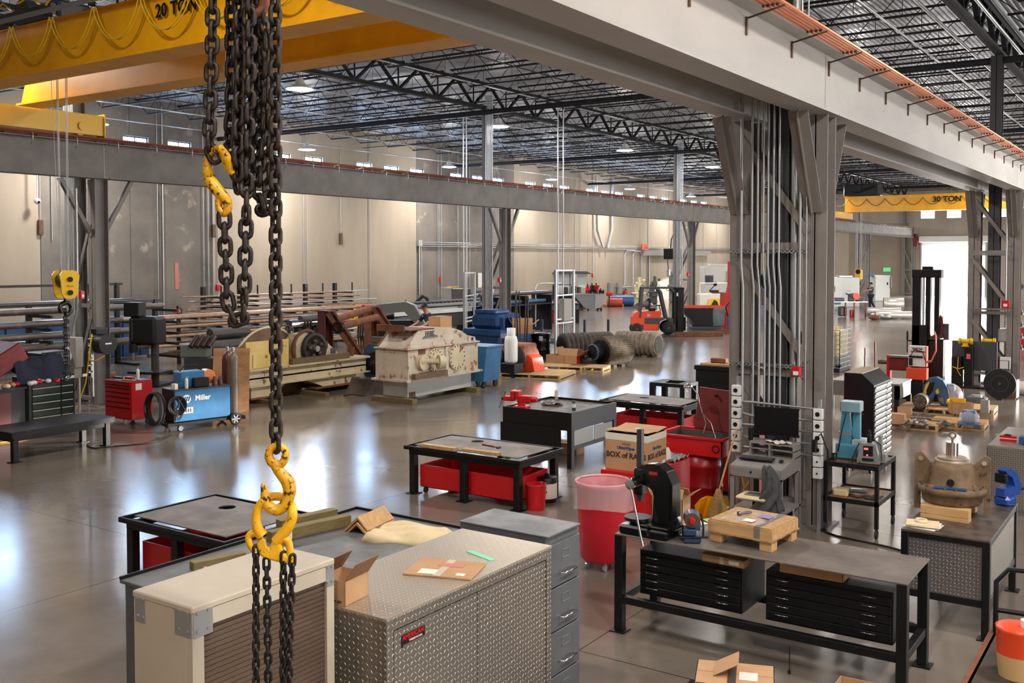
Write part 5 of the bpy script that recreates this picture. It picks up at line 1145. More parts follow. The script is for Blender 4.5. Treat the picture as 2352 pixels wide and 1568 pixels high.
for k in range(4): a = PI/4+PI/2*k; P(t,'leg',black_m,('t',[(0,0,.42),(.12*math.cos(a),.12*math.sin(a),.42),(.2*math.cos(a),.2*math.sin(a),.3),(.24*math.cos(a),.24*math.sin(a),0)],.012,6))
t = thing('jacket','dark grey jacket draped over the desk corner above the stool','jacket',(-4.33,12.0,0)); g = G()
def jk(a, b):
    th = -2.6+2.9*a+.25*math.sin(b*5); r = (.035+.12*b**.6)*(1+.22*math.sin(a*19+b*6)); return (r*math.cos(th)+.05*math.sin(b*4), r*math.sin(th)*.8-.02, 1.0-.62*b+.03*math.sin(a*8))
g.grid(jk, 60, 26); g.sph((0,0,.98),.05,12,8,1,1,.7); g.obj('cloth', cloth_dk, t, solid=.008); g = G(); g.grid(lambda a,b:(.02+.16*b+.015*math.sin(a*9),-.08+.14*a,.96-.5*b+.02*math.sin(a*12+b*4)),14,20); g.obj('sleeve', cloth_dk, t, solid=.02)
# outlet towers beside the twin column
for X, z0, n, lab in ((-5.12,.95,6,'left vertical row of grey outlet boxes beside the monitor'),(-4.0,.72,6,'right vertical row of grey outlet boxes beside the monitor')):
    Y = 12.98; t = thing('outlet_tower',lab,'electrical outlets',(X,Y,0)); P(t,'strut',galv,('b',-.02,.02,.03,.07,0,z0+.155*n+.1))
    for k in range(n):
        z = z0+.155*k; b = P(t,'outlet_box',insul,('b',-.06,.06,-.05,.03,z,z+.14,.008)); P(b,'socket',black_m,('c',(0,-.05,z+.07),(0,-.056,z+.07),.03 if k > 1 or X < -5 else .012))
    if X > -5: P(t,'plug',black_m,('b',-.05,.01,-.13,-.05,z0+.36,z0+.52,.01),('t',[(-.02,-.1,z0+.5),(.08,-.15,z0+.62),(.16,-.12,z0+.4),(.14,-.05,z0),(.1,-.05,.3)],.012,6))
for k in range(5): conduit([(-5.06,13.02,1.02+.155*k),(-4.9,13.03,1.02+.155*k-.03*(k%2)),(-4.06,13.02,1.0+.155*k)],.018,label='short horizontal conduit linking the outlet rows behind the monitor',group='horizontal conduits behind the monitor',n=6)
t = thing('work_light','yellow cord and bag hanging under the grey shop desk','cord',(-5.1,12.95,0)); P(t,'cord',yellow_m,('t',[(0.1,0,.95),(.05,0,.7),(.12,-.02,.5),(.1,-.02,.3)],.012,6),('t',[(.35,0,.8),(.2,0,.6),(.1,0,.45)],.012,6)); t.name = 'hanging_cord'
# rolling stand with tools
x0,x1,y0,y1,H=-3.97,-3.27,13.12,14.02,.93
t = thing('tool_stand','black rolling angle iron stand with rusty shelves carrying bench tools','stand',(x0,y0,0)); w,d=x1-x0,y1-y0
shelf_m = mat('rusty shelf',S(150,104,66),.6,.1,S(120,84,56),5)
for z in (H,.47):
    P(t,'shelf',shelf_m,('b',.03,w-.03,.03,d-.03,z-.03,z-.02)); P(t,'shelf_edge',black_m,('b',0,w,0,.03,z-.06,z,.002),('b',0,w,d-.03,d,z-.06,z,.002),('b',0,.03,.03,d-.03,z-.06,z),('b',w-.03,w,.03,d-.03,z-.06,z))
for a in (0,w-.05):
    for b in (0,d-.05): P(t,'leg',black_m,('b',a,a+.05,b,b+.05,.12,H-.05,.003)); caster(t,a+.025,b+.025,.055,.13)
q = (-3.78,13.6,.92); t = thing('tool_grinder','sky blue bench machine with tall column on the black rolling stand','machine',q,.05)
P(t,'base',blue_pp,('b',-.14,.14,-.16,.16,0,.2,.015)); P(t,'side_box',mat('pale blue enamel',S(150,176,180),.4),('b',.06,.24,-.12,.16,.02,.26,.01)); P(t,'column',blue_pp,('p',[(-.12,.2),(.04,.2),(.0,.62),(-.08,.62)],-.07,.07)); P(t,'head',mat('blue machine top',S(120,150,160),.4),('b',-.1,.16,-.1,.12,.62,.76,.01)); P(t,'arm',blue_pp,('b',.04,.14,.0,.1,.26,.62,.01)); P(t,'band',galv,('b',-.12,.04,-.072,.072,.3,.35)); P(t,'slide',galv,('b',.14,.3,-.22,-.1,.0,.05,.01)); P(t,'cord',black_m,('t',[(-.02,-.08,.6),(-.05,-.17,.4),(-.1,-.18,.1)],.008,6))
t = thing('coffee_cup','small dark cup on the corner of the black rolling stand','cup',(-3.87,13.25,.93)); P(t,'cup_body',black_m,('l',[(.03,0),(.04,.09),(.035,.09),(.02,.01)],(0,0,0),'Z',14))
t = thing('bench_readout','grey bench gauge with red digital readout on the black rolling stand','machine',(-3.45,13.36,.93),.1)
cg = mat('machine grey casting',S(128,128,126),.45,.2); P(t,'housing',cg,('p',[(-.14,0),(.14,0),(.13,.08),(.09,.26),(-.09,.26),(-.13,.08)],-.1,.1),('b',.08,.2,.0,.25,0,.12,.01),('b',.1,.14,.05,.2,.1,.35)); P(t,'front_panel',black_m,('b',-.06,.06,-.104,-.1,.1,.23)); P(t,'readout',red_led,('b',-.05,.0,-.107,-.104,.18,.205),('b',-.02,.0,-.107,-.104,.1,.12)); P(t,'spindle',black_m,('c',(0,0,.26),(0,0,.36),.03),('c',(0,0,.36),(0,0,.42),.015)); P(t,'handle_bar',black_m,('b',-.07,.07,-.12,-.1,.04,.07)); P(t,'cord',black_m,('t',[(-.12,-.05,.25),(-.2,-.1,.05),(-.18,-.15,-.1),(-.13,-.15,-.05),(-.1,-.1,.02)],.008,6),('t',[(.05,0,.3),(.15,-.05,.25),(.17,-.1,.05)],.008,6))
t = thing('tissue_block','pale foam block at the left of the lower shelf','block',(-3.8,13.35,.45)); P(t,'block',mat('cream foam',S(214,190,150),.8),('b',-.1,.1,-.08,.08,0,.1,.02))
t = thing('goggles','dark goggles with clear plastic lens on the lower shelf','goggles',(-3.6,13.42,.45),.2); P(t,'lens',mat('shiny lens',S(110,116,118),.15,.2),('b',-.12,.12,-.06,.07,.05,.1,.03)); P(t,'strap',mat('olive strap',S(60,54,40),.8),('t',[(-.12,-.05,.03),(0,-.12,.02),(.12,-.08,.03),(.2,-.1,.02)],.02,6))
t = thing('shop_cloth','crumpled dark cloth on the lower shelf of the rolling stand','cloth',(-3.4,13.42,.45)); g = G(); g.grid(lambda a,b:(-.1+.22*a,-.12+.2*b,.02+.015*math.sin(a*13)*math.sin(b*11)),14,14); g.obj('cloth', mat('olive rag',S(72,62,46),.9), t, solid=.01)
# black tool chest (sunlit drawer front)
t = thing('tool_chest','tall black roll cab with sloped top and sunlit drawers facing the daylight','tool chest',(-4.83,17.05,0)); D=.49; W=1.12
P(t,'body',mat('glossy navy black',S(18,19,24),.25),('p',[(0,.16),(D,.16),(D,1.48),(D-.2,1.66),(0,1.66)],0,W)); P(t,'top_panel',mat('dusty top',S(120,104,76),.7),('b',.0,D-.2,0.01,W-.01,1.66,1.668)); P(t,'louver',chrome,('b',.12,.34,-.008,0,1.18,1.19),('b',.12,.34,-.008,0,.98,.99))
for k in range(13):
    z = .22+.095*k; dr = P(t,'drawer',black_m,('b',D,D+.012,.02,W*.66,z,z+.085,.003),('b',D,D+.012,W*.68,W-.02,z,z+.085,.003)); P(dr,'drawer_pull',alu,('b',D+.012,D+.03,.04,W*.64,z+.06,z+.085),('b',D+.012,D+.03,W*.7,W-.04,z+.06,z+.085))
for a in (.06,D-.06):
    for b in (.08,W-.08): P(t,'caster',rubber,('c',(a-.02,b,.06),(a+.02,b,.06),.06),('r',(a,b,.06),(a,b+.01,.16),.05,.03))
# ================================================================= RIGHT BACK AREA
t = thing('ibc_tote','caged plastic bulk tank with lower part filled grey beside the twin column','bulk tank',(-10.3,31.6,0)); W=1.2
P(t,'tank',ibc_m,('b',.04,W-.04,.04,W-.04,.45,1.3,.06)); P(t,'liquid_band',mat('grey liquid band',S(130,134,136),.4),('b',.038,W-.038,.038,W-.038,.2,.5,.05)); g = G()
for k in range(9):
    a = .0+W*k/8; g.bar((a,0,.14),(a,0,1.32),.02,.02); g.bar((W,a,.14),(W,a,1.32),.02,.02)
    z = .14+1.18*k/8; g.bar((0,0,z),(W,0,z),.02,.02); g.bar((W,0,z),(W,W,z),.02,.02); g.bar((0,0,z),(0,W,z),.02,.02)
g.obj('cage', galv, t); P(t,'pallet_base',black_m,('b',0,W,0,W,0,.14,.01)); P(t,'label_plate',galv,('b',.3,.75,-.02,-.012,.7,1.15))
for k in range(3): tag(G().bb(0,.9,0,.14,0,.04,c=.003).obj('board', wood_m, loc=(-10.25+.03*k,31.8+.3*k,1.34+.0*k), rz=.05*k), 'plank lying on top of the caged bulk tank', 'board', 'planks on the bulk tank')
def hpallet(label, x, y, rz=0, w=1.1, d=.95, m=wood_m, group=None, z=0):
    t = thing('wooden_pallet', label, 'pallet', (x,y,z), rz, group)
    for k in range(7): P(t,'deck_board',m,('b',-w/2,w/2,-d/2+d*k/7+.01,-d/2+d*(k+1)/7-.03,.105,.125))
    for s in (-w/2,-.03,w/2-.06): P(t,'stringer',m,('b',s,s+.06,-d/2,d/2,.02,.105))
    for k in (-d/2,d/2-.1): P(t,'bottom_board',m,('b',-w/2,w/2,k,k+.1,0,.02))
    return t
hpallet('pallet holding cardboard box and loose bearing parts, front left of the pallet group', -5.45,21.6,0,1.7,1.1)
hpallet('pallet with blue plastic wrapped part, front right of the pallet group', -4.05,22.8,.05,1.25,.9)
hpallet('pallet with blue guard and motor, rear of the pallet group', -5.0,23.9,0,1.6,1.0)
hpallet('pallet behind the yellow edged crate at the rear right of the group', -3.75,24.3,.05,1.2,1.0)
carton('cardboard_box','plain cardboard box on the front left pallet of parts', (-5.98,21.5,.125), .42,.35,.3,0,'closed')
carton('cardboard_box','open cardboard box of fittings behind on the front left pallet', (-5.7,21.95,.125), .4,.3,.3,.1,'none')
def ringp(name, lab, loc, r, h, m, cat='ring', rz=0):
    g = G(); g.lathe([(r,0),(r,h),(r*.78,h),(r*.78,.01),(r,0)],n=26); return tag(g.obj(name, m, loc=loc), lab, cat)
stl = mat('machined steel',S(150,146,140),.35,.7,S(110,104,98),8)
ringp('bearing_ring','wide grey bearing ring at the front of the left pallet', (-5.15,21.35,.125), .19,.11,stl)
ringp('bearing_ring','dark bearing ring behind the grey one on the left pallet', (-5.1,21.85,.125), .16,.09,pipe_dk)
tag(G().cyl((0,0,.07),(.5,.1,.07),.06).obj('shaft', stl, loc=(-5.4,21.6,.125)),'machined shaft lying on the left pallet','shaft')
for k in range(6): tag(G().lathe([(.03,0),(.05,.03),(.05,.06),(.02,.09)],n=12).obj('fitting', stl, loc=(-5.55+.07*k,21.3+.06*(k%3),.125)),'small machined fitting on the left pallet','fitting','small fittings on the left pallet')
t = thing('hub_cone','flat rusty hub disc on the front right pallet','hub',(-4.35,22.75,.125)); P(t,'disc',pipe_m,('l',[(.2,0),(.18,.04),(.1,.05),(.06,.1),(0,.1)],(0,0,0),'Z',24))
t = thing('wrapped_part','blue flanged part wrapped in clear film on the front right pallet','machine part',(-3.75,22.7,.125)); P(t,'flange',blue_dirty,('l',[(.3,0),(.3,.04),(.0,.04)],(0,0,0),'Z',28)); P(t,'body',blue_m,('b',-.17,.17,-.14,.14,.04,.38,.02)); g = G(); g.sph((0,0,.18),.27,18,12,1,1,.8); g.obj('plastic_film', plastic_bag, t)
t = thing('open_crate','octagonal carton with yellow printed flaps behind the wrapped part','crate',(-4.15,23.3,.0)); g = G(); g.lathe([(.42,.13),(.46,.5),(.44,.5),(.4,.15)],n=8,smooth=False); g.obj('crate_body', card, t); P(t,'flap',yellow_dk,('b',-.45,.1,.3,.34,.45,.62),('b',-.45,-.4,-.2,.3,.45,.6))
t = thing('electric_motor','round finned grey motor facing the camera on the rear pallet','motor',(-5.35,23.6,.125),0); P(t,'casing',mat('taupe motor',S(120,108,98),.5,.2),('c',(0,-.05,.28),(0,.4,.28),.26,.26,28)); g = G(); g.torus((0,-.06,.28),.22,.02,'Y',28,6); [g.bar((0.05*math.cos(k*PI/4),-.07,.28+.05*math.sin(k*PI/4)),(.21*math.cos(k*PI/4),-.07,.28+.21*math.sin(k*PI/4)),.03,.02) for k in range(8)]; g.cyl((0,-.1,.28),(0,-.05,.28),.05); g.obj('fan_cover', pipe_m, t); P(t,'foot',black_m,('b',-.2,.2,0,.35,0,.05))
t = thing('belt_guard','blue curved belt guard with yellow arrows standing on the rear pallet','guard',(-4.85,23.95,.125)); P(t,'guard_shell',blue_dirty,('p',[(-.35,.05),(-.1,.05),(.05,.4),(.3,.35),(.35,.1),(.5,.1),(.45,.6),(.3,.85),(.1,.95),(-.15,.9),(-.3,.6)],-.05,.25)); P(t,'yellow_mark',yellow_dk,('p',[(-.33,.25),(-.26,.2),(-.15,.6),(-.1,.8),(-.22,.7)],-.06,-.05),('p',[(.12,.4),(.2,.45),(.16,.6),(.08,.5)],-.06,-.05)); P(t,'belt_slot',black_m,('p',[(-.15,.3),(.0,.5),(.05,.8),(-.1,.75),(-.2,.5)],-.065,-.05))
t = thing('pump_housing','blue grey housing under clear film beside the belt guard','machine part',(-4.15,24.1,.125)); P(t,'housing',blue_dirty,('b',-.3,.3,-.25,.3,0,.5,.06),('b',-.2,.15,-.2,.2,.5,.75,.04)); g = G(); g.sph((0,0,.35),.42,16,10,1,.9,1.05); g.obj('plastic_film', plastic_bag, t)
t = thing('gear_cover','low glossy cover with red edge beside the pump housing','machine part',(-3.6,25.2,.0)); P(t,'cover',mat('dull teal',S(70,86,88),.4),('b',-.35,.35,-.3,.3,.12,.4,.05)); P(t,'edge',red_dk,('b',.2,.36,-.31,.31,.3,.36)); P(t,'lid',galv,('c',(0,0,.4),(0,0,.47),.2))
t = thing('louvred_box','small galvanised louvred box at the right end of the pallets','box',(-3.3,24.2,.125)); P(t,'body',galv,('b',-.12,.12,-.1,.1,0,.42,.01)); 
# grey diamond plate low table behind tool chest
t = thing('plate_table','low grey tread plate topped table behind the tall black tool chest','table',(-7.2,24.2,0)); P(t,'tabletop',dplate_d,('b',0,1.6,0,1.3,.62,.66)); P(t,'front_panel',dplate_d,('b',1.58,1.6,0,1.3,.3,.62),('b',0,1.6,0,.02,.3,.62)); [P(t,'leg',black_m,('b',a,a+.1,b,b+.1,0,.62)) for a in (0,1.5) for b in (0,1.2)]
# H frame shop press: red with orange pump
t = thing('shop_press','red H-frame press table with tall red rods beside it','press',(-7.3,26.5,0))
P(t,'frame',red_m,('b',0,.18,0,.25,.3,1.15,.01),('b',1.1,1.3,0,.25,.3,1.1,.01),('b',.0,1.3,.05,.2,.25,.5)); P(t,'bolster',red_dk,('b',.1,1.2,-.05,.35,.75,1.1,.03)); P(t,'table_edge',plate_m,('b',.15,1.25,-.1,.4,1.1,1.15)); P(t,'spindle',pipe_m,('c',(-.45,.1,.95),(.3,.1,.95),.06)); P(t,'tall_rod',red_dk,('c',(-.6,.1,.5),(-.62,.1,1.5),.04)); P(t,'tall_rod',red_dk,('c',(-1.2,.3,.4),(-1.2,.3,1.3),.04)); P(t,'foot',black_m,('b',-.1,1.4,-.1,.4,0,.25,.01))
# tall black press with twin posts
t = thing('hydraulic_press','tall black twin-post hydraulic machine in front of the bright doorway','press',(-5.75,26.6,0))
P(t,'post',black_m,('b',-.42,-.06,0,.35,0,3.2,.01)); P(t,'post',black_m,('b',.62,.86,0,.35,1.7,3.2,.01)); P(t,'post',black_m,('b',.18,.4,.1,.4,1.2,3.2,.01)); P(t,'crosshead',black_m,('b',-.45,.95,-.03,.4,3.1,3.3,.02),('b',0,.5,.1,.3,3.3,3.38)); P(t,'lower_frame',black_m,('b',-.42,.3,0,.35,0,1.9,.01),('b',.3,1.05,.1,.5,0,1.55,.01)); P(t,'cylinder',chrome,('c',(.06,.2,1.9),(.06,.2,3.1),.05)); P(t,'chute',rust_red,('p',[(.4,1.5),(1.1,1.6),(1.0,2.1),(.75,2.2),(.8,1.75),(.4,1.6)],.1,.4)); P(t,'guard',dkgrey_m,('b',1.05,1.3,.1,.5,1.55,1.95,.02))
P(t,'lever',rubber,('c',(-.62,-.05,1.2),(-.62,-.05,1.75),.025),('c',(-.62,-.05,1.5),(-.62,-.05,1.72),.045),('r',(-.62,-.05,1.5),(-.4,0,1.5),.03,.03)); P(t,'base_tray',black_m,('b',-.5,1.3,-.1,.6,0,.06))
t = thing('pump_unit','white and orange control box with hoses on the black press','control box',(-5.75,26.2,.0)); P(t,'case',white_m,('b',-.5,.35,-.1,.28,1.02,1.6,.01)); P(t,'tray',orange_m,('b',-.58,.38,-.18,.3,.65,.98,.02)); P(t,'stripe',orange_m,('b',-.4,.3,-.105,-.1,1.42,1.46),('b',.3,.352,-.105,.28,1.02,1.6)); P(t,'pedestal',black_m,('b',-.35,.2,-.1,.25,0,.65)); P(t,'hose',mat('salmon hose',S(200,96,80),.5),('t',[(.3,-.1,1.15),(.6,-.2,1.2),(.8,-.15,1.5),(.75,0,1.9),(.65,.2,2.0)],.035,8)); P(t,'valve',black_m,('c',(-.45,-.2,1.3),(.2,-.2,1.3),.03),('t',[(-.4,-.2,1.3),(-.2,-.25,1.5),(.2,-.2,1.45),(.3,-.1,1.2)],.02,6),('b',-.45,-.3,-.2,-.1,1.05,1.25))
text('POWER TEAM',.075,black_m,t,face_m((-.08,-.106,1.52),(0,-1,0)),bold=.003)
t = thing('grinder_stand','black pedestal bench carrying two yellow bench grinders and hoses','grinder stand',(-4.75,29.4,0)); P(t,'pedestal',black_m,('b',.1,.4,0,.3,0,1.2,.01),('b',-.35,1.1,-.1,.5,0,.06,.01),('b',-.35,0,.0,.4,.06,.9,.01)); P(t,'rear_panel',dkgrey_m,('b',-.4,1.2,.3,.4,.5,1.35)); P(t,'paper_label',mat('red and white label',S(214,90,90),.6),('b',.18,.32,-.005,0,.85,1.0)); P(t,'cord',yellow_m,('t',[(-.1,-.03,.9),(-.12,-.05,.5),(.0,-.05,.35)],.015,6),('t',[(-.3,-.03,.6),(-.1,-.06,.55),(.1,-.03,.6)],.015,6))
for x, lab in ((.25,'left yellow bench grinder above the black pedestal'),(1.25,'right yellow bench grinder above the black pedestal')):
    t = thing('bench_grinder',lab,'grinder',(-4.75+x,29.4,1.2 if x < 1 else 1.2)); P(t,'motor',yellow_dk,('c',(-.14,.1,.2),(.14,.1,.2),.09),('b',-.1,.1,.03,.18,.0,.14,.01)); P(t,'wheel_guard',yellow_dk,('c',(-.24,.1,.2),(-.16,.1,.2),.12),('c',(.16,.1,.2),(.24,.1,.2),.12)); P(t,'foot',yellow_dk,('b',-.13,.13,0,.2,0,.03))
P(thing('grinder_post','dark post bracket under the right yellow grinder','post',(-3.5,29.5,0)),'post',dkgrey_m,('b',-.08,.08,-.05,.1,0,1.19),('b',-.2,.2,-.15,.2,0,.05))
t = thing('cart_wheel','large black disc wheel standing in front of the yellow grinders','wheel',(-4.0,27.95,0),0); P(t,'tire',rubber,('l',[(.6,-.04),(.62,0),(.6,.04),(.5,.03),(.35,-.02),(.33,.02),(.1,.02),(.08,-.06),(0,-.06)],(0,0,.66),'Y',36),('b',-.12,.12,-.1,.1,0,.08)); P(t,'hub',dkgrey_m,('o',(0,-.05,.66),.33,.012,'Y',32,6),('c',(0,-.1,.66),(0,.05,.66),.06)); P(t,'handle',black_m,('t',[(-.3,.15,.3),(-.3,.15,1.6),(.3,.15,1.6),(.3,.15,.3)],.025,6))
t = thing('wooden_crate','brown stained wooden crate with white end beside the black disc wheel','crate',(-3.3,28.3,0)); P(t,'crate_body',mat('stained crate wood',S(150,96,54),.7,0,S(90,62,44),2),('b',-.45,.4,0,.7,.06,.78,.01)); P(t,'end_panel',mat('pale worn end',S(206,200,190),.6),('b',.4,.43,0,.7,.06,.78)); P(t,'skid',wood_old,('b',-.45,.4,0,.1,0,.06),('b',-.45,.4,.6,.7,0,.06))
t = thing('welding_screen_cart','cart wrapped in white plastic glaring in the sun at the right','cart',(-3.75,30.6,0)); P(t,'hood',white_m,('b',-.5,.45,.1,.7,1.55,2.0,.05),('p',[(-.3,2.0),(.5,2.1),(.5,2.02),(-.3,1.95)],.1,.7)); P(t,'post',alu,('c',(-.4,.3,0),(-.4,.3,1.6),.05),('c',(.3,.3,0),(.3,.3,1.6),.05),('c',(.1,.2,0),(.1,.2,1.6),.03)); P(t,'panel',white_m,('b',.0,.35,-.25,-.2,.62,1.05,.01),('b',-.8,-.4,.2,.25,.6,1.1)); P(t,'red_body',red_dk,('b',-.55,.0,-.15,.3,.55,1.05,.02)); P(t,'lower_body',black_m,('b',-.5,.4,-.1,.6,.0,.5,.02))
t = thing('white_cart','low white wrapped bundle on the floor at the right edge','bundle',(-2.75,29.5,0)); g = G(); g.sph((0,0,.22),.5,16,10,1.2,.8,.55); [None]; g.obj('bundle_body', mat('wrapped white',S(206,196,188),.5), t)
# racks of small parts behind
t = thing('parts_rack','grey shelving with rows of small dark tool holders at the right edge','shelf',(-5.0,40,0)); 
for k in range(5): P(t,'shelf',galv,('b',0,2.4,0,.6,.25+.42*k,.28+.42*k))
for a in (0,2.36): P(t,'upright',dkgrey_m,('b',a,a+.04,0,.04,0,2.3),('b',a,a+.04,.56,.6,0,2.3))
for k in range(4):
    for j in range(12):
        g = G(); g.lathe([(.05,0),(.05,.06),(.025,.08),(.02,.16)],n=8); tag(g.obj('tool_holder', pipe_dk, loc=(-4.85+.19*j,40.25,.28+.42*k)),'small dark tool holder on the grey shelving at the right edge','tool holder','tool holders on the right shelving')
t = thing('compressor','grey and black machine on top of the right shelving','machine',(-4.7,40.2,1.96)); P(t,'body',galv,('b',-.1,.35,0,.4,0,.5,.02)); P(t,'dome',black_m,('s',(.1,.2,.5),.22,14,8)); t = thing('yellow_tool','yellow power tool on top of the right shelving','power tool',(-3.7,40.2,1.96)); P(t,'body',yellow_dk,('b',0,.4,0,.3,.2,.45,.04)); P(t,'base',black_m,('b',-.2,.5,0,.35,0,.22,.03))
t = thing('hose_reel_cart','red hose cart at the right edge by the shelving','cart',(-3.4,33.5,0)); P(t,'drum',red_m,('c',(0,-.2,.55),(0,.3,.55),.4)); P(t,'hose',rubber,('o',(0,-.25,.6),.48,.03,'Y',28,6),('o',(0.03,-.28,.58),.42,.03,'Y',28,6)); P(t,'frame',red_m,('b',-.3,.3,-.3,.4,0,.2))
# ================================================================= LEFT AND FAR AREAS
# helper: a thing standing at a floor point, facing the camera; its parts are given in units of s metres
def IT(name, label, cat, px, py, z=0, group=None, rz=A):
    q = at(px, py, z); t = thing(name, label, cat, q, rz, group); t['s'] = 0.0; del t['s']
    Z = (q-CP).dot(FWD); SC[t.name] = Z/F; return t
SC = {}
def Q(t, name, m, *ops, **k):
    g = G(); s = SC[t.name]
    for o in ops:
        c = o[0]
        {'b':lambda: g.bb(*o[1:7], c=(o[7] if len(o) > 7 else 0)), 'c':lambda: g.cyl(*o[1:]), 't':lambda: g.tube(*o[1:]), 'r':lambda: g.bar(*o[1:]), 'o':lambda: g.torus(*o[1:]), 'l':lambda: g.lathe(*o[1:]), 'p':lambda: g.prism(*o[1:]), 's':lambda: g.sph(*o[1:]), 'k':lambda: g.box(*o[1:])}[c]()
    g.v = [(x*s, y*s, z*s) for x, y, z in g.v]; return g.obj(name, m, t, **k)
# ---- low black bench, left
a, b, c = at(34,1062), at(245,1023), at(188,1015); dirv = (b-a); rz = math.atan2(dirv.y, dirv.x)-PI/2; L = dirv.length; Wd = (b-c).length
t = thing('low_bench','long low black steel bench at the left edge with blue sheen tinted into its top','bench',(a.x,a.y,0),rz); H=.55
bt = mat('bluish black top',S(30,32,38),.28,.2,S(44,48,58),3)  # blue sheen of the windows put into the base colour
P(t,'tabletop',bt,('b',-Wd-.12,.1,-.12,L+.12,H-.01,H,.003)); P(t,'frame',black_m,('b',-Wd-.12,.1,-.12,-.09,H-.1,H-.01),('b',-Wd-.12,.1,L+.09,L+.12,H-.1,H-.01),('b',.07,.1,-.12,L+.12,H-.1,H-.01),('b',-Wd-.12,-Wd-.09,-.12,L+.12,H-.1,H-.01),('b',-Wd,.0,0,.06,H-.2,H-.1),('b',-.03,.03,0,L,H-.18,H-.1))
for x in (0,-Wd):
    for y in (0,L): P(t,'leg',black_m,('b',x-.05,x+.05,y-.05,y+.05,.01,H-.1,.004),('b',x-.09,x+.09,y-.09,y+.09,0,.014))
# ---- red tool chest
q = at(303,966,.12); x1 = q.x; y0 = q.y; t = thing('tool_chest','glossy red roll cab with stacked drawers left of the blue welder','tool chest',(x1-.95,y0,0)); W,D,H=.95,.52,.95
P(t,'body',red_m,('b',0,W,0,D,.12,H,.008)); P(t,'top_mat',black_m,('b',.02,W-.02,.02,D-.02,H,H+.008))
for k,(za,zb) in enumerate(((.86,.92),(.8,.85),(.7,.79),(.6,.69),(.49,.59),(.38,.48),(.14,.37))):
    dr = P(t,'drawer',red_m,('b',.04,W-.04,-.015,0,za-.0,zb,.004)); P(dr,'drawer_pull',black_m,('b',.05,W-.05,-.026,-.015,zb-.012,zb))
P(t,'paper_label',paper,('b',W,W+.002,.1,.25,.76,.9)); [caster(t,a,b,.05,.12) for a in (.08,W-.08) for b in (.08,D-.08)]
for k,(dx,dy,nm,lab,m) in enumerate(((.75,.3,'spray_can','tall white aerosol can on the red roll cab',white_m),)): spray(nm,lab,(x1-.95+dx,y0+dy,H+.008),.035,.26,m,paper)
tag(G().bb(0,.22,0,.1,0,.05,c=.01).obj('red_tray', red_m, loc=(x1-.55,y0+.2,H+.008), rz=.2),'small red tray of bits on the red roll cab','tray')
tag(G().bb(0,.25,0,.1,0,.04,c=.01).obj('tool_pile', pipe_dk, loc=(x1-.9,y0+.15,H+.008), rz=.1),'dark hand tools on the left of the red roll cab','tools')
tag(G().bb(0,.35,0,.07,0,.02).obj('scraper', wood_m, loc=(x1-.42,y0+.05,H+.008), rz=.1),'flat wooden slat on the front edge of the red roll cab','slat')
# ---- green chest with top box
X = -19.5; ya, yb = atx(65,900,X).y, atx(172,900,X).y; t = thing('tool_chest','dark green tool chest with white drawer trims behind the low bench','tool chest',(X-.6,ya,0)); W = yb-ya
P(t,'body',green_dk,('b',0,.6,0,W,.12,1.16,.01)); 
for k in range(6):
    for a,b in ((.08,W*.66),(W*.7,W-.06)): dr = P(t,'drawer',green_dk,('b',.6,.615,a,b,.2+.15*k,.33+.15*k,.003)); P(dr,'drawer_pull',mat('pale trim',S(190,186,170),.4) if 'pale trim' not in MATS else MATS['pale trim'],('b',.615,.63,a,b,.315+.15*k,.332+.15*k))
P(t,'sticker',white_m,('b',.601,.618,.2,.4,1.07,1.12),('b',.6,.618,.8,1.0,1.07,1.12),('b',.6,.618,1.2,1.3,1.07,1.13))
t = thing('tool_box','dark green top tool box with slim drawers on the dark green chest','tool box',(X-.5,ya+.75*W,1.16)); ww=W*.32
P(t,'body',green_dk,('b',-.3,.25,-ww,ww,0,.46,.02)); 
for k in range(4): P(t,'drawer',MATS['pale trim'],('b',.25,.262,-ww*.8,ww*.8,.08+.09*k,.092+.09*k))
t = thing('jacket','black hooded jacket with tan print slung over the dark green chest','jacket',(X-.3,ya+.35*W,1.16)); g = G(); g.grid(lambda a,b:(.05+.3*b+.04*math.sin(a*12),-.6+1.1*a,.42-.5*b*b+.03*math.sin(a*9+b*4)),20,12); g.sph((0,-.05,.2),.42,14,8,.6,1.2,.5); g.obj('cloth', navy, t)
t = thing('red_tool_case','open red steel case tipped up at the left edge','case',at(20,885,1.0)); g = G(); M = Matrix.Rotation(.5,4,'X'); g.bb(-.5,.3,-.6,.5,.35,.75,M,c=.02); g.bb(-.3,.2,-.8,-.3,0,.4,c=.02); g.obj('case_shell', red_dk if 0 else mat('worn red',S(130,14,16),.45,0,S(90,12,14),5), t)
t = thing('parts_cabinet','low black and red cabinet at the left edge covered with rags and parts','cabinet',(X-.5,atx(0,900,X).y-.9,0)); dd = atx(50,900,X).y-atx(0,900,X).y+.8
P(t,'body',black_m,('b',0,.8,0,dd,0,1.0,.01)); P(t,'door',mat('maroon door',S(90,14,20),.4),('b',.8,.815,dd-.65,dd-.3,.1,.94)); P(t,'top_panel',bt,('b',-.02,.84,-.02,dd+.02,1.0,1.03))
for k in range(14):
    g = G(); g.sph((0,0,.04),.06,8,6,1.3,1,.8); tag(g.obj('parts_clutter', random.choice([red_m,white_m,pipe_dk,card]), loc=(X+.1+random.uniform(-.2,.2),atx(0,900,X).y-.1+random.uniform(-.1,1.5),1.03)),'small loose part or rag on the low black and red cabinet at the left edge','clutter','loose parts on the low cabinet')
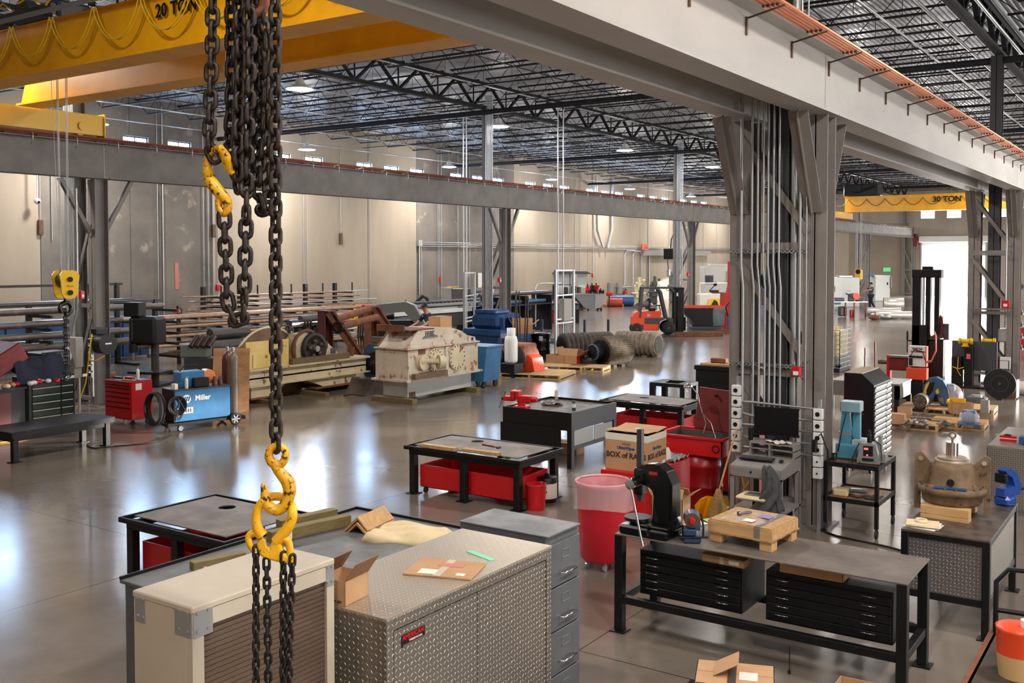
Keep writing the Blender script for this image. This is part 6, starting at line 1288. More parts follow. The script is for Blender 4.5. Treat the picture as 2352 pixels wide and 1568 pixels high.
# ---- electrical box, conduit strips, hose reel on the first far column
t = thing('electrical_box','grey disconnect box with white funnel beside the leftmost far column','electrical box',at(172,945)); q = t.location; s0=.0
P(t,'box',grey_lt,('b',-.22,.22,-.1,.1,1.05,1.75,.01),('b',-.15,.15,-.1,.1,.8,1.05,.01)); P(t,'post',galv,('b',-.18,-.12,0,.04,0,.8),('b',.12,.18,0,.04,0,.8)); P(t,'funnel',white_m,('l',[(.06,0),(.12,.1),(.04,.3),(.02,.36)],(0.02,-.18,1.2),'Z',14)); P(t,'conduit',galv,('t',[(-.05,0,1.75),(-.03,0,2.0),(.15,0,2.4),(.17,0,3.0),(.17,0,5.2)],.03,8))
t = thing('hose_reel','black round hose reel with yellow hose mounted on the leftmost far column','hose reel',(-21.55,LY[0]-.1,1.55)); P(t,'housing',black_m,('c',(-.05,-.12,0),(.32,-.12,0),.24,.24,28),('b',-.2,.0,-.25,.1,.1,.38,.03)); P(t,'badge',galv,('b',.325,.33,-.2,-.04,.0,.03)); P(t,'hose',yellow_dk,('t',[(.1,-.4,.25),(.12,-.5,-.3),(.05,-.55,-.9),(-.1,-.7,-1.5)],.018,8),('t',[(.0,-.42,-.2),(.15,-.5,-.38),(.35,-.45,-.36),(.45,-.3,-.25)],.015,8))
t = thing('outlet_tower','galvanised vertical outlet strip on the leftmost far column','electrical outlets',(-21.6,LY[0]-.4,0)); P(t,'strut',galv,('b',-.03,.03,-.02,.02,.3,1.75)); [P(P(t,'outlet_box',galv,('b',-.06,.06,-.08,-.02,.75+.16*k,.89+.16*k,.01)),'socket',black_m,('c',(0,-.08,.82+.16*k),(0,-.086,.82+.16*k),.035)) for k in range(6)]
floor_cable([(0,1018),(60,1008),(140,990),(150,987)], .014, yellow_m, 'yellow air hose on the floor under the low bench')
floor_cable([(225,1015),(200,1022),(215,1030),(260,1026),(330,1020),(370,1012),(395,1000)], .012, black_m, 'black cable on the floor between the low bench and the blue welder')
# ---- black drill press
t = thing('drill_press','black drill press standing in front of the pipe rack','drill press',at(345,885),.4)
P(t,'head',black_m,('b',-.5,.35,-.3,.35,1.15,1.95,.08),('b',-.62,-.15,-.3,.1,1.95,2.35,.02),('c',(-.35,-.25,.95),(-.35,-.25,1.2),.12)); P(t,'column',pipe_dk,('c',(0.1,.1,0),(.1,.1,1.2),.11,.11,16)); P(t,'table',black_m,('b',-.5,.5,-.35,.35,.35,.42,.01)); P(t,'base',black_m,('b',-.45,.5,-.4,.4,0,.08,.01)); P(t,'spindle',chrome,('c',(-.35,-.25,.75),(-.35,-.25,.95),.04),('b',-.36,-.34,-.31,-.3,1.3,1.9))
# ---- welder with cylinders
wq = at(402,992,.0); t = thing('welder','blue welding power source on a wheeled cart with round white logo and cables','welder',(wq.x,wq.y,0),math.radians(78)); W=1.25;D=.55
P(t,'case',blue_m,('b',0,W,0,D,.2,.85,.01)); P(t,'top_panel',dkgrey_m,('b',-.02,W+.02,-.01,D+.01,.85,.87)); P(t,'front_panel',black_m,('b',-.02,.0,0,D,.2,.85)); P(t,'cart',black_m,('b',-.15,W+.35,.0,D,.12,.18),('b',W,W+.35,-.02,D+.02,.1,.14))
text('Miller',.15,white_m,t,face_m((.62,-.003,.66),(0,-1,0)),bold=.004); g = G(); g.cyl((.26,-.001,.66),(.26,-.006,.66),.09,n=24); g.obj('logo_disc', white_m, t); P(t,'logo_mark',blue_dk,*[('p',[(.19+.045*k,.61),(.22+.045*k,.61),(.25+.045*k,.71),(.22+.045*k,.71)],-.009,-.006) for k in range(3)]); P(t,'spec_plate',white_m,('b',.06,.4,-.004,0,.36,.48)); P(t,'spec_text',dkgrey_m,*[('b',.08+.05*i,.11+.05*i,-.006,-.004,.38,.46) for i in range(6)])
for x in (.1,W+.1):
    r = .07 if x < .5 else .13; P(t,'wheel',rubber,('o',(x,-.03,r),r*.8,r*.22,'Y',20,8),('o',(x,D+.03,r),r*.8,r*.22,'Y',20,8)); P(t,'wheel_spokes',galv,*[('r',(x+.7*r*math.cos(a),-.05,r+.7*r*math.sin(a)),(x-.7*r*math.cos(a),-.05,r-.7*r*math.sin(a)),.02,.03) for a in (0,PI/3,2*PI/3)])
for x,y,m,lab in ((W+.14,.13,mat('brown gas cylinder',S(112,96,84),.35,.2),'nearer tall brown gas cylinder on the back of the welder cart'),(W+.16,.42,mat('maroon gas cylinder',S(92,56,52),.35,.2),'darker maroon gas cylinder behind the brown one on the welder cart')):
    M = Matrix.Rotation(math.radians(78),3,'Z'); p_ = M @ Vector((x,y,.15)); c = thing('gas_cylinder',lab,'gas cylinder',(wq.x+p_.x,wq.y+p_.y,.14)); P(c,'cylinder_body',m,('l',[(.11,0),(.115,.02),(.115,1.2),(.1,1.32),(.05,1.4),(.03,1.42)],(0,0,0),'Z',24)); P(c,'valve',galv,('c',(0,0,1.42),(0,0,1.52),.03),('c',(-.05,0,1.48),(.05,0,1.48),.015))
M = Matrix.Rotation(math.radians(78),3,'Z'); lp = lambda x,y,z: Vector((wq.x,wq.y,0))+M@Vector((x,y,z))
g = G(); 
for k in range(9): g.torus((0,.02*k-.08,0),.26+.015*math.sin(k*2.3),.016,'Y',26,6,sx=.8+.04*math.sin(k),sy=1.25)
tag(g.obj('cable_coil', rubber, loc=lp(-.35,.15,.5), rz=.2),'big coil of black welding cable hanging at the left of the blue welder','cable')
g = G(); [g.torus((0,.02*k,0),.2-.02*k,.014,'Y',22,6,sx=1,sy=1) for k in range(5)]; [g.tube([(.1*math.sin(k),-.02,.15),(.15*math.cos(k*2),-.05,-.1),(.1*math.sin(k*3),0,-.3)],.01,5) for k in range(5)]
tag(g.obj('cable_coil', rubber, loc=lp(.02,-.08,.55), rz=math.radians(78)),'small coil of black cable on the front corner of the blue welder','cable')
c = thing('wire_feeder','blue wire feeder with copper wire spool on top of the blue welder','wire feeder',lp(.55,.3,.87),math.radians(78)); P(c,'case',blue_m,('b',-.35,.2,-.15,.2,0,.34,.02)); P(c,'spool',copper_m,('c',(.32,-.1,.2),(.32,.12,.2),.15)); P(c,'drive',black_m,('b',-.1,.25,-.25,-.12,0,.2,.02)); P(c,'handle',black_m,('t',[(-.3,0,.34),(-.2,0,.45),(.1,0,.45),(.2,0,.34)],.015,6))
spray('spray_can','white spray can with green cap on top of the blue welder',lp(.3,-.0+.08,.87),.035,.24,white_m,green_m); tag(G().bb(-.06,.06,-.04,.04,0,.12,c=.005).obj('small_box', paper, loc=lp(.05,.1,.87)),'small white carton on top of the blue welder','box')
for k in range(2): tag(G().lathe([(.05,0),(.055,.1),(.03,.16),(.02,.2)],n=12).obj('brown_bottle', MATS['maroon gas cylinder'], loc=lp(.95+.13*k,.12,.87)),'small brown canister on the right end of the blue welder','bottle','brown canisters on the blue welder')
c = thing('machine_tool','grey green machine head with stacked blocks behind the blue welder','machine',at(405,930)+Vector((-.8,1.2,0)),A); P(c,'base',dkgrey_m,('b',-.3,.5,0,.6,0,1.0,.02)); P(c,'head',mat('grey green casting',S(110,124,116),.5),('b',-.4,.3,0,.5,1.0,1.35,.04)); P(c,'block',pipe_m,*[('c',(-.1+.15*k,-.05,1.3),(0+.15*k,.2,1.55),.07) for k in range(4)])
# ---- chipboard panel
g = G(); g.bb(-.42,.42,0,.03,0,1.5,Matrix.Rotation(-.06,4,'X') @ Matrix.Rotation(.04,4,'Y')); tag(g.obj('plywood_sheet', mat('stained plywood',S(176,132,92),.75,0,S(140,96,62),2,stretch=(1,1,4)), loc=at(530,948), rz=A+.5),'stained plywood sheet leaning against the cream machine frame','plywood')
# ---- pipe rack along the long wall, left
def piperack(X, y0, y1, levels, lab, arms=(0,.33,.66,1.0), h=2.2, dx=1.1):
    t = thing('pipe_rack', lab, 'rack', (X,0,0))
    for f in arms:
        y = y0+(y1-y0)*f; P(t,'post',black_m,('b',-dx/2-.1,-dx/2+.05,y-.06,y+.06,0,h)); [P(t,'arm',black_m,('b',-dx/2,dx/2,y-.035,y+.035,z-.1,z-.02)) for z in levels]; P(t,'foot',black_m,('b',-dx/2-.1,dx/2,y-.06,y+.06,0,.08))
    P(t,'rail',black_m,('b',-dx/2-.08,-dx/2+.02,y0-.2,y1+.2,h-.08,h)); return t
piperack(-26.3,7.5,19.6,(.62,1.02,1.34,1.68,2.04),'black cantilever rack holding thick pipes behind the leftmost far column',h=2.3)
PG = 'thick steel pipes on the left rack'
for z, r, xs_, yend, m in ((2.04+.09,.09,(-26.1,-26.35),19.3,pipe_m),(1.70+.08,.08,(-25.95,-26.2,-26.45),17.8,pipe_m),(1.36+.09,.09,(-25.95,-26.25),19.0,pipe_m),(1.04+.11,.11,(-25.9,-26.2),18.0,pipe_m),(.64+.12,.12,(-25.9,-26.25),14.6,pipe_m),(.1+.14,.14,(-25.2,-25.6),17,rust_m)):
    for i, x in enumerate(xs_):
        g = G(); g.lathe([(r,0),(r,yend-6.5-1.1*i),(r*.86,yend-6.5-1.1*i),(r*.86,0),(r,0)],(0,0,0),'Y',20); tag(g.obj('steel_pipe', m, loc=(x,6.5,z)),'thick weathered steel pipe lying on the black cantilever rack at left','pipe',PG)
piperack(-29.6,6,20.5,(.9,1.5,2.1),'second black rack with upright frame behind the left pipe rack',h=2.75)
for k in range(12):
    g = G(); g.cyl((0,0,0),(0,12.4-.3*k,0),.075,n=12); tag(g.obj('steel_pipe', [pipe_dk,galv,blue_dirty][k%3], loc=(-29.1-.2*(k%4),8,(2.18,1.58,.98)[k//4])),'thinner dark or bluish tube on the second left rack','pipe','thin tubes on the second left rack')
c = thing('blue_container','blue slatted steel bin behind the left pipe rack','bin',(-31.8,15,0)); P(c,'body',blue_dk,('b',-.6,.6,0,7.5,.1,1.5,.02)); P(c,'rib',blue_dk,*[('b',.6,.66,.1+.7*k,.2+.7*k,.1,1.5) for k in range(11)])
for px,py,lab in ((408,742,'red fire extinguisher on the dark wall panel at left'),(1437,690,'red fire extinguisher on the long wall behind the forklift')):
    q = atx(px,py-12,XL+.2); c = thing('fire_extinguisher',lab,'fire extinguisher',(q.x,q.y,q.z-.35)); s_=1.6; P(c,'cylinder_body',red_m,('l',[(.09*s_,0),(.09*s_,.4*s_),(.05*s_,.47*s_),(.0,.48*s_)],(0,0,0),'Z',16)); P(c,'valve',black_m,('c',(0,0,.47*s_),(0,0,.56*s_),.03*s_),('t',[(0,.02,.52*s_),(.0,.14*s_,.45*s_),(0,.12*s_,.1*s_)],.015*s_,6)); P(c,'paper_label',paper,('l',[(.091*s_,.12*s_),(.091*s_,.26*s_)],(0,0,0),'Z',16))
for px,py in ((502,660),(1010,642),(1362,632),(93,522),(491,530),(783,548)):
    q = atx(px,py,XL+.06); c = thing('wall_device', {502:'red alarm strobe low on the wall behind the hanging chains',1010:'red alarm strobe on the wall left of the ladder frames',1362:'red alarm strobe on the wall above the grey tipping bin',93:'small brown junction box on the wall at far left',491:'small junction box on the wall beside the hanging chains',783:'small junction box on the wall right of the hanging chains'}[px],'wall device',q); P(c,'box',red_m if px in (502,1010,1362) else brown_m,('b',-.05,.06,-.12,.12,-.14,.14,.02) if px in (502,1010,1362) else ('b',-.05,.06,-.1,.1,-.3,.3,.02)); P(c,'conduit',galv,('t',[(0,0,.2),(0,0,5 if px>400 else 6.2-q.z+3)],.02,6))
c = thing('camera_dome','small white security camera on a drop pipe at far left','camera',atx(86,462,XL+.4)); P(c,'dome',white_m,('s',(0,0,0),.13,12,8)); P(c,'pipe',white_m,('c',(0,0,.1),(0,0,3),.03)); P(c,'lens',black_m,('s',(.1,0,-.03),.06,8,6))
tag(G().bb(0,.02,-.1,.1,-.6,.6).obj('wall_sign', mat('faded red sign',S(196,120,110),.7), loc=atx(406,634,XL)),'narrow faded red vertical sign on the dark wall panel','sign')
# ---- rod rack in the middle
t = thing('rod_rack','wide black cantilever rack loaded with many tan rods behind the hanging chains','rack',(-30.5,0,0)); lv = [.35+.18*k for k in range(11)]
for f in range(5):
    y = 24.6+1.75*f; P(t,'post',black_m,('b',-.4,-.25,y-.07,y+.07,0,2.5)); P(t,'arm',black_m,*[('b',-.3,.75,y-.04,y+.04,z-.07,z-.015) for z in lv]); P(t,'foot',black_m,('b',-.4,.9,y-.07,y+.07,0,.1)); P(t,'pin',black_m,('c',(.7,y,2.2),(.7,y,2.55),.03))
for i, z in enumerate(lv):
    for j in range(5 if i < 9 else 4):
        r = .035 if i < 6 else .025; L = random.uniform(7.2,9.5)-.25*max(0,i-6); y0 = 23.3+random.uniform(-.7,.6)+(.8 if i > 6 else 0); g = G(); g.cyl((0,0,0),(0,L,0),r,n=8)
        tag(g.obj('steel_rod', tan_rod if (i+j)%4 else galv, loc=(-30.5+.6-.2*j,y0,z+r-.015)),'long tan coated rod on the wide cantilever rack behind the chains','rod','tan rods on the wide cantilever rack')
t = thing('rod_rack','low rack of brown bars in front of the wide rod rack','rack',(-27.9,0,0))
for f in range(4):
    y = 21.6+2.2*f; P(t,'post',black_m,('b',-.5,-.4,y-.05,y+.05,0,1.75)); P(t,'arm',black_m,*[('b',-.45,.55,y-.03,y+.03,z-.06,z-.01) for z in (.4,.7,1.0,1.3,1.6)])
for i, z in enumerate((.4,.7,1.0,1.3,1.6)):
    for j in range(5):
        r = .055; g = G(); g.cyl((0,0,0),(0,random.uniform(7.5,10.5),0),r,n=8); tag(g.obj('steel_bar', [tan_rod,brown_m,tan_rod,galv,tan_rod][j], loc=(-27.5-.2*j,19.6+random.uniform(-1,1)+.3*(4-i),z+.04)),'brown round bar on the low rack in front of the rod rack','bar','brown bars on the low rack')
for px,py,px2,py2,r,m,lab in ((482,768,568,766,.17,pipe_dk,'thick dark round bar with pale end on black saddles under the chain loop'),(476,796,548,796,.22,pipe_dk,'second thick dark round bar lower left of the first one'),(437,812,470,810,.2,rust_m,'brownish round billet left of the dark round bars'),(690,735,735,730,.13,pipe_dk,'dark shaft above the strapped chrome shafts'),(664,745,736,748,.14,chrome,'upper chrome shaft strapped on a stand'),(664,772,736,774,.14,chrome,'lower chrome shaft strapped on a stand')):
    X = -24.6 if px < 600 else -24.0; a_, b_ = atx(px,py,X), atx(px2,py2,X); b_.z = a_.z; c = thing('round_bar',lab,'round bar',a_); d_ = b_-a_; P(c,'bar',m,('c',(0,0,0),tuple(d_),r,r,20)); 
    P(c,'saddle',black_m,*[('p',[(-.3,-a_.z),(.3,-a_.z),(.12,-r),(-.12,-r)],d_.y*f-.08,d_.y*f+.08) for f in (.25,.75)])
    if m is chrome: P(c,'strap',rubber,*[('o',(0,d_.y*f,0),r+.02,.03,'Y',16,6) for f in (.4,.5,.6)])
# ---- rusty frame
for px,lab,m,Y in ((748,'red oxide steel post with brown diagonal brace beside the pulley machine',rust_red,21.7),(852,'rusty brown steel post with diagonal brace at the right end of the frame',rust_m,24.6)):
    q = aty(px,800,Y); c = thing('braced_column',lab,'steel post',(q.x,Y,0)); P(c,'post',m,('b',-.15,.15,-.18,-.15,0,1.98),('b',-.15,.15,.15,.18,0,1.98),('b',-.01,.01,-.15,.15,0,1.98),('b',-.2,.3,-.2,.2,1.98,2.02)); P(c,'brace',rust_m,('r',(.2,0,1.95),(1.1,.9,0),.28,.03,(0,1,0)),('r',(.2,.12,1.95),(1.1,1.02,0),.03,.14),('r',(.2,-.12,1.95),(1.1,.78,0),.03,.14)); P(c,'base_bar',rust_m,('b',-.2,1.3,-.1,.1,0,.08))
for k,(a_,b_) in enumerate((((762,736,21.7),(850,708,24.4)),((775,752,21.7),(866,728,24.4)))):
    p_, r_ = aty(*a_), aty(*b_); c = thing('rusty_pipe',('upper','lower')[k]+' rusty brown pipe lying between the two steel posts','pipe',p_); P(c,'pipe_body',rust_m,('c',(0,0,0),tuple(r_-p_),.11,.11,16)); P(c,'collar',black_m,('c',tuple((r_-p_)*.0),tuple((r_-p_)*.06),.17,.17,16))
c = thing('strap_stand','red capped post hung with brown lifting straps beside the rusty brace','strap stand',at(812,870)+Vector((-2.2,3.2,0))); P(c,'stand_post',red_m,('c',(0,0,0),(0,0,1.7),.05),('c',(-.2,-.15,1.75),(-.1,.1,1.75),.28)); P(c,'strap',mat('dark straps',S(60,46,42),.8),*[('t',[(-.3+.1*k,-.25,1.7),(-.32+.1*k,-.3,1.0),(-.25+.1*k,-.28,.4),(-.2+.1*k,-.25,1.0)],.035,6) for k in range(6)])
# ---- cream machine frame with pulley
mx, my = -20.4, 16.6; t = thing('pulley_machine','cream and yellow pulley machine frame on timber skids with big round plate','machine',(mx,my,0)); Lm = 4.3
P(t,'bed',cream_m,('b',0,1.25,0,Lm,.58,.62),('b',1.2,1.25,0,Lm,.4,.84),('b',0,.05,0,Lm,.4,.84),('b',0,1.25,0,.05,.4,.84),('b',0,1.25,Lm-.05,Lm,.4,.84),('b',-.02,1.35,-.02,Lm+.02,.8,.85),('b',1.1,1.35,-.02,Lm+.02,.4,.43))
P(t,'leg',cream_m,('p',[(.1,.1),(.7,.1),(1.3,.42),(.1,.42)],1.1,1.25,'X')); P(t,'leg',cream_m,('p',[(1.9,.42),(3.9,.42),(3.7,.16),(2.6,.16)],.2,1.25,'X')); P(t,'leg_foot',rust_m,('b',0,1.35,.0,.85,.1,.13),('b',.1,1.35,2.2,4.0,.13,.17))
P(t,'yellow_panel',cream_y,('b',1.2,1.25,-.05,1.35,.85,1.52),('b',1.26,1.28,.15,1.05,.86,1.2)); g = G(); g.lathe([(1.25,0),(1.25,.06),(.0,.06)],(.6,1.2,.55),'X',48); g.obj('round_plate', mat('brown disc',S(130,104,84),.6,.1,S(110,84,64),3), t); g = G(); g.torus((.66,1.2,.55),1.25,.035,'X',60,6,0.0,PI); g.obj('plate_rim', cream_m, t)
P(t,'eye_bolt',pipe_m,('o',(.7,1.85,1.72),.09,.025,'Y',16,6),('o',(.72,1.95,1.68),.07,.02,'X',16,6)); P(t,'motor',black_m,('b',.8,1.2,-.5,-.05,.95,1.4,.06),('c',(1.0,-.6,1.15),(1.0,-.1,1.15),.2))
P(t,'pulley_housing',cream_m,('p',[(1.75,.85),(3.5,.85),(3.3,1.0),(2.7,1.45),(2.3,1.62),(1.9,1.6),(1.75,1.45)],.7,1.1,'X')); g = G(); g.lathe([(.42,0),(.42,.1),(.33,.1),(.3,.06),(.12,.06),(.1,.12),(0,.12)],(1.15,2.3,1.2),'X',36); g.obj('pulley', mat('pulley iron',S(50,46,42),.5,.3), t); P(t,'hub',galv,('c',(1.25,2.3,1.2),(1.34,2.3,1.2),.08,.08,12)); P(t,'pulley_slot',pipe_m,*[('s',(1.26,2.3+.2*math.cos(a),1.2+.2*math.sin(a)),.06,8,6) for a in (.5,1.8,3.0,4.3,5.5)])
P(t,'rust_ring',rust_m,('o',(1.12,2.1,1.2),.48,.05,'X',30,6)); P(t,'danger_label',red_m,('b',1.1,1.105,2.15,2.45,1.5,1.58)); P(t,'data_plate',dkgrey_m,('b',1.1,1.11,2.75,2.9,1.15,1.35),('b',1.1,1.11,3.0,3.2,1.0,1.15)); P(t,'handle_rod',rust_m,('c',(1.25,3.0,.95),(1.25,3.6,.97),.05),('c',(1.25,3.6,.9),(1.25,3.65,1.15),.1))
P(t,'top_timber',wood_old,('b',1.2,1.34,1.4,3.5,.85,1.0))
for k,(y_,lab) in enumerate(((.25,'front timber skid under the cream pulley machine'),(2.0,'middle timber skid under the cream pulley machine'),(3.6,'rear timber skid under the cream pulley machine'))): tag(G().bb(-.3,1.9,0,.14,0,.1,c=.004).obj('timber_skid', wood_tr, loc=(mx,my+y_,0)),lab,'timber')
# ---- big white gearbox
gx, gy = -17.0, 18.85; t = thing('gearbox','large rust stained white industrial gearbox with curved top and two round covers','gearbox',(gx,gy,0)); L=2.95; W=1.05
P(t,'base_frame',white_dirty2,('b',.12,W-.12,.15,L-.15,.12,.56,.01)); P(t,'lower_case',white_dirty,('b',.0,W,0,L,.56,1.32,.01),('b',-.05,W+.08,-.1,L+.1,.53,.58)); 
P(t,'upper_case',white_dirty,('p',[(0,1.35),(L-.05,1.35),(L-.1,1.47),(L-.45,1.54),(L-.75,1.68),(L-1.15,1.78),(L-1.6,1.8),(.5,1.78),(.42,1.74)],.05,W-.03,'X')); P(t,'joint_flange',rust_m,('b',-.03,W+.04,-.03,L+.02,1.305,1.325)); P(t,'joint_lip',white_dirty,('b',-.03,W+.05,-.03,L+.02,1.325,1.36))
P(t,'top_plate',rust_m,('b',.05,W-.03,.1,1.1,1.78,1.81),('p',[(0,1.36),(.45,1.78),(.5,1.78),(.06,1.36)],.04,.1,'X')); P(t,'left_shroud',rust_m,('b',.0,.9,.05,.1,1.76,1.92))
for y_, r_, n_ in ((1.05,.3,'round_cover'),(1.98,.34,'round_cover')):
    c = P(t,n_,cream_m,('c',(W,y_,1.0),(W+.05,y_,1.0),r_,r_,28)); P(c,'bolt_ring',rust_m,*[('s',(W+.05,y_+r_*.88*math.cos(k*PI/8),1.0+r_*.88*math.sin(k*PI/8)),.022,6,4) for k in range(16)])
P(t,'shaft',cream_m,('c',(W,.55,.98),(W+.12,.55,.98),.2,.2,20),('c',(W+.05,.6,1.0),(W+.3,.95,.98),.07,.07,14),('c',(W+.25,.9,.97),(W+.34,1.05,.96),.19,.16,18)); P(t,'shaft_end',black_m,('c',(W+.34,1.05,.96),(W+.345,1.06,.96),.1,.1,16)); P(t,'web_rib',white_dirty,('b',W,W+.04,1.5,1.62,.6,1.3),('b',W,W+.03,-.0,.04,.56,1.32)); P(t,'rust_patch',rust_m,('b',W,W+.006,1.55,1.75,.75,.95),('b',W-.119,W-.115,.2,.45,.13,.25),('b',W,W+.006,.42,.7,1.18,1.31),('b',W,W+.006,1.9,2.05,1.3,1.36))
g = text('FALK',.16,dkgrey_m,t,face_m((W-.025,.92,1.68),(1,0,0)),depth=.01,bold=.006); P(t,'logo_plate',dkgrey_m,('p',[(.62,1.56),(1.25,1.58),(1.2,1.62),(1.05,1.64),(.8,1.63),(.68,1.61)],W-.03,W-.015,'X'))
P(t,'eye_hole',black_m,('c',(W-.03,L-.22,1.42),(W-.02,L-.22,1.42),.05)); tag(G().bb(0,.12,0,1.3,0,.14,c=.004).obj('timber_beam', wood_old, loc=(gx+W+.02,gy+.15,.58)),'grey old timber lying on the ledge of the white gearbox','timber')
for y_,lab in ((-.05,'timber skid under the left end of the white gearbox'),(L-.35,'timber skid under the right end of the white gearbox')): tag(G().bb(-.1,W+.2,0,.2,0,.12,c=.004).obj('timber_skid', wood_tr, loc=(gx,gy+y_,0)),lab,'timber')
q_ = Vector((gx+.5,gy+1.35,1.96)); t2 = carton('cardboard_box','sealed cardboard box on top of the white gearbox',(gx+.5,gy+2.0,1.72),.4,.5,.33,0,'closed')
# blue octagonal motor, apron sheet
t = thing('blue_motor','blue octagonal motor with round black grille left of the white gearbox','motor',at(862,884),.0); P(t,'housing',blue_dirty,('p',[(-.45,.3),(-.25,.12),(.25,.12),(.45,.3),(.45,.95),(.25,1.15),(-.25,1.15),(-.45,.95)],0,1.3)); P(t,'grille',black_m,('c',(0,-.03,.62),(0,0,.62),.32,.32,28)); P(t,'grille_ring',pipe_dk,*[('r',(.08*math.cos(a),-.04,.62+.08*math.sin(a)),(.29*math.cos(a+.4),-.04,.62+.29*math.sin(a+.4)),.02,.03) for a in [k*PI/6 for k in range(12)]]); P(t,'shaft',brown_m,('c',(0,-.18,.62),(0,0,.62),.05),('c',(0,-.08,.62),(0,-.03,.62),.1)); P(t,'base',black_m,('b',-.5,.5,0,1.4,0,.12)); P(t,'eye',blue_m,('o',(-.1,.5,1.22),.1,.03,'Y',16,6),('o',(.35,1.1,1.22),.1,.03,'Y',16,6))
g = G(); g.grid(lambda a,b:(-.7+1.15*a,-.1-.5*(1-b)+.15*math.sin(a*3),.02+.42*b**1.7+.03*math.sin(a*7+b*3)),16,14); tag(g.obj('rubber_flap', mat('dirty brown flap',S(84,70,58),.8,0,S(60,50,42),5), loc=at(855,905)+Vector((.1,.1,0)), rz=.3, solid=.03),'curved dirty brown sheet hanging in front of the blue motor','sheet')
beam('timber_block','old wood block with cut end on top of the blue motor','timber',(-19.6,21.6),(-18.5,21.75),1.16,.16,.16,wood_old)
# blue bin right of gearbox
t = thing('parts_bin','blue wheeled bin at the right end of the white gearbox','bin',at(1105,893)+Vector((-.3,.1,0))); P(t,'bin_body',blue_m,('p',[(-.45,.18),(.3,.18),(.42,1.15),(-.55,1.15)],0,.75)); P(t,'rim',blue_m,('b',-.6,.45,-.03,.78,1.13,1.17,.01)); [P(t,'caster',rubber,('c',(x_-.03,y_,.09),(x_+.03,y_,.09),.09),('r',(x_,y_,.09),(x_,y_,.18),.06,.04)) for x_ in (-.35,.25) for y_ in (.1,.65)]
# dark blue gearbox
t = thing('gearbox','dark blue ribbed gearbox behind the white one','gearbox',at(1115,850)+Vector((-1.5,2.2,0))); P(t,'casing',blue_dk,('b',-.8,.8,-.4,1.6,.3,1.15,.06),('b',-.6,.6,-.2,1.3,1.15,1.65,.12),('b',-.9,.9,-.5,1.7,.95,1.05,.01),('b',-.5,.4,-.1,.8,1.65,1.8,.04)); P(t,'rib',blue_dk,*[('b',.6,.75,-.1+.5*k,.0+.5*k,.4,1.55,.01) for k in range(3)]); P(t,'base',black_m,('b',-.8,.8,-.4,1.6,0,.3))
# propane, drums, blue box
t = thing('propane_cylinder','white propane cylinder with collar standing near the far column','gas cylinder',(-16.98,24.9,.42)); P(t,'cylinder_body',white_m,('l',[(.12,0),(.19,.04),(.2,.1),(.2,.68),(.17,.8),(.08,.86),(.0,.87)],(0,0,0),'Z',24)); P(t,'collar',white_m,('l',[(.13,.82),(.13,1.06),(.12,1.06),(.12,.82)],(0,0,0),'Z',20)); P(t,'valve',galv,('c',(0,0,.86),(0,0,.98),.03),('c',(-.06,0,.96),(.06,0,.96),.015))
t = thing('low_stand','low black stand under the white propane cylinder','stand',(-16.98,24.95,0)); P(t,'body',black_m,('b',-.25,.25,-.25,.25,0,.42,.01))
for px,py,lab,lid in ((1245,823,'black oil drum with white label nearest the ribbed roll',True),(1213,822,'black oil drum between the propane cylinder and the labelled drum',True),(1162,818,'black oil drum half hidden at the foot of the far column',False)):
    t = thing('oil_drum',lab,'drum',at(px,py)); P(t,'drum_body',black_gloss,('l',[(.29,0),(.295,.02),(.285,.04),(.285,.29),(.297,.31),(.285,.33),(.285,.59),(.297,.61),(.285,.63),(.285,.88),(.3,.9),(.29,.91),(.28,.89),(0,.89)],(0,0,0),'Z',32)); P(t,'lid_ring',galv,('o',(0,0,.905),.285,.012,'Z',32,6)); P(t,'paper_label',paper,('b',.05,.2,-.283,-.275,.66,.82) if lid else ('b',-.05,.05,-.287,-.28,.6,.66))
t = thing('blue_canister','blue canister behind the propane cylinder','canister',at(1170,815)+Vector((-.6,.3,0))); P(t,'body',blue_m,('c',(0,0,0),(0,0,1.4),.13,.1))
for k in range(8): tag(G().cyl((0,0,0),(.1*math.sin(k),.1*math.cos(k),2.2+.1*(k%4)),.02,n=6).obj('rod', pipe_dk, loc=(-18.2-.08*k,27.6+.05*(k%3),0)),'thin dark rod standing upright beside the far column foot','rod','upright rods by the far column foot')
# rusty motors and pallets
t = thing('rusty_motor','orange and black rusty motor with round drum on the pallet','motor',at(1158,862)+Vector((0,.3,.13))); P(t,'drum',mat('rust orange iron',S(150,84,56),.7,0,S(110,62,44),5),('c',(0.2,0,.4),(.2,.8,.4),.38,.38,26),('b',-.3,.5,.0,.8,.5,.82,.05)); P(t,'face',pipe_dk,('c',(.2,-.03,.42),(.2,0,.42),.36,.36,24),('c',(.2,-.08,.42),(.2,-.03,.42),.12)); P(t,'yellow_plate',yellow_dk,('b',-.55,-.2,-.25,-.2,0,.7,.01)); P(t,'foot',orange_m,('p',[(.4,0),(.85,0),(.75,.4),(.6,.5)],.1,.7))
t = thing('rusty_pump','dark greasy pump with flanges beside the orange rusty motor','pump',at(1128,860)+Vector((0,.3,.13))); P(t,'body',pipe_dk,('c',(0,0,.4),(0,1.0,.4),.34),('s',(0,-.1,.4),.3,14,8),('b',-.5,.4,.1,.9,0,.25,.03),('c',(0,.5,.7),(0,.5,.95),.16)); P(t,'flange',rust_m,('c',(.3,.2,.4),(.65,.1,.4),.2,.2,18),('o',(0,.0,.4),.34,.04,'Y',20,6))
PW = mat('bright pallet pine',S(206,172,120),.7,0,S(180,146,100),4)
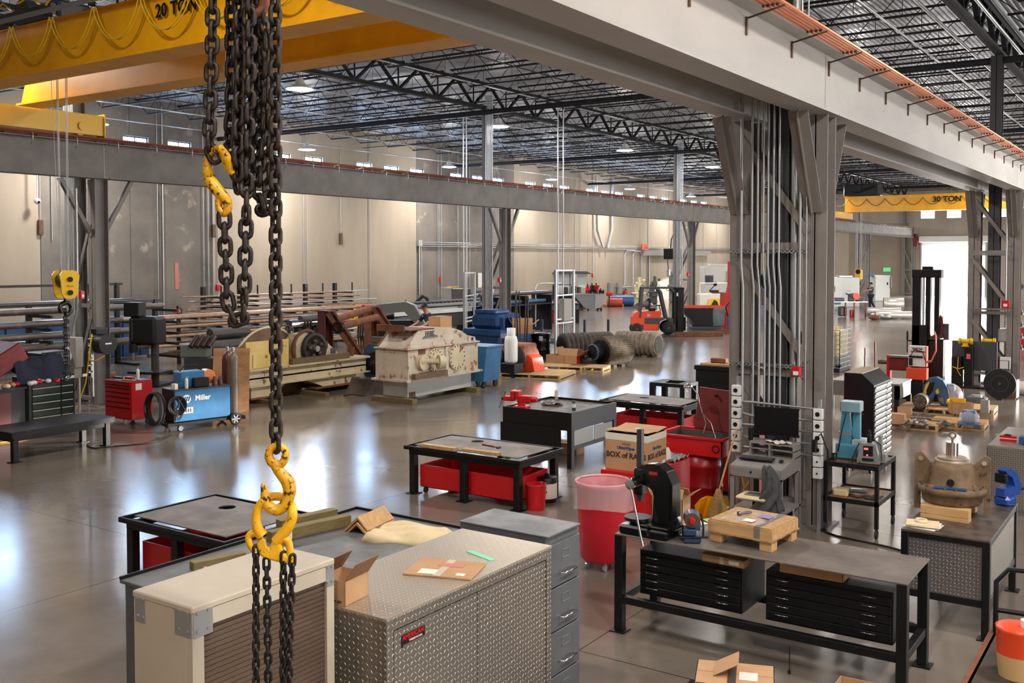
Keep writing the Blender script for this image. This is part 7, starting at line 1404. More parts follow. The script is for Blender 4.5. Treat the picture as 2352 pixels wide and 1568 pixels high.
for px,py,lab,w_,d_ in ((1236,862,'bright pine pallet in the front middle of the pallet row',1.9,1.7),(1168,856,'bright pine pallet under the rusty motors at the left',2.0,1.8),(1296,846,'bright pine pallet carrying cardboard boxes',1.5,1.2),(1352,848,'small pine pallet with black ring in front of the rough roll',1.2,1.0)):
    q = at(px,py); hpallet(lab, q.x, q.y, .25, w_, d_, PW)
q = at(1265,843); carton('cardboard_box','open cardboard box left on the pallet row', (q.x,q.y+.5,.125), .7,.5,.25,0,'none'); q = at(1293,843); t = carton('cardboard_box','open cardboard box with red end on the pallet row', (q.x+.15,q.y+.3,.125), .7,.5,.26,0,'open'); P(t,'red_panel',red_m,('b',.351,.355,-.25,.25,0,.26))
ringp('rubber_ring','thick black ring lying on the small pine pallet', at(1338,843)+Vector((0,.3,.125)), .42,.2,black_m); tag(G().bb(-1.1,1.1,-.7,.7,0,.04).obj('steel_plate', plate_d, loc=at(1300,822)+Vector((0,.2,0)), rz=.1),'dark steel sheet on the floor beside the ribbed roll','plate')
# rolls
def roll(label, a, b, r, m, ribs, ax_=0, core=.0):
    a = Vector(a); b = Vector(b); L = (b-a).length; ang = math.atan2((b-a).y,(b-a).x); t = thing('ribbed_roll',label,'roll',a,ang); 
    if ribs == 'ring':
        n = int(L/.17); pr = []
        for k in range(n): x = L*k/n; w_ = L/n; pr += [(r*.86,x),(r,x+w_*.2),(r,x+w_*.55),(r*.86,x+w_*.7)]
        P(t,'shell',m,('l',[(r*.7,0)]+pr+[(r*.9,L),(r*.7,L)],(0,0,0),'X',32)); P(t,'core',pipe_dk,('c',(-.02,0,0),(L+.02,0,0),r*.7,r*.7,24))
    else:
        poly = []; n = 44
        for k in range(n):
            t0 = 2*PI*k/n; poly += [(r*.96*math.cos(t0),r*.96*math.sin(t0)),(r*math.cos(t0+.03),r*math.sin(t0+.03)),(r*math.cos(t0+.09),r*math.sin(t0+.09)),(r*.96*math.cos(t0+.11),r*.96*math.sin(t0+.11))]
        P(t,'shell',m,('p',poly,0.12,L,'X')); P(t,'bore',black_m,('c',(.05,0,0),(.13,0,0),r*.78,r*.78,28),('c',(-.3,.0,0),(.05,0,0),r*.5,r*.5,26)); P(t,'cap',blue_dirty,('o',(-.28,0,0),r*.5,.03,'X',24,6))
    P(t,'chock',wood_old,('b',.3,.45,-r*.8,r*.8,-r,-r*.86),('b',L-.5,L-.35,-r*.8,r*.8,-r,-r*.86)); return t
a = at(1290,795,.47); b = at(1402,790,.47); roll('dark ribbed roll lying farthest left behind the pallets',a,b,.47,mat('dark rib rubber',S(52,46,42),.7,.1,S(84,74,66),6),'ring')
a = at(1375,808,.5); b = at(1432,803,.5); roll('rough worn roll with dark hollow end facing left',a,b,.5,mat('worn roll brown',S(104,90,72),.85,.0,S(70,60,50),9,bump=.4,bscale=30),'axial')
a = at(1418,786,.45); b = at(1512,791,.45); roll('pale ribbed roll lying farthest right',a,b,.45,mat('pale rib rubber',S(112,100,86),.8,.0,S(150,138,120),5),'ring')
t = thing('steel_cradle','black cradle with upright pegs behind the dark ribbed roll','cradle',at(1330,795)+Vector((-1,1,0)),A); P(t,'frame',dkgrey_m,('b',-2.2,2.2,0,.15,0,.12),('b',-2.2,2.2,1,1.15,0,.12)); [P(t,'peg',mat('navy peg',S(30,36,60),.5) if 'navy peg' not in MATS else MATS['navy peg'],('c',(x_,.1,.12),(x_,.1,1.0),.06)) for x_ in (-2.1,-1.2,-.3,.6,1.6)]
# ================================================================= FAR MACHINES, PEOPLE
def person(label, loc, rz, joints, shirt, pants, hair, skinc=skin, cap=None, scale=1.0, group=None):
    """joints: dict name -> (x,y,z) in metres, figure faces -y. One continuous skinned body, clothes and hair as children."""
    J = joints
    def chain(name, m, verts, edges, radii, parent, sub=2):
        me = bpy.data.meshes.new(name); me.from_pydata(verts, edges, []); me.materials.append(m); o = bpy.data.objects.new(name, me); COL.objects.link(o)
        if parent: o.parent = parent
        md = o.modifiers.new('skin','SKIN'); md.use_smooth_shade = True; md.use_x_symmetry = False
        if not me.skin_vertices: me.skin_vertices.new()
        for i, r in enumerate(radii): me.skin_vertices[0].data[i].radius = r if isinstance(r, tuple) else (r, r)
        me.skin_vertices[0].data[0].use_root = True
        s_ = o.modifiers.new('sub','SUBSURF'); s_.levels = s_.render_levels = sub; return o
    t = thing('person', label, 'person', loc, rz, group); t.scale = (scale,)*3
    names = ['pelvis','waist','chest','neck','head','crown','shL','elL','wrL','haL','shR','elR','wrR','haR','hipL','knL','anL','toL','hipR','knR','anR','toR']
    V = [J[n] for n in names]; ix = {n:i for i,n in enumerate(names)}
    E = [('pelvis','waist'),('waist','chest'),('chest','neck'),('neck','head'),('head','crown'),('chest','shL'),('shL','elL'),('elL','wrL'),('wrL','haL'),('chest','shR'),('shR','elR'),('elR','wrR'),('wrR','haR'),('pelvis','hipL'),('hipL','knL'),('knL','anL'),('anL','toL'),('pelvis','hipR'),('hipR','knR'),('knR','anR'),('anR','toR')]
    R = dict(pelvis=(.14,.1),waist=(.13,.1),chest=(.15,.11),neck=.055,head=(.085,.1),crown=(.07,.08),shL=.06,elL=.043,wrL=.03,haL=.035,shR=.06,elR=.043,wrR=.03,haR=.035,hipL=.085,knL=.06,anL=.045,toL=.04,hipR=.085,knR=.06,anR=.045,toR=.04)
    body = chain('body', skinc, V, [(ix[a],ix[b]) for a,b in E], [R[n] for n in names], t)
    mid = lambda a, b, f: tuple(J[a][i]+(J[b][i]-J[a][i])*f for i in range(3))
    SV = [J['pelvis'],J['waist'],J['chest'],mid('chest','neck',.7),J['shL'],mid('shL','elL',.75),J['shR'],mid('shR','elR',.75)]
    chain('shirt', shirt, SV, [(0,1),(1,2),(2,3),(2,4),(4,5),(2,6),(6,7)], [(.165,.125),(.16,.125),(.175,.135),.075,.085,.068,.085,.068], t)
    PV = [J['pelvis'],J['hipL'],J['knL'],J['anL'],J['hipR'],J['knR'],J['anR']]
    chain('trousers', pants, PV, [(0,1),(1,2),(2,3),(0,4),(4,5),(5,6)], [(.155,.12),.105,.08,.066,.105,.08,.066], t)
    h = Vector(J['head'])
    if hair: g = G(); g.sph(tuple(h+Vector((0,.02,.045))),.105,16,10,.9,1.05,1); g.obj('hair', hair, t)
    if cap: g = G(); g.lathe([(.112,0),(.11,.06),(.07,.11),(0,.125)],tuple(h+Vector((0,.0,.03))),'Z',20); g.bar(tuple(h+Vector((0,-.09,.04))),tuple(h+Vector((0,-.2,.02))),.14,.015); g.obj('cap', cap, t)
    g = G(); g.sph(tuple(h+Vector((0,-.115,-.01))),.018,8,6,1,1.2,1.3); g.obj('nose', skinc, t)
    for s in (-1,1): g = G(); g.sph(tuple(h+Vector((s*.033,-.1,.02))),.011,8,6); g.obj('eye', black_m, t); g = G(); g.sph(tuple(h+Vector((s*.092,.0,0))),.022,8,6,.5,1,1.4); g.obj('ear', skinc, t)
    g = G(); g.sph(tuple(h+Vector((0,-.098,-.045))),.02,8,6,1.3,.5,.4); g.obj('mouth', mat('lip',S(150,90,80),.6) if 'lip' not in MATS else MATS['lip'], t)
    for w_, e_ in (('haL','wrL'),('haR','wrR')):
        a_, b_ = Vector(J[w_]), Vector(J[e_]); d_ = (a_-b_).normalized(); sd = d_.cross(Vector((0,0,1))).normalized()
        for k in range(5):
            g = G(); o_ = sd*(.012*(k-2)) if k < 4 else sd*(-.03); L_ = (.07,.08,.075,.06,.05)[k]; st = a_+o_-(d_*.03 if k == 4 else d_*0); dd = (d_+(sd*-.7 if k == 4 else sd*0)).normalized(); g.tube([tuple(st),tuple(st+dd*L_*.6),tuple(st+dd*L_+Vector((0,0,-.02)))],[.01,.009,.007],6); g.obj('finger' if k < 4 else 'thumb', skinc, t)
    for a_ in ('L','R'): g = G(); p_ = Vector(J['an'+a_]); g.bb(p_.x-.05,p_.x+.05,p_.y-.2,p_.y+.09,0,.09,c=.03); g.obj('shoe', black_m, t)
    return t
base = dict(pelvis=(0,0,.95),waist=(0,0,1.12),chest=(0,0,1.36),neck=(0,-.01,1.53),head=(0,-.02,1.66),crown=(0,-.01,1.74),shL=(.19,0,1.42),elL=(.24,.02,1.14),wrL=(.22,-.18,1.0),haL=(.2,-.26,.98),shR=(-.19,0,1.42),elR=(-.24,.02,1.14),wrR=(-.22,-.18,1.0),haR=(-.2,-.26,.98),hipL=(.09,0,.92),knL=(.1,-.02,.5),anL=(.1,.02,.09),toL=(.1,-.12,.05),hipR=(-.09,0,.92),knR=(-.1,-.02,.5),anR=(-.1,.02,.09),toR=(-.1,-.12,.05))
# 1: capped man bending behind the white gearbox
j = dict(base); j.update(chest=(0,-.16,1.33),neck=(0,-.24,1.48),head=(0,-.31,1.58),crown=(0,-.33,1.66),shL=(.19,-.24,1.34),shR=(-.19,-.24,1.34),elL=(.24,-.35,1.12),wrL=(.2,-.55,1.05),haL=(.18,-.62,1.03),elR=(-.26,-.4,1.12),wrR=(-.3,-.62,1.02),haR=(-.3,-.7,1.0),waist=(0,-.06,1.12))
q = aty(995,730,27.2); person('person in black cap and navy shirt bending over work behind the white gearbox', (q.x,27.2,.05), A-.95, j, navy, jean, None, cap=black_m, scale=1.14)
# 2: bald man at the far table, back to camera
j = dict(base); j.update(elR=(-.3,-.05,1.14),wrR=(-.42,-.3,1.02),haR=(-.46,-.38,1.0),neck=(0,-.05,1.53),head=(0,-.1,1.65),crown=(0,-.12,1.73))
q = at(1214,750); person('bald person in navy t-shirt with back turned at the far black work table', q, A+PI+.35, j, navy, jean, None)
# 3: worker near the end door
j = dict(base); j.update(elL=(.3,-.2,1.3),wrL=(.28,-.5,1.28),haL=(.27,-.6,1.26),elR=(-.26,-.2,1.25),wrR=(-.1,-.48,1.2),haR=(-.06,-.56,1.18),hipL=(.1,0,.92),anL=(.16,.2,.09))
q = at(2000,710); person('person with dark hair in grey shirt at the far bench by the roller door', q, A-1.35, j, mat('blue grey shirt',S(70,78,90),.9), jean, mat('dark hair',S(40,30,26),.8), scale=1.05)
# ---- conveyors, saw and black machine in the middle distance
t = IT('roller_conveyor','long black conveyor with rows of dark rollers in the middle distance','conveyor',990,775,rz=0); X0 = t.location.x; t.location = (-32.6,36.0,.3); t.rotation_euler = (0,0,0)
P(t,'frame',black_m,('b',-.5,-.42,0,11,.7,.95),('b',.42,.5,0,11,.7,.95),*[('b',-.5,.5,1+3*k,1.1+3*k,-.3,.7) for k in range(4)]); P(t,'side_rail',grey_lt,('b',.5,.53,0,11,.82,.95))
r0 = None
for k in range(32):
    if r0 is None: r0 = P(t,'roller',pipe_dk,('c',(-.42,0,1.0),(.42,0,1.0),.07,.07,12)); r0.location = (0,.3,0)
    else: dup(r0, loc=(0,.3+.33*k,0), parent=t)
t = thing('roller_conveyor','second black conveyor with pale side rail behind the white gearbox','conveyor',(-28.2,32.0,0)); P(t,'frame',black_m,('b',-.4,.4,0,5.5,.5,1.1,.02),('b',-.5,.5,5.5,6.3,0,1.3,.03)); P(t,'side_rail',white_dirty2,('b',.4,.44,0,5.5,1.12,1.3),('b',-.44,-.4,0,5.5,1.12,1.3)); P(t,'pipe_stack',pipe_dk,*[('c',(-.2+.2*k,-.5,1.2),(-.2+.2*k,5.2,1.2),.08) for k in range(3)])
t = IT('angled_guard','grey green angled machine guard left of the capped person','guard',900,800); P(t,'guard_shell',mat('grey green metal',S(92,94,88),.5),('p',[(-1.2,1.25),(-1.0,1.7),(.55,1.85),(.9,1.7),(1.35,.9),(1.1,.8),(.5,1.45),(-.9,1.35)],0,.8)); P(t,'leg',black_m,('b',-.9,-.7,.1,.7,0,1.3),('b',.95,1.15,.1,.7,0,.9)); P(t,'underbox',black_m,('b',-.7,1.0,.15,.7,.3,1.1))
t = IT('coolant_tank','black tank machine with thick corrugated hose arching over it','machine',975,752); 
Q(t,'tank',black_m,('b',-28,28,0,30,0,48,2)); Q(t,'hose',rubber,('t',[(-32,5,5),(-30,5,25),(-18,5,60),(-4,5,72),(6,5,66),(10,5,50)],4,10)); Q(t,'label',white_m,('b',-2,2,-.6,0,30,37)); Q(t,'panel',brown_m,('r',(-66,10,0),(-40,10,62),10,20,(0,1,0))); Q(t,'hose_end',galv,('c',(10,5,48),(10,5,60),5)); Q(t,'foot',pipe_dk,('b',-28,28,0,30,-2,0))
t = IT('machine_cabinet','grey steel cabinet machine with dark stainless front behind the ladder frames','cabinet',1055,738); Q(t,'body',grey_lt,('b',-38,-17,0,20,0,78,1)); Q(t,'front_panel',mat('stainless front',S(104,104,104),.3,.6),('b',-17,26,-1,20,0,76,1)); Q(t,'top_cover',yellow_dk,('b',-28,-2,2,18,78,80))
t = IT('control_pendant','tilted red control box on a thin stand in front of the grey cabinet','control box',1052,745); Q(t,'box',red_m,('p',[(-8,48),(6,44),(9,54),(-4,60)],-3,3)); Q(t,'stand',black_m,('r',(0,0,0),(0,0,48),1,1)); Q(t,'foot',black_m,('b',-5,5,-4,4,0,1))
t = carton('wooden_box','brown cardboard crate beside the red control box', at(1015,745), .9,.6,.75,A,'closed')
t = IT('lathe','big lathe with dark chuck and cream rounded headstock seen left of the middle column','lathe',1110,738)
Q(t,'bed',black_m,('b',-50,45,0,30,0,22,1)); Q(t,'headstock',mat('lathe cream',S(216,208,192),.45),('p',[(-8,22),(42,22),(42,52),(36,56),(0,56),(-8,46)],0,20),('b',-45,-22,0,20,22,46,3)); Q(t,'handwheel',dkgrey_m,('o',(9,-2,36),12,2,'Y',20,6),('c',(9,-1,36),(9,0,36),11,11,18)); Q(t,'chuck',pipe_dk,('c',(-18,10,58),(-4,10,58),20,20,24),('c',(-24,10,58),(-18,10,58),12,12,20)); Q(t,'control_box',white_m,('b',6,24,4,16,56,76,1)); Q(t,'screen',black_m,('b',9,22,3.4,4,60,74)); Q(t,'lamp',black_m,('b',8,16,4,8,82,88,1),('r',(12,6,76),(12,6,84),1.5,1.5))
t = thing('notice_board','white board with yellow crescent shape on the long wall behind the lathe','board',atx(1112,660,XL+.05)); q0 = t.location; Wn = atx(1126,660,XL).y-atx(1097,660,XL).y; P(t,'board',white_m,('b',0,.04,-Wn/2,Wn/2,-1.6,.95)); P(t,'crescent',yellow_dk,('p',[(-.9+.2,-.9),(-.55,-.1),(.0,.4),(.6,.55),(.15,.1),(-.15,-.5),(-.1,-1.0),(-.4,-1.1)],.04,.07,'X'))
# galvanised ladder frames
for px0,px1,py0,py1,lab in ((1067,1090,790,625,'narrow galvanised rack frame left of the middle column'),(1276,1317,798,619,'wide galvanised rack frame in front of the grey tipping bin')):
    a_ = at(px0,py0); b_ = at(px1,py0-6); d_ = (b_-a_); h_ = (py0-py1)*(a_-CP).dot(FWD)/F; t = thing('rack_frame',lab,'rack frame',a_,math.atan2(d_.y,d_.x)); W_ = d_.length
    for x_ in (0,W_): P(t,'upright',galv,('b',x_-.05,x_+.05,-.04,.04,0,h_),('b',x_-.09,x_+.09,-.09,.09,0,.015))
    P(t,'rung',galv,*[('b',0,W_,-.02,.02,h_*f,h_*f+.06) for f in (.98,.66,.35,.3)]); 
    for x_ in (W_*.35,W_*.65): P(t,'drop_pipe',galv,('c',(x_,.2,.3),(x_,.2,9.6),.025))
    if px0 > 1200: P(t,'box',grey_lt,('b',W_*.35,W_*.8,-.1,.15,h_*.33,h_*.62,.02))
# table with parts at which the bald person works
t = IT('work_table','long black work table crowded with small parts in front of the bald person','table',1270,742); Q(t,'tabletop',black_m,('b',-58,60,-6,36,42,46)); Q(t,'apron',dkgrey_m,('b',-58,60,-6,-5,32,42)); [Q(t,'leg',black_m,('b',x_,x_+8,-4,4,0,42)) for x_ in (-56,-10,10,52)]
q0 = t.location.copy(); sT = SC[t.name]; RT = Matrix.Rotation(A,3,'Z')
for k in range(26):
    p_ = q0+RT@Vector((random.uniform(-50,56)*sT, random.uniform(2,30)*sT, 46*sT)); g = G(); h_ = random.uniform(.06,.2); g.lathe([(.05,0),(.05,h_),(.02,h_+.03)],n=8); tag(g.obj('small_part', random.choice([galv,white_m,pipe_dk,copper_m,chrome]), loc=p_),'small can or part standing on the far black work table','part','small parts on the far work table')
for k in range(3):
    p_ = q0+RT@Vector((-36*sT+k*24*sT, 12*sT, 0)); g = G(); g.bb(-.35,.35,-.2,.2,0,.7,c=.03); tag(g.obj('red_bin', red_m, loc=p_, rz=A),'red plastic bin under the far black work table','bin','red bins under the far work table')
t = IT('tool_bench','long dark bench with boxes and a mesh canopy along the wall behind the far table','bench',1300,707); Q(t,'cabinet',black_m,('b',-60,40,0,24,0,32,1),('b',-48,-22,4,16,32,52,1)); Q(t,'canopy_top',dkgrey_m,('p',[(-35,78),(60,78),(48,84),(-25,84)],4,26)); Q(t,'curtain',mat('pale mesh curtain',S(206,210,210),.5),('b',-30,22,24,25,32,78),('p',[(26,78),(52,78),(46,45),(30,48)],24,25)); Q(t,'curtain_frame',dkgrey_m,*[('b',x_,x_+1.5,23,24,32,78) for x_ in (-20,-5,10)],('b',-30,22,23,24,52,53.5)); Q(t,'support',galv,('b',-33,-31,4,6,32,78),('b',54,56,4,6,0,78)); Q(t,'bench_tool',pipe_dk,('b',-5,5,4,12,32,48,2),('c',(18,8,32),(18,8,50),6),('c',(30,8,32),(30,8,48),5)); Q(t,'red_light',red_m,('s',(-26,8,56),3,10,8))
t = IT('pipe_hoop','bent galvanised handrail hoop beside the bald person','rail',1230,757); Q(t,'rail',galv,('t',[(0,0,0),(0,0,95),(4,2,103),(12,6,106),(60,20,106)],1.6,8)); Q(t,'foot',black_m,('b',-9,9,-5,5,0,7,1))
t = IT('beam_section','dark steel beam section on the floor left of the hoop','beam',1190,745); Q(t,'beam_body',dkgrey_m,('b',-15,34,0,8,0,18,1))
t = IT('steel_table','grey steel table end with cardboard carton behind the black drums','table',1235,800); Q(t,'tabletop',mat('slate top',S(120,126,136),.4,.3),('b',-42,20,0,40,32,35)); Q(t,'side_panel',dkgrey_m,('b',-40,20,0,1,4,32)); Q(t,'leg',brown_m,('b',16,21,-.5,4,0,34)); Q(t,'back_leg',black_m,('b',-40,-36,30,36,0,32))
q = at(1200,765,1.0); carton('cardboard_box','small open carton on the grey steel table end', q, .7,.5,.3,A,'open')
# tipping bin
t = IT('tipping_bin','grey self-tipping steel bin on casters holding red reels','bin',1352,713); Q(t,'bin_body',mat('bin grey',S(112,114,118),.45),('p',[(-36,38),(-14,12),(-6,4),(14,3),(20,5),(30,38)],0,34)); Q(t,'end_panel',grey_lt,('p',[(14,3),(32,10),(36,38),(16,38)],-1,0)); Q(t,'rim',mat('bin rim',S(140,142,146),.4),('b',-38,34,-1,1,37,39),('b',-38,34,33,35,37,39)); Q(t,'chassis',black_m,('b',-26,30,2,30,3,5)); [Q(t,'caster',rubber,('c',(x_-1,y_,3),(x_+1,y_,3),3)) for x_ in (-22,0,22,30) for y_ in (4,28)]
q0 = t.location.copy(); sT = SC[t.name]
for k,(x_,m,lab) in enumerate(((-2,red_m,'left red reel standing in the grey tipping bin'),(8,black_m,'black reel between the red ones in the grey tipping bin'),(18,red_m,'right red cone in the grey tipping bin'),(28,black_m,'black fitting at the right end of the grey tipping bin'))):
    p_ = q0+RT@Vector((x_*sT,12*sT,38*sT)); c = thing('cable_reel',lab,'reel',p_,A); g = G(); r_ = (9,10,10,5)[k]*sT
    if k == 2: g.lathe([(.1*r_,0),(r_*.9,r_*2)],n=16)
    else: g.cyl((-.12,0,r_),(.0,0,r_),r_,n=20); g.cyl((.15,0,r_),(.25,0,r_),r_*.9,n=20); g.cyl((0,0,r_),(.2,0,r_),r_*.5)
    g.obj('reel_body', m, c); g = G(); g.bar((.1,0,0),(.0,0,r_*2.5),.08,.08); g.obj('handle', black_m, c)
# floor stuff by the wall
for px,py,r_,L_,m,lab in ((1412,704,.32,1.1,mat('red end drum',S(176,60,36),.5),'small orange red cylinder lying on the floor near the wall'),(1427,703,.42,1.8,blue_dk,'dark blue cylinder lying behind the orange red one')):
    q = at(px,py); c = thing('barrel',lab,'barrel',(q.x,q.y,r_),A); P(c,'cylinder_body',m,('c',(-L_/2,0,0),(L_/2,0,0),r_,r_,18)); P(c,'end_cap',red_m if r_ < .4 else black_m,('c',(-L_/2-.01,0,0),(-L_/2,0,0),r_*.9,r_*.9,16))
t = IT('pipe_stand','red pipe vise on a dark post near the wall','vise',1399,705); Q(t,'post',black_m,('c',(0,0,0),(0,0,28),1.5)); Q(t,'head',red_m,('b',-7,7,-3,3,27,34,1),('c',(-7,0,30),(7,0,30),4)); Q(t,'foot',black_m,('b',-5,5,-4,4,0,1))
for k,(px,py,w_,lab) in enumerate(((1400,703,2.0,'flat timber pallet on the floor near the wall left'),(1448,698,2.6,'long flat timber pallet on the floor near the wall right'))): q = at(px,py); tag(G().bb(-w_/2,w_/2,-.5,.5,0,.16,c=.01).obj('pallet_board', wood_m, loc=q, rz=A), lab,'pallet')
for k in range(16):
    q = at(1425+random.uniform(0,70),703+random.uniform(-3,3)); g = G(); g.sph((0,0,.12),.16,8,6,1.3,1,.8); tag(g.obj('scrap_part', random.choice([blue_dk,pipe_dk,grey_lt,galv,rust_m]), loc=q),'small machine part among those scattered near the wall','part','scattered parts near the wall')
# milling machines
def mill(px, py, m, lab, h, w=1.0):
    t = IT('milling_machine',lab,'milling machine',px,py); Q(t,'column',m,('b',-9*w,9*w,0,20,0,h*.72,2)); Q(t,'knee',m,('b',-8*w,8*w,-14,0,h*.28,h*.42,1),('b',-16*w,16*w,-16,-4,h*.42,h*.47,1)); Q(t,'ram',m,('b',-6*w,6*w,-18,16,h*.72,h*.82,1.5)); Q(t,'head',m,('c',(0,-14,h*.55),(0,-14,h*.82),5*w),('c',(0,-14,h*.82),(0,-14,h),4*w),('c',(8*w,-10,h*.88),(14*w,-10,h*.88),3)); Q(t,'spindle',chrome,('c',(0,-14,h*.47),(0,-14,h*.55),2)); Q(t,'handle',black_m,('o',(-16*w,-16,h*.36),4,.7,'Y',12,5),('o',(6*w,-18,h*.66),4,.7,'Y',12,5)); return t
mill(1466,702,mat('mill cream',S(222,208,160),.5),'cream milling machine behind the forklift cab',66)
mill(1502,698,mat('mill dark green',S(70,78,72),.5),'dark green milling machine behind the forklift',64,.9)
mill(1548,694,mat('mill grey',S(124,126,122),.5),'tall grey milling machine behind the forklift mast',86,1.0)
t = thing('wall_unit','black hanging control unit with cables on the long wall','control unit',atx(1545,583,XL+1.6)); P(t,'box',black_m,('b',-.5,.5,-.75,.75,-.45,.45,.04)); P(t,'cable',rubber,('t',[(0,-.4,.4),(.1,-.5,1.2),(.1,0,1.7),(0,.4,1.5),(0,.5,2.2)],.05,6),('t',[(0,-.7,.3),(0,-1,-.5),(0,-.8,-1.5)],.03,6),('t',[(0,.2,.4),(0,.3,1.6)],.05,6)); P(t,'lower_hook',galv,('b',-.1,.1,-.9,-.6,-1.9,-1.3,.02))
tag(G().tube([(XL+1.5,atx(1545,560,XL).y,6.2),(XL+.1,atx(1545,560,XL).y,6.2)],.06,6).obj('jib_arm', galv),'short wall arm holding the black hanging control unit','arm')
tag(G().bb(-.05,.05,-.5,.5,-.2,.2).obj('wall_valve', orange_m, loc=atx(1480,566,XL+.4)),'small orange red valve on the wall conduit run','valve')
t = thing('white_duct','wide grey rail mounted on the long wall near the forklift','rail',(XL+.2,atx(1470,577,XL).y,atx(1470,577,XL).z)); P(t,'rail_body',mat('rail grey',S(150,146,142),.6),('b',0,.1,0,14,-.35,.1))
for px in (1402,1422): 
    q = atx(px,660,XL+.15); c = thing('disconnect_box','grey disconnect box with bent conduit on the wall above the floor parts','electrical box',q,0,'disconnect boxes on the long wall'); P(c,'box',grey_lt,('b',-.1,.15,-.25,.25,-.5,.4,.02)); P(c,'conduit',galv,('t',[(0,.3,0),(0,2.2,0),(0,2.4,.3),(0,2.4,2.6),(0,2.7,2.9),(0,5.0,2.9),(0,5.3,2.6),(0,5.3,.0)],.05,6))
# forklift
t = IT('forklift','orange and dark grey forklift parked with its mast towards the right','forklift',1450,768,rz=A)
Q(t,'counterweight',orange_m,('p',[(2,22),(3,40),(8,50),(18,53),(22,53),(22,38),(30,38),(30,22)],0,40)); Q(t,'hood',orange_m,('p',[(22,38),(22,53),(52,54),(68,54),(70,46),(66,38)],2,38,)); Q(t,'chassis',dkgrey_m,('p',[(18,26),(28,10),(64,10),(66,30),(80,36),(86,36),(86,30),(96,26),(98,36),(92,38),(22,38),(4,34),(2,22)],1,39)); Q(t,'side_panel',orange_m,('b',27,62,-.5,1.5,9,24,1),('b',27,62,38.5,40.5,9,24,1))
def fwheel(x_, y_, r_): Q(t,'wheel',rubber,('l',[(r_*.55,-5),(r_,-5),(r_,5),(r_*.55,5)],(x_,y_,r_),'Y',28)); Q(t,'wheel_hub',dkgrey_m,('c',(x_,y_-4,r_),(x_,y_+4,r_),r_*.55,r_*.55,18),('c',(x_,y_-6,r_),(x_,y_-4,r_),r_*.2))
for y_ in (3,37): fwheel(13,y_,13); fwheel(86,y_,15.5)
for y_ in (2,38): Q(t,'overhead_guard',dkgrey_m,('r',(20,y_,38),(26,y_,108),5,5,(0,1,0)),('r',(82,y_,36),(68,y_,98),5,5,(0,1,0)),('r',(68,y_,98),(60,y_,106),5,5,(0,1,0)),('r',(26,y_,107),(92,y_,107),4,4),('r',(92,y_,107),(98,y_,98),4,4,(0,1,0)))
Q(t,'roof_bars',dkgrey_m,*[('r',(30+8*k,2,107),(30+8*k,38,107),3,3) for k in range(8)]); Q(t,'seat',black_m,('b',42,58,10,30,54,60,2),('p',[(36,58),(44,58),(46,80),(40,84),(34,76)],10,30)); Q(t,'tank',mat('forklift tank',S(120,110,100),.4,.3),('c',(18,14,64),(18,30,64),9,9,18),('c',(24,12,70),(40,12,70),7)); Q(t,'steering',black_m,('o',(66,20,66),7,1,'Z',16,5),('r',(70,20,54),(66,20,66),2,2))
Q(t,'mast',black_m,('b',99,104,4,10,4,108),('b',99,104,30,36,4,108),('b',106,122,4,9,2,108,1),('b',106,122,31,36,2,108,1),('b',99,122,4,36,104,108)); Q(t,'chain',chain_b,('r',(110,18,6),(110,18,104),2,1),('r',(110,24,6),(110,24,104),2,1)); Q(t,'carriage',black_m,('b',122,126,2,38,8,40,1)); Q(t,'fork',pipe_dk,('b',126,190,8,13,1,3),('b',126,190,27,32,1,3)); Q(t,'badge',white_m,('b',104.5,108,3.4,4,88,96))
text('50',7*SC[t.name],white_m,t,face_m(((40)*SC[t.name],(1.8)*SC[t.name],44*SC[t.name]),(0,-1,0)),bold=.002); g = G(); 
tag(G().bb(0,.0001,0,.0001,0,.0001).obj('x', black_m),'x','x') if 0 else None
# hopper and timbers to the right of the forklift
t = IT('hopper','big black tipping hopper with red rim in front of the forklift','hopper',1590,757); Q(t,'hopper_body',black_m,('p',[(-20,52),(-18,38),(0,22),(5,10),(48,8),(50,52)],2,52)); Q(t,'end_panel',mat('scuffed grey green',S(116,126,126),.4,.3,S(80,90,92),2),('p',[(46,8),(72,10),(78,50),(48,52)],2,50)); Q(t,'rim',orange_m,('b',-22,78,1,3,50,54),('b',-22,78,51,54,50,54)); Q(t,'base',dkgrey_m,('b',0,70,6,46,0,8,1))
for px,py,w_,lab in ((1606,772,2.2,'front rusty beam on the floor under the black hopper'),(1668,766,.9,'rear rusty beam on the floor at the right of the black hopper')): q = at(px,py); tag(G().bb(-w_/2,w_/2,-.12,.12,0,.2,c=.01).obj('steel_beam_piece', rust_m, loc=q, rz=A), lab,'beam')
t = IT('radial_drill','tall red column machine beside the near twin column','machine',1678,752); Q(t,'base_body',red_m,('p',[(-18,0),(24,0),(22,62),(12,80),(-16,80)],0,40)); Q(t,'column',red_m,('b',-3,12,10,24,80,152,1),('p',[(-6,80),(18,80),(12,98),(-3,98)],8,26)); Q(t,'recess',red_dk,('b',-2,14,-1,0,20,66)); Q(t,'foot',red_dk,('b',-24,28,-6,46,0,4))
t = IT('welder','small red and blue welding cart beside the red column machine','welder',1680,765); Q(t,'case',blue_dk,('b',-10,8,0,16,6,40,1)); Q(t,'frame',red_m,('b',-12,-10,0,16,4,46),('b',8,10,0,16,4,46),('b',-12,10,0,1,0,10)); Q(t,'hose',black_m,('t',[(-8,0,40),(-14,-2,60),(-6,-2,72),(4,-2,60)],2,6)); [Q(t,'wheel',rubber,('c',(x_-1,4,3),(x_+1,4,3),3)) for x_ in (-8,8)]
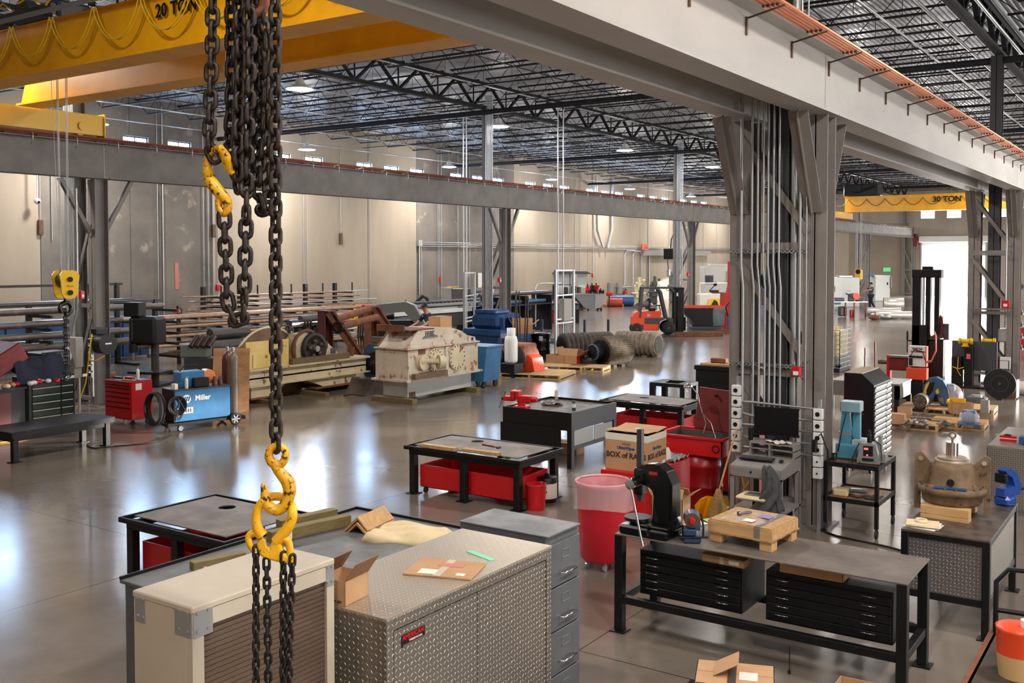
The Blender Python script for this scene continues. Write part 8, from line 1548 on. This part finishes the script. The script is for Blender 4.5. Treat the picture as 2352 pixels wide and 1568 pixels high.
t = IT('machining_centre','large pale grey enclosed machine by the wall behind the red column','machine',1652,700); Q(t,'enclosure',mat('cnc grey',S(196,192,186),.5),('b',-36,52,0,50,0,88,1),('b',-20,30,5,40,88,94,1)); Q(t,'window_frame',dkgrey_m,('b',-33,-14,-1,0,48,68)); Q(t,'door_glass',screen_m,('b',-31,-16,-1.5,-1,50,64)); Q(t,'control_panel',grey_lt,('b',16,30,-4,0,45,78,1)); Q(t,'screen',mat('blue grey screen',S(110,128,140),.3),('b',19,27,-4.5,-4,52,64))
t = IT('grinding_machine','white surface machine with black lamp behind the black hopper','machine',1640,728); Q(t,'body',mat('machine off white',S(206,200,188),.5),('b',-34,34,0,30,0,54,2)); Q(t,'frame',white_m,('t',[(-32,5,54),(-32,5,78),(30,5,78),(30,5,54)],1.5,6)); Q(t,'tool',black_m,('b',-8,12,4,14,56,62,1),('r',(-10,8,60),(6,8,76),2,2),('s',(4,8,76),5,10,8)); Q(t,'clutter',red_dk,('b',-2,18,2,16,54,57,1)); Q(t,'caution_panel',yellow_dk,('p',[(-18,18),(14,16),(16,42),(-12,42)],-3,-2)); Q(t,'dark_item',black_m,('p',[(-10,8),(16,8),(6,36),(0,40),(-6,30)],-6,-3))
# right far: bench with saw, white machines, shiny cylinders
t = IT('work_bench','far steel bench with orange disc saw and red containers beneath','bench',1940,728); Q(t,'tabletop',galv,('b',-30,52,-4,24,34,36)); Q(t,'leg',red_dk,*[('b',x_,x_+2.5,-3,0,0,34) for x_ in (-28,0,20,46)]); Q(t,'items',dkgrey_m,('b',-20,0,2,12,36,44,1),('b',10,24,2,12,36,54,2),('b',28,44,4,14,36,44,1)); Q(t,'disc',orange_m,('c',(26,-2,48),(26,2,48),8,8,22)); Q(t,'handle',black_m,('r',(2,0,54),(18,0,48),3,3,(0,1,0))); Q(t,'hoop',galv,('o',(10,4,46),14,.8,'Y',26,5,0,PI)); Q(t,'red_case',red_m,('b',-28,-20,0,8,36,41,1)); Q(t,'lower_bin',pipe_m,('b',-10,6,2,20,2,24,2)); Q(t,'red_can',red_m,('b',14,24,2,10,0,16,1),('c',(-30,4,0),(-30,4,18),5,5,12))
t = IT('machining_centre','white enclosed machine with blue corner behind the far bench','machine',1940,705); Q(t,'enclosure',white_m,('b',-30,34,0,60,0,68,1)); Q(t,'blue_panel',blue_m,('p',[(-26,6),(-10,6),(-4,22),(-26,22)],-1,0)); Q(t,'top_part',galv,('b',-12,20,5,30,68,73,1)); Q(t,'handle',black_m,('b',-25,-23,-2,0,35,48))
t = IT('white_cabinet','tall bright white machine cabinet right of the far worker','cabinet',2026,692); Q(t,'cabinet_body',white_m,('b',-18,18,0,30,0,60,1)); Q(t,'door',white_m,('b',-16,5,-1,0,2,58)); Q(t,'top_box',blue_m,('b',-30,-18,2,20,58,64,1)); Q(t,'side_panel',grey_lt,('b',18,22,-2,14,30,56,1)); Q(t,'knob',black_m,('b',11,13,-2,0,38,44))
for px,py,r_,L_,lab in ((2052,712,.42,1.3,'large open ended shiny steel cylinder in the far sunlight'),(2030,724,.24,2.0,'shiny steel tube lying below the large cylinder'),(2056,732,.22,2.2,'smaller steel tube lying nearest in the far sunlight')):
    q = at(px,py); c = thing('steel_tube',lab,'tube',(q.x,q.y,r_+.02),A*.6); P(c,'shell',mat('bright steel',S(200,196,190),.35,.4) if 'bright steel' not in MATS else MATS['bright steel'],('l',[(r_,-L_/2),(r_,L_/2),(r_*.9,L_/2),(r_*.9,-L_/2),(r_,-L_/2)],(0,0,0),'X',28)); P(c,'chock',wood_old,('b',-L_*.3,-L_*.2,-r_*.7,r_*.7,-r_-.02,-r_*.85),('b',L_*.2,L_*.3,-r_*.7,r_*.7,-r_-.02,-r_*.85))
for k in range(14):
    q = at(2000+random.uniform(0,90),728+random.uniform(-5,8)); g = G(); g.sph((0,0,.15),.22,8,6,1.6,1,.7); tag(g.obj('scrap_part', random.choice([pipe_m,galv,wood_old,rust_m,MATS['bright steel']]), loc=q),'loose machine part on the floor near the shiny cylinders','part','loose parts near the shiny cylinders')
t = thing('exit_sign','small green EXIT sign on the end wall','exit sign',aty(2037,619,YF-.1)); P(t,'panel',green_m,('b',-.34,.34,-.06,.08,-.2,.2,.02)); text('EXIT',.26,white_m,t,face_m((0,-.065,0),(0,-1,0)),bold=.006)
tag(G().bb(-.12,.12,-.02,0,-.8,.8).obj('wall_sign', mat('red striped sign',S(206,110,100),.6), loc=aty(2096,606,YF-.05)),'narrow red vertical sign on the end wall beside the roller door','sign')
t = IT('blue_press','dark blue machine seen between the twin column posts','machine',1762,700); Q(t,'body',blue_dk,('b',-12,12,0,16,0,70,2)); Q(t,'screen',screen_m,('b',-8,8,-1,0,44,62))
# sunlight coming in low through the openings at the far right
sn = bpy.data.lights.new('sun','SUN'); sn.energy = 9; sn.angle = .012; sn.color = (1,.95,.86); so = bpy.data.objects.new('sun', sn); COL.objects.link(so)
el, azx, azy = math.radians(6), .7, .714
dv = Vector((-azx*math.cos(el), -azy*math.cos(el), -math.sin(el))); so.rotation_euler = dv.to_track_quat('-Z','Y').to_euler(); so.location = (30,60,20)

for px,py,w_,h_,m,lab in ((742,737,44,72,mat('locker grey',S(120,122,124),.5),'grey steel locker behind the rods near the long wall'),(782,741,36,64,red_m,'tall red safety cabinet with white label near the long wall'),(818,746,32,46,yellow_dk,'yellow safety cabinet right of the tall red one')):
    t = IT('safety_cabinet' if m is not MATS['locker grey'] else 'locker',lab,'cabinet',px,py); Q(t,'body',m,('b',-w_/2,w_/2,0,16,0,h_,.6)); Q(t,'paper_label',paper,('b',-w_*.3,-w_*.05,-.4,0,h_*.75,h_*.95)); Q(t,'door_seam',black_m,('b',-.2,.2,-.3,0,2,h_-2))
    if m is yellow_dk: c = IT('green_can','green can on top of the yellow safety cabinet','can',810,746); Q(c,'can_body',green_dk if 0 else mat('bright green',S(40,150,80),.5),('b',-6,6,2,8,46.2,50,1))
t = thing('tube_rack','dark low rack of tubes behind the blue gearbox left of the middle column','rack',(-27.2,38.2,0)); P(t,'frame',black_m,*[('b',-.6,.6,y_,y_+.1,0,1.75) for y_ in (0,2.2,4.4)],('b',-.6,.6,0,4.5,1.3,1.36)); 
for k in range(9): tag(G().cyl((0,-1.2,0),(0,5.0,0),.09,n=12).obj('steel_tube', [pipe_dk,blue_dirty,galv][k%3], loc=(-27.65+.22*(k%4),38.2,(1.86,1.46)[k//5])),'dark tube on the low rack left of the middle column','tube','tubes on the low rack left of the middle column')
# ---- final placing of the machines and pallets in the right back area
TOPS = [o for o in bpy.data.objects if o.parent is None and o.get('label')]
def place(sub_, px=None, py=None, z=0.0, Y=None, sc_=None, dx=0.0):
    for o in TOPS:
        if sub_ in o['label']:
            if px is not None:
                q = at(px, py, z) if Y is None else aty(px, py, Y)
                o.location = (q.x+dx, q.y, o.location.z if Y is not None else z)
            if sc_ is not None: o.scale = sc_ if isinstance(sc_, tuple) else (sc_,)*3
            return o
    print('NOT FOUND', sub_)
Zp = .126
place('front left of the pallet group', 2092, 977, sc_=(.75,.95,1)); place('front right of the pallet group', 2203, 978, sc_=(.85,.95,1))
place('rear of the pallet group', 2135, 944, sc_=(.75,.95,1)); place('behind the yellow edged crate', 2232, 944, sc_=(.85,.95,1))
place('plain cardboard box on the front left pallet', 2062, 972, Zp, sc_=.7); place('open cardboard box of fittings', 2078, 957, Zp, sc_=.7)
place('wide grey bearing ring', 2113, 974, Zp, sc_=.85); place('dark bearing ring behind', 2122, 960, Zp, sc_=.85); place('machined shaft lying', 2092, 963, Zp, sc_=.8)
for k, o in enumerate([o for o in TOPS if 'small machined fitting' in o['label']]): q = at(2074+6*k, 976-3*(k%3), Zp); o.location = (q.x, q.y, Zp); o.scale = (.8,)*3
place('flat rusty hub disc', 2168, 974, Zp, sc_=.8); place('wrapped in clear film on the front right', 2226, 973, Zp, sc_=.75)
place('octagonal carton', 2206, 956, 0, sc_=.62); place('round finned grey motor', 2113, 938, Zp, sc_=.62); place('blue curved belt guard', 2143, 932, Zp, sc_=.72)
place('blue grey housing', 2182, 932, Zp, sc_=.68); place('low glossy cover', 2243, 934, 0, sc_=.62); place('louvred box', 2262, 948, Zp, sc_=.7)
place('tall black twin-post', 2114, 800, Y=26.6, sc_=(.5,.7,1)); place('white and orange control box', 2112, 800, Y=26.2, sc_=(.5,.5,.88)); place('red H-frame press', 2036, 860, Y=26.7, sc_=(.5,.7,.95))
place('large black disc wheel', 2296, 918, sc_=.62); place('brown stained wooden crate', 2308, 916, sc_=.62)
place('black pedestal bench carrying', 2207, 890, sc_=(.72,.8,.95)); place('left yellow bench grinder', 2215, 890, sc_=.74); place('right yellow bench grinder', 2268, 890, sc_=.74); place('dark post bracket', 2268, 890, sc_=(.7,.7,.95))
for s_ in ('left yellow bench grinder', 'right yellow bench grinder'):
    for o in TOPS:
        if s_ in o['label']: o.location.z = 1.14
place('cart wrapped in white plastic', 2298, 884, sc_=.78); place('low white wrapped bundle', 2348, 905, sc_=.7); place('red hose cart', 2350, 802, sc_=.9)
for o in TOPS:
    if 'right shelving' in o['label'] or o['label'].startswith('grey shelving with rows') or 'shelving at the right edge' in o['label']: o.location.x -= .62
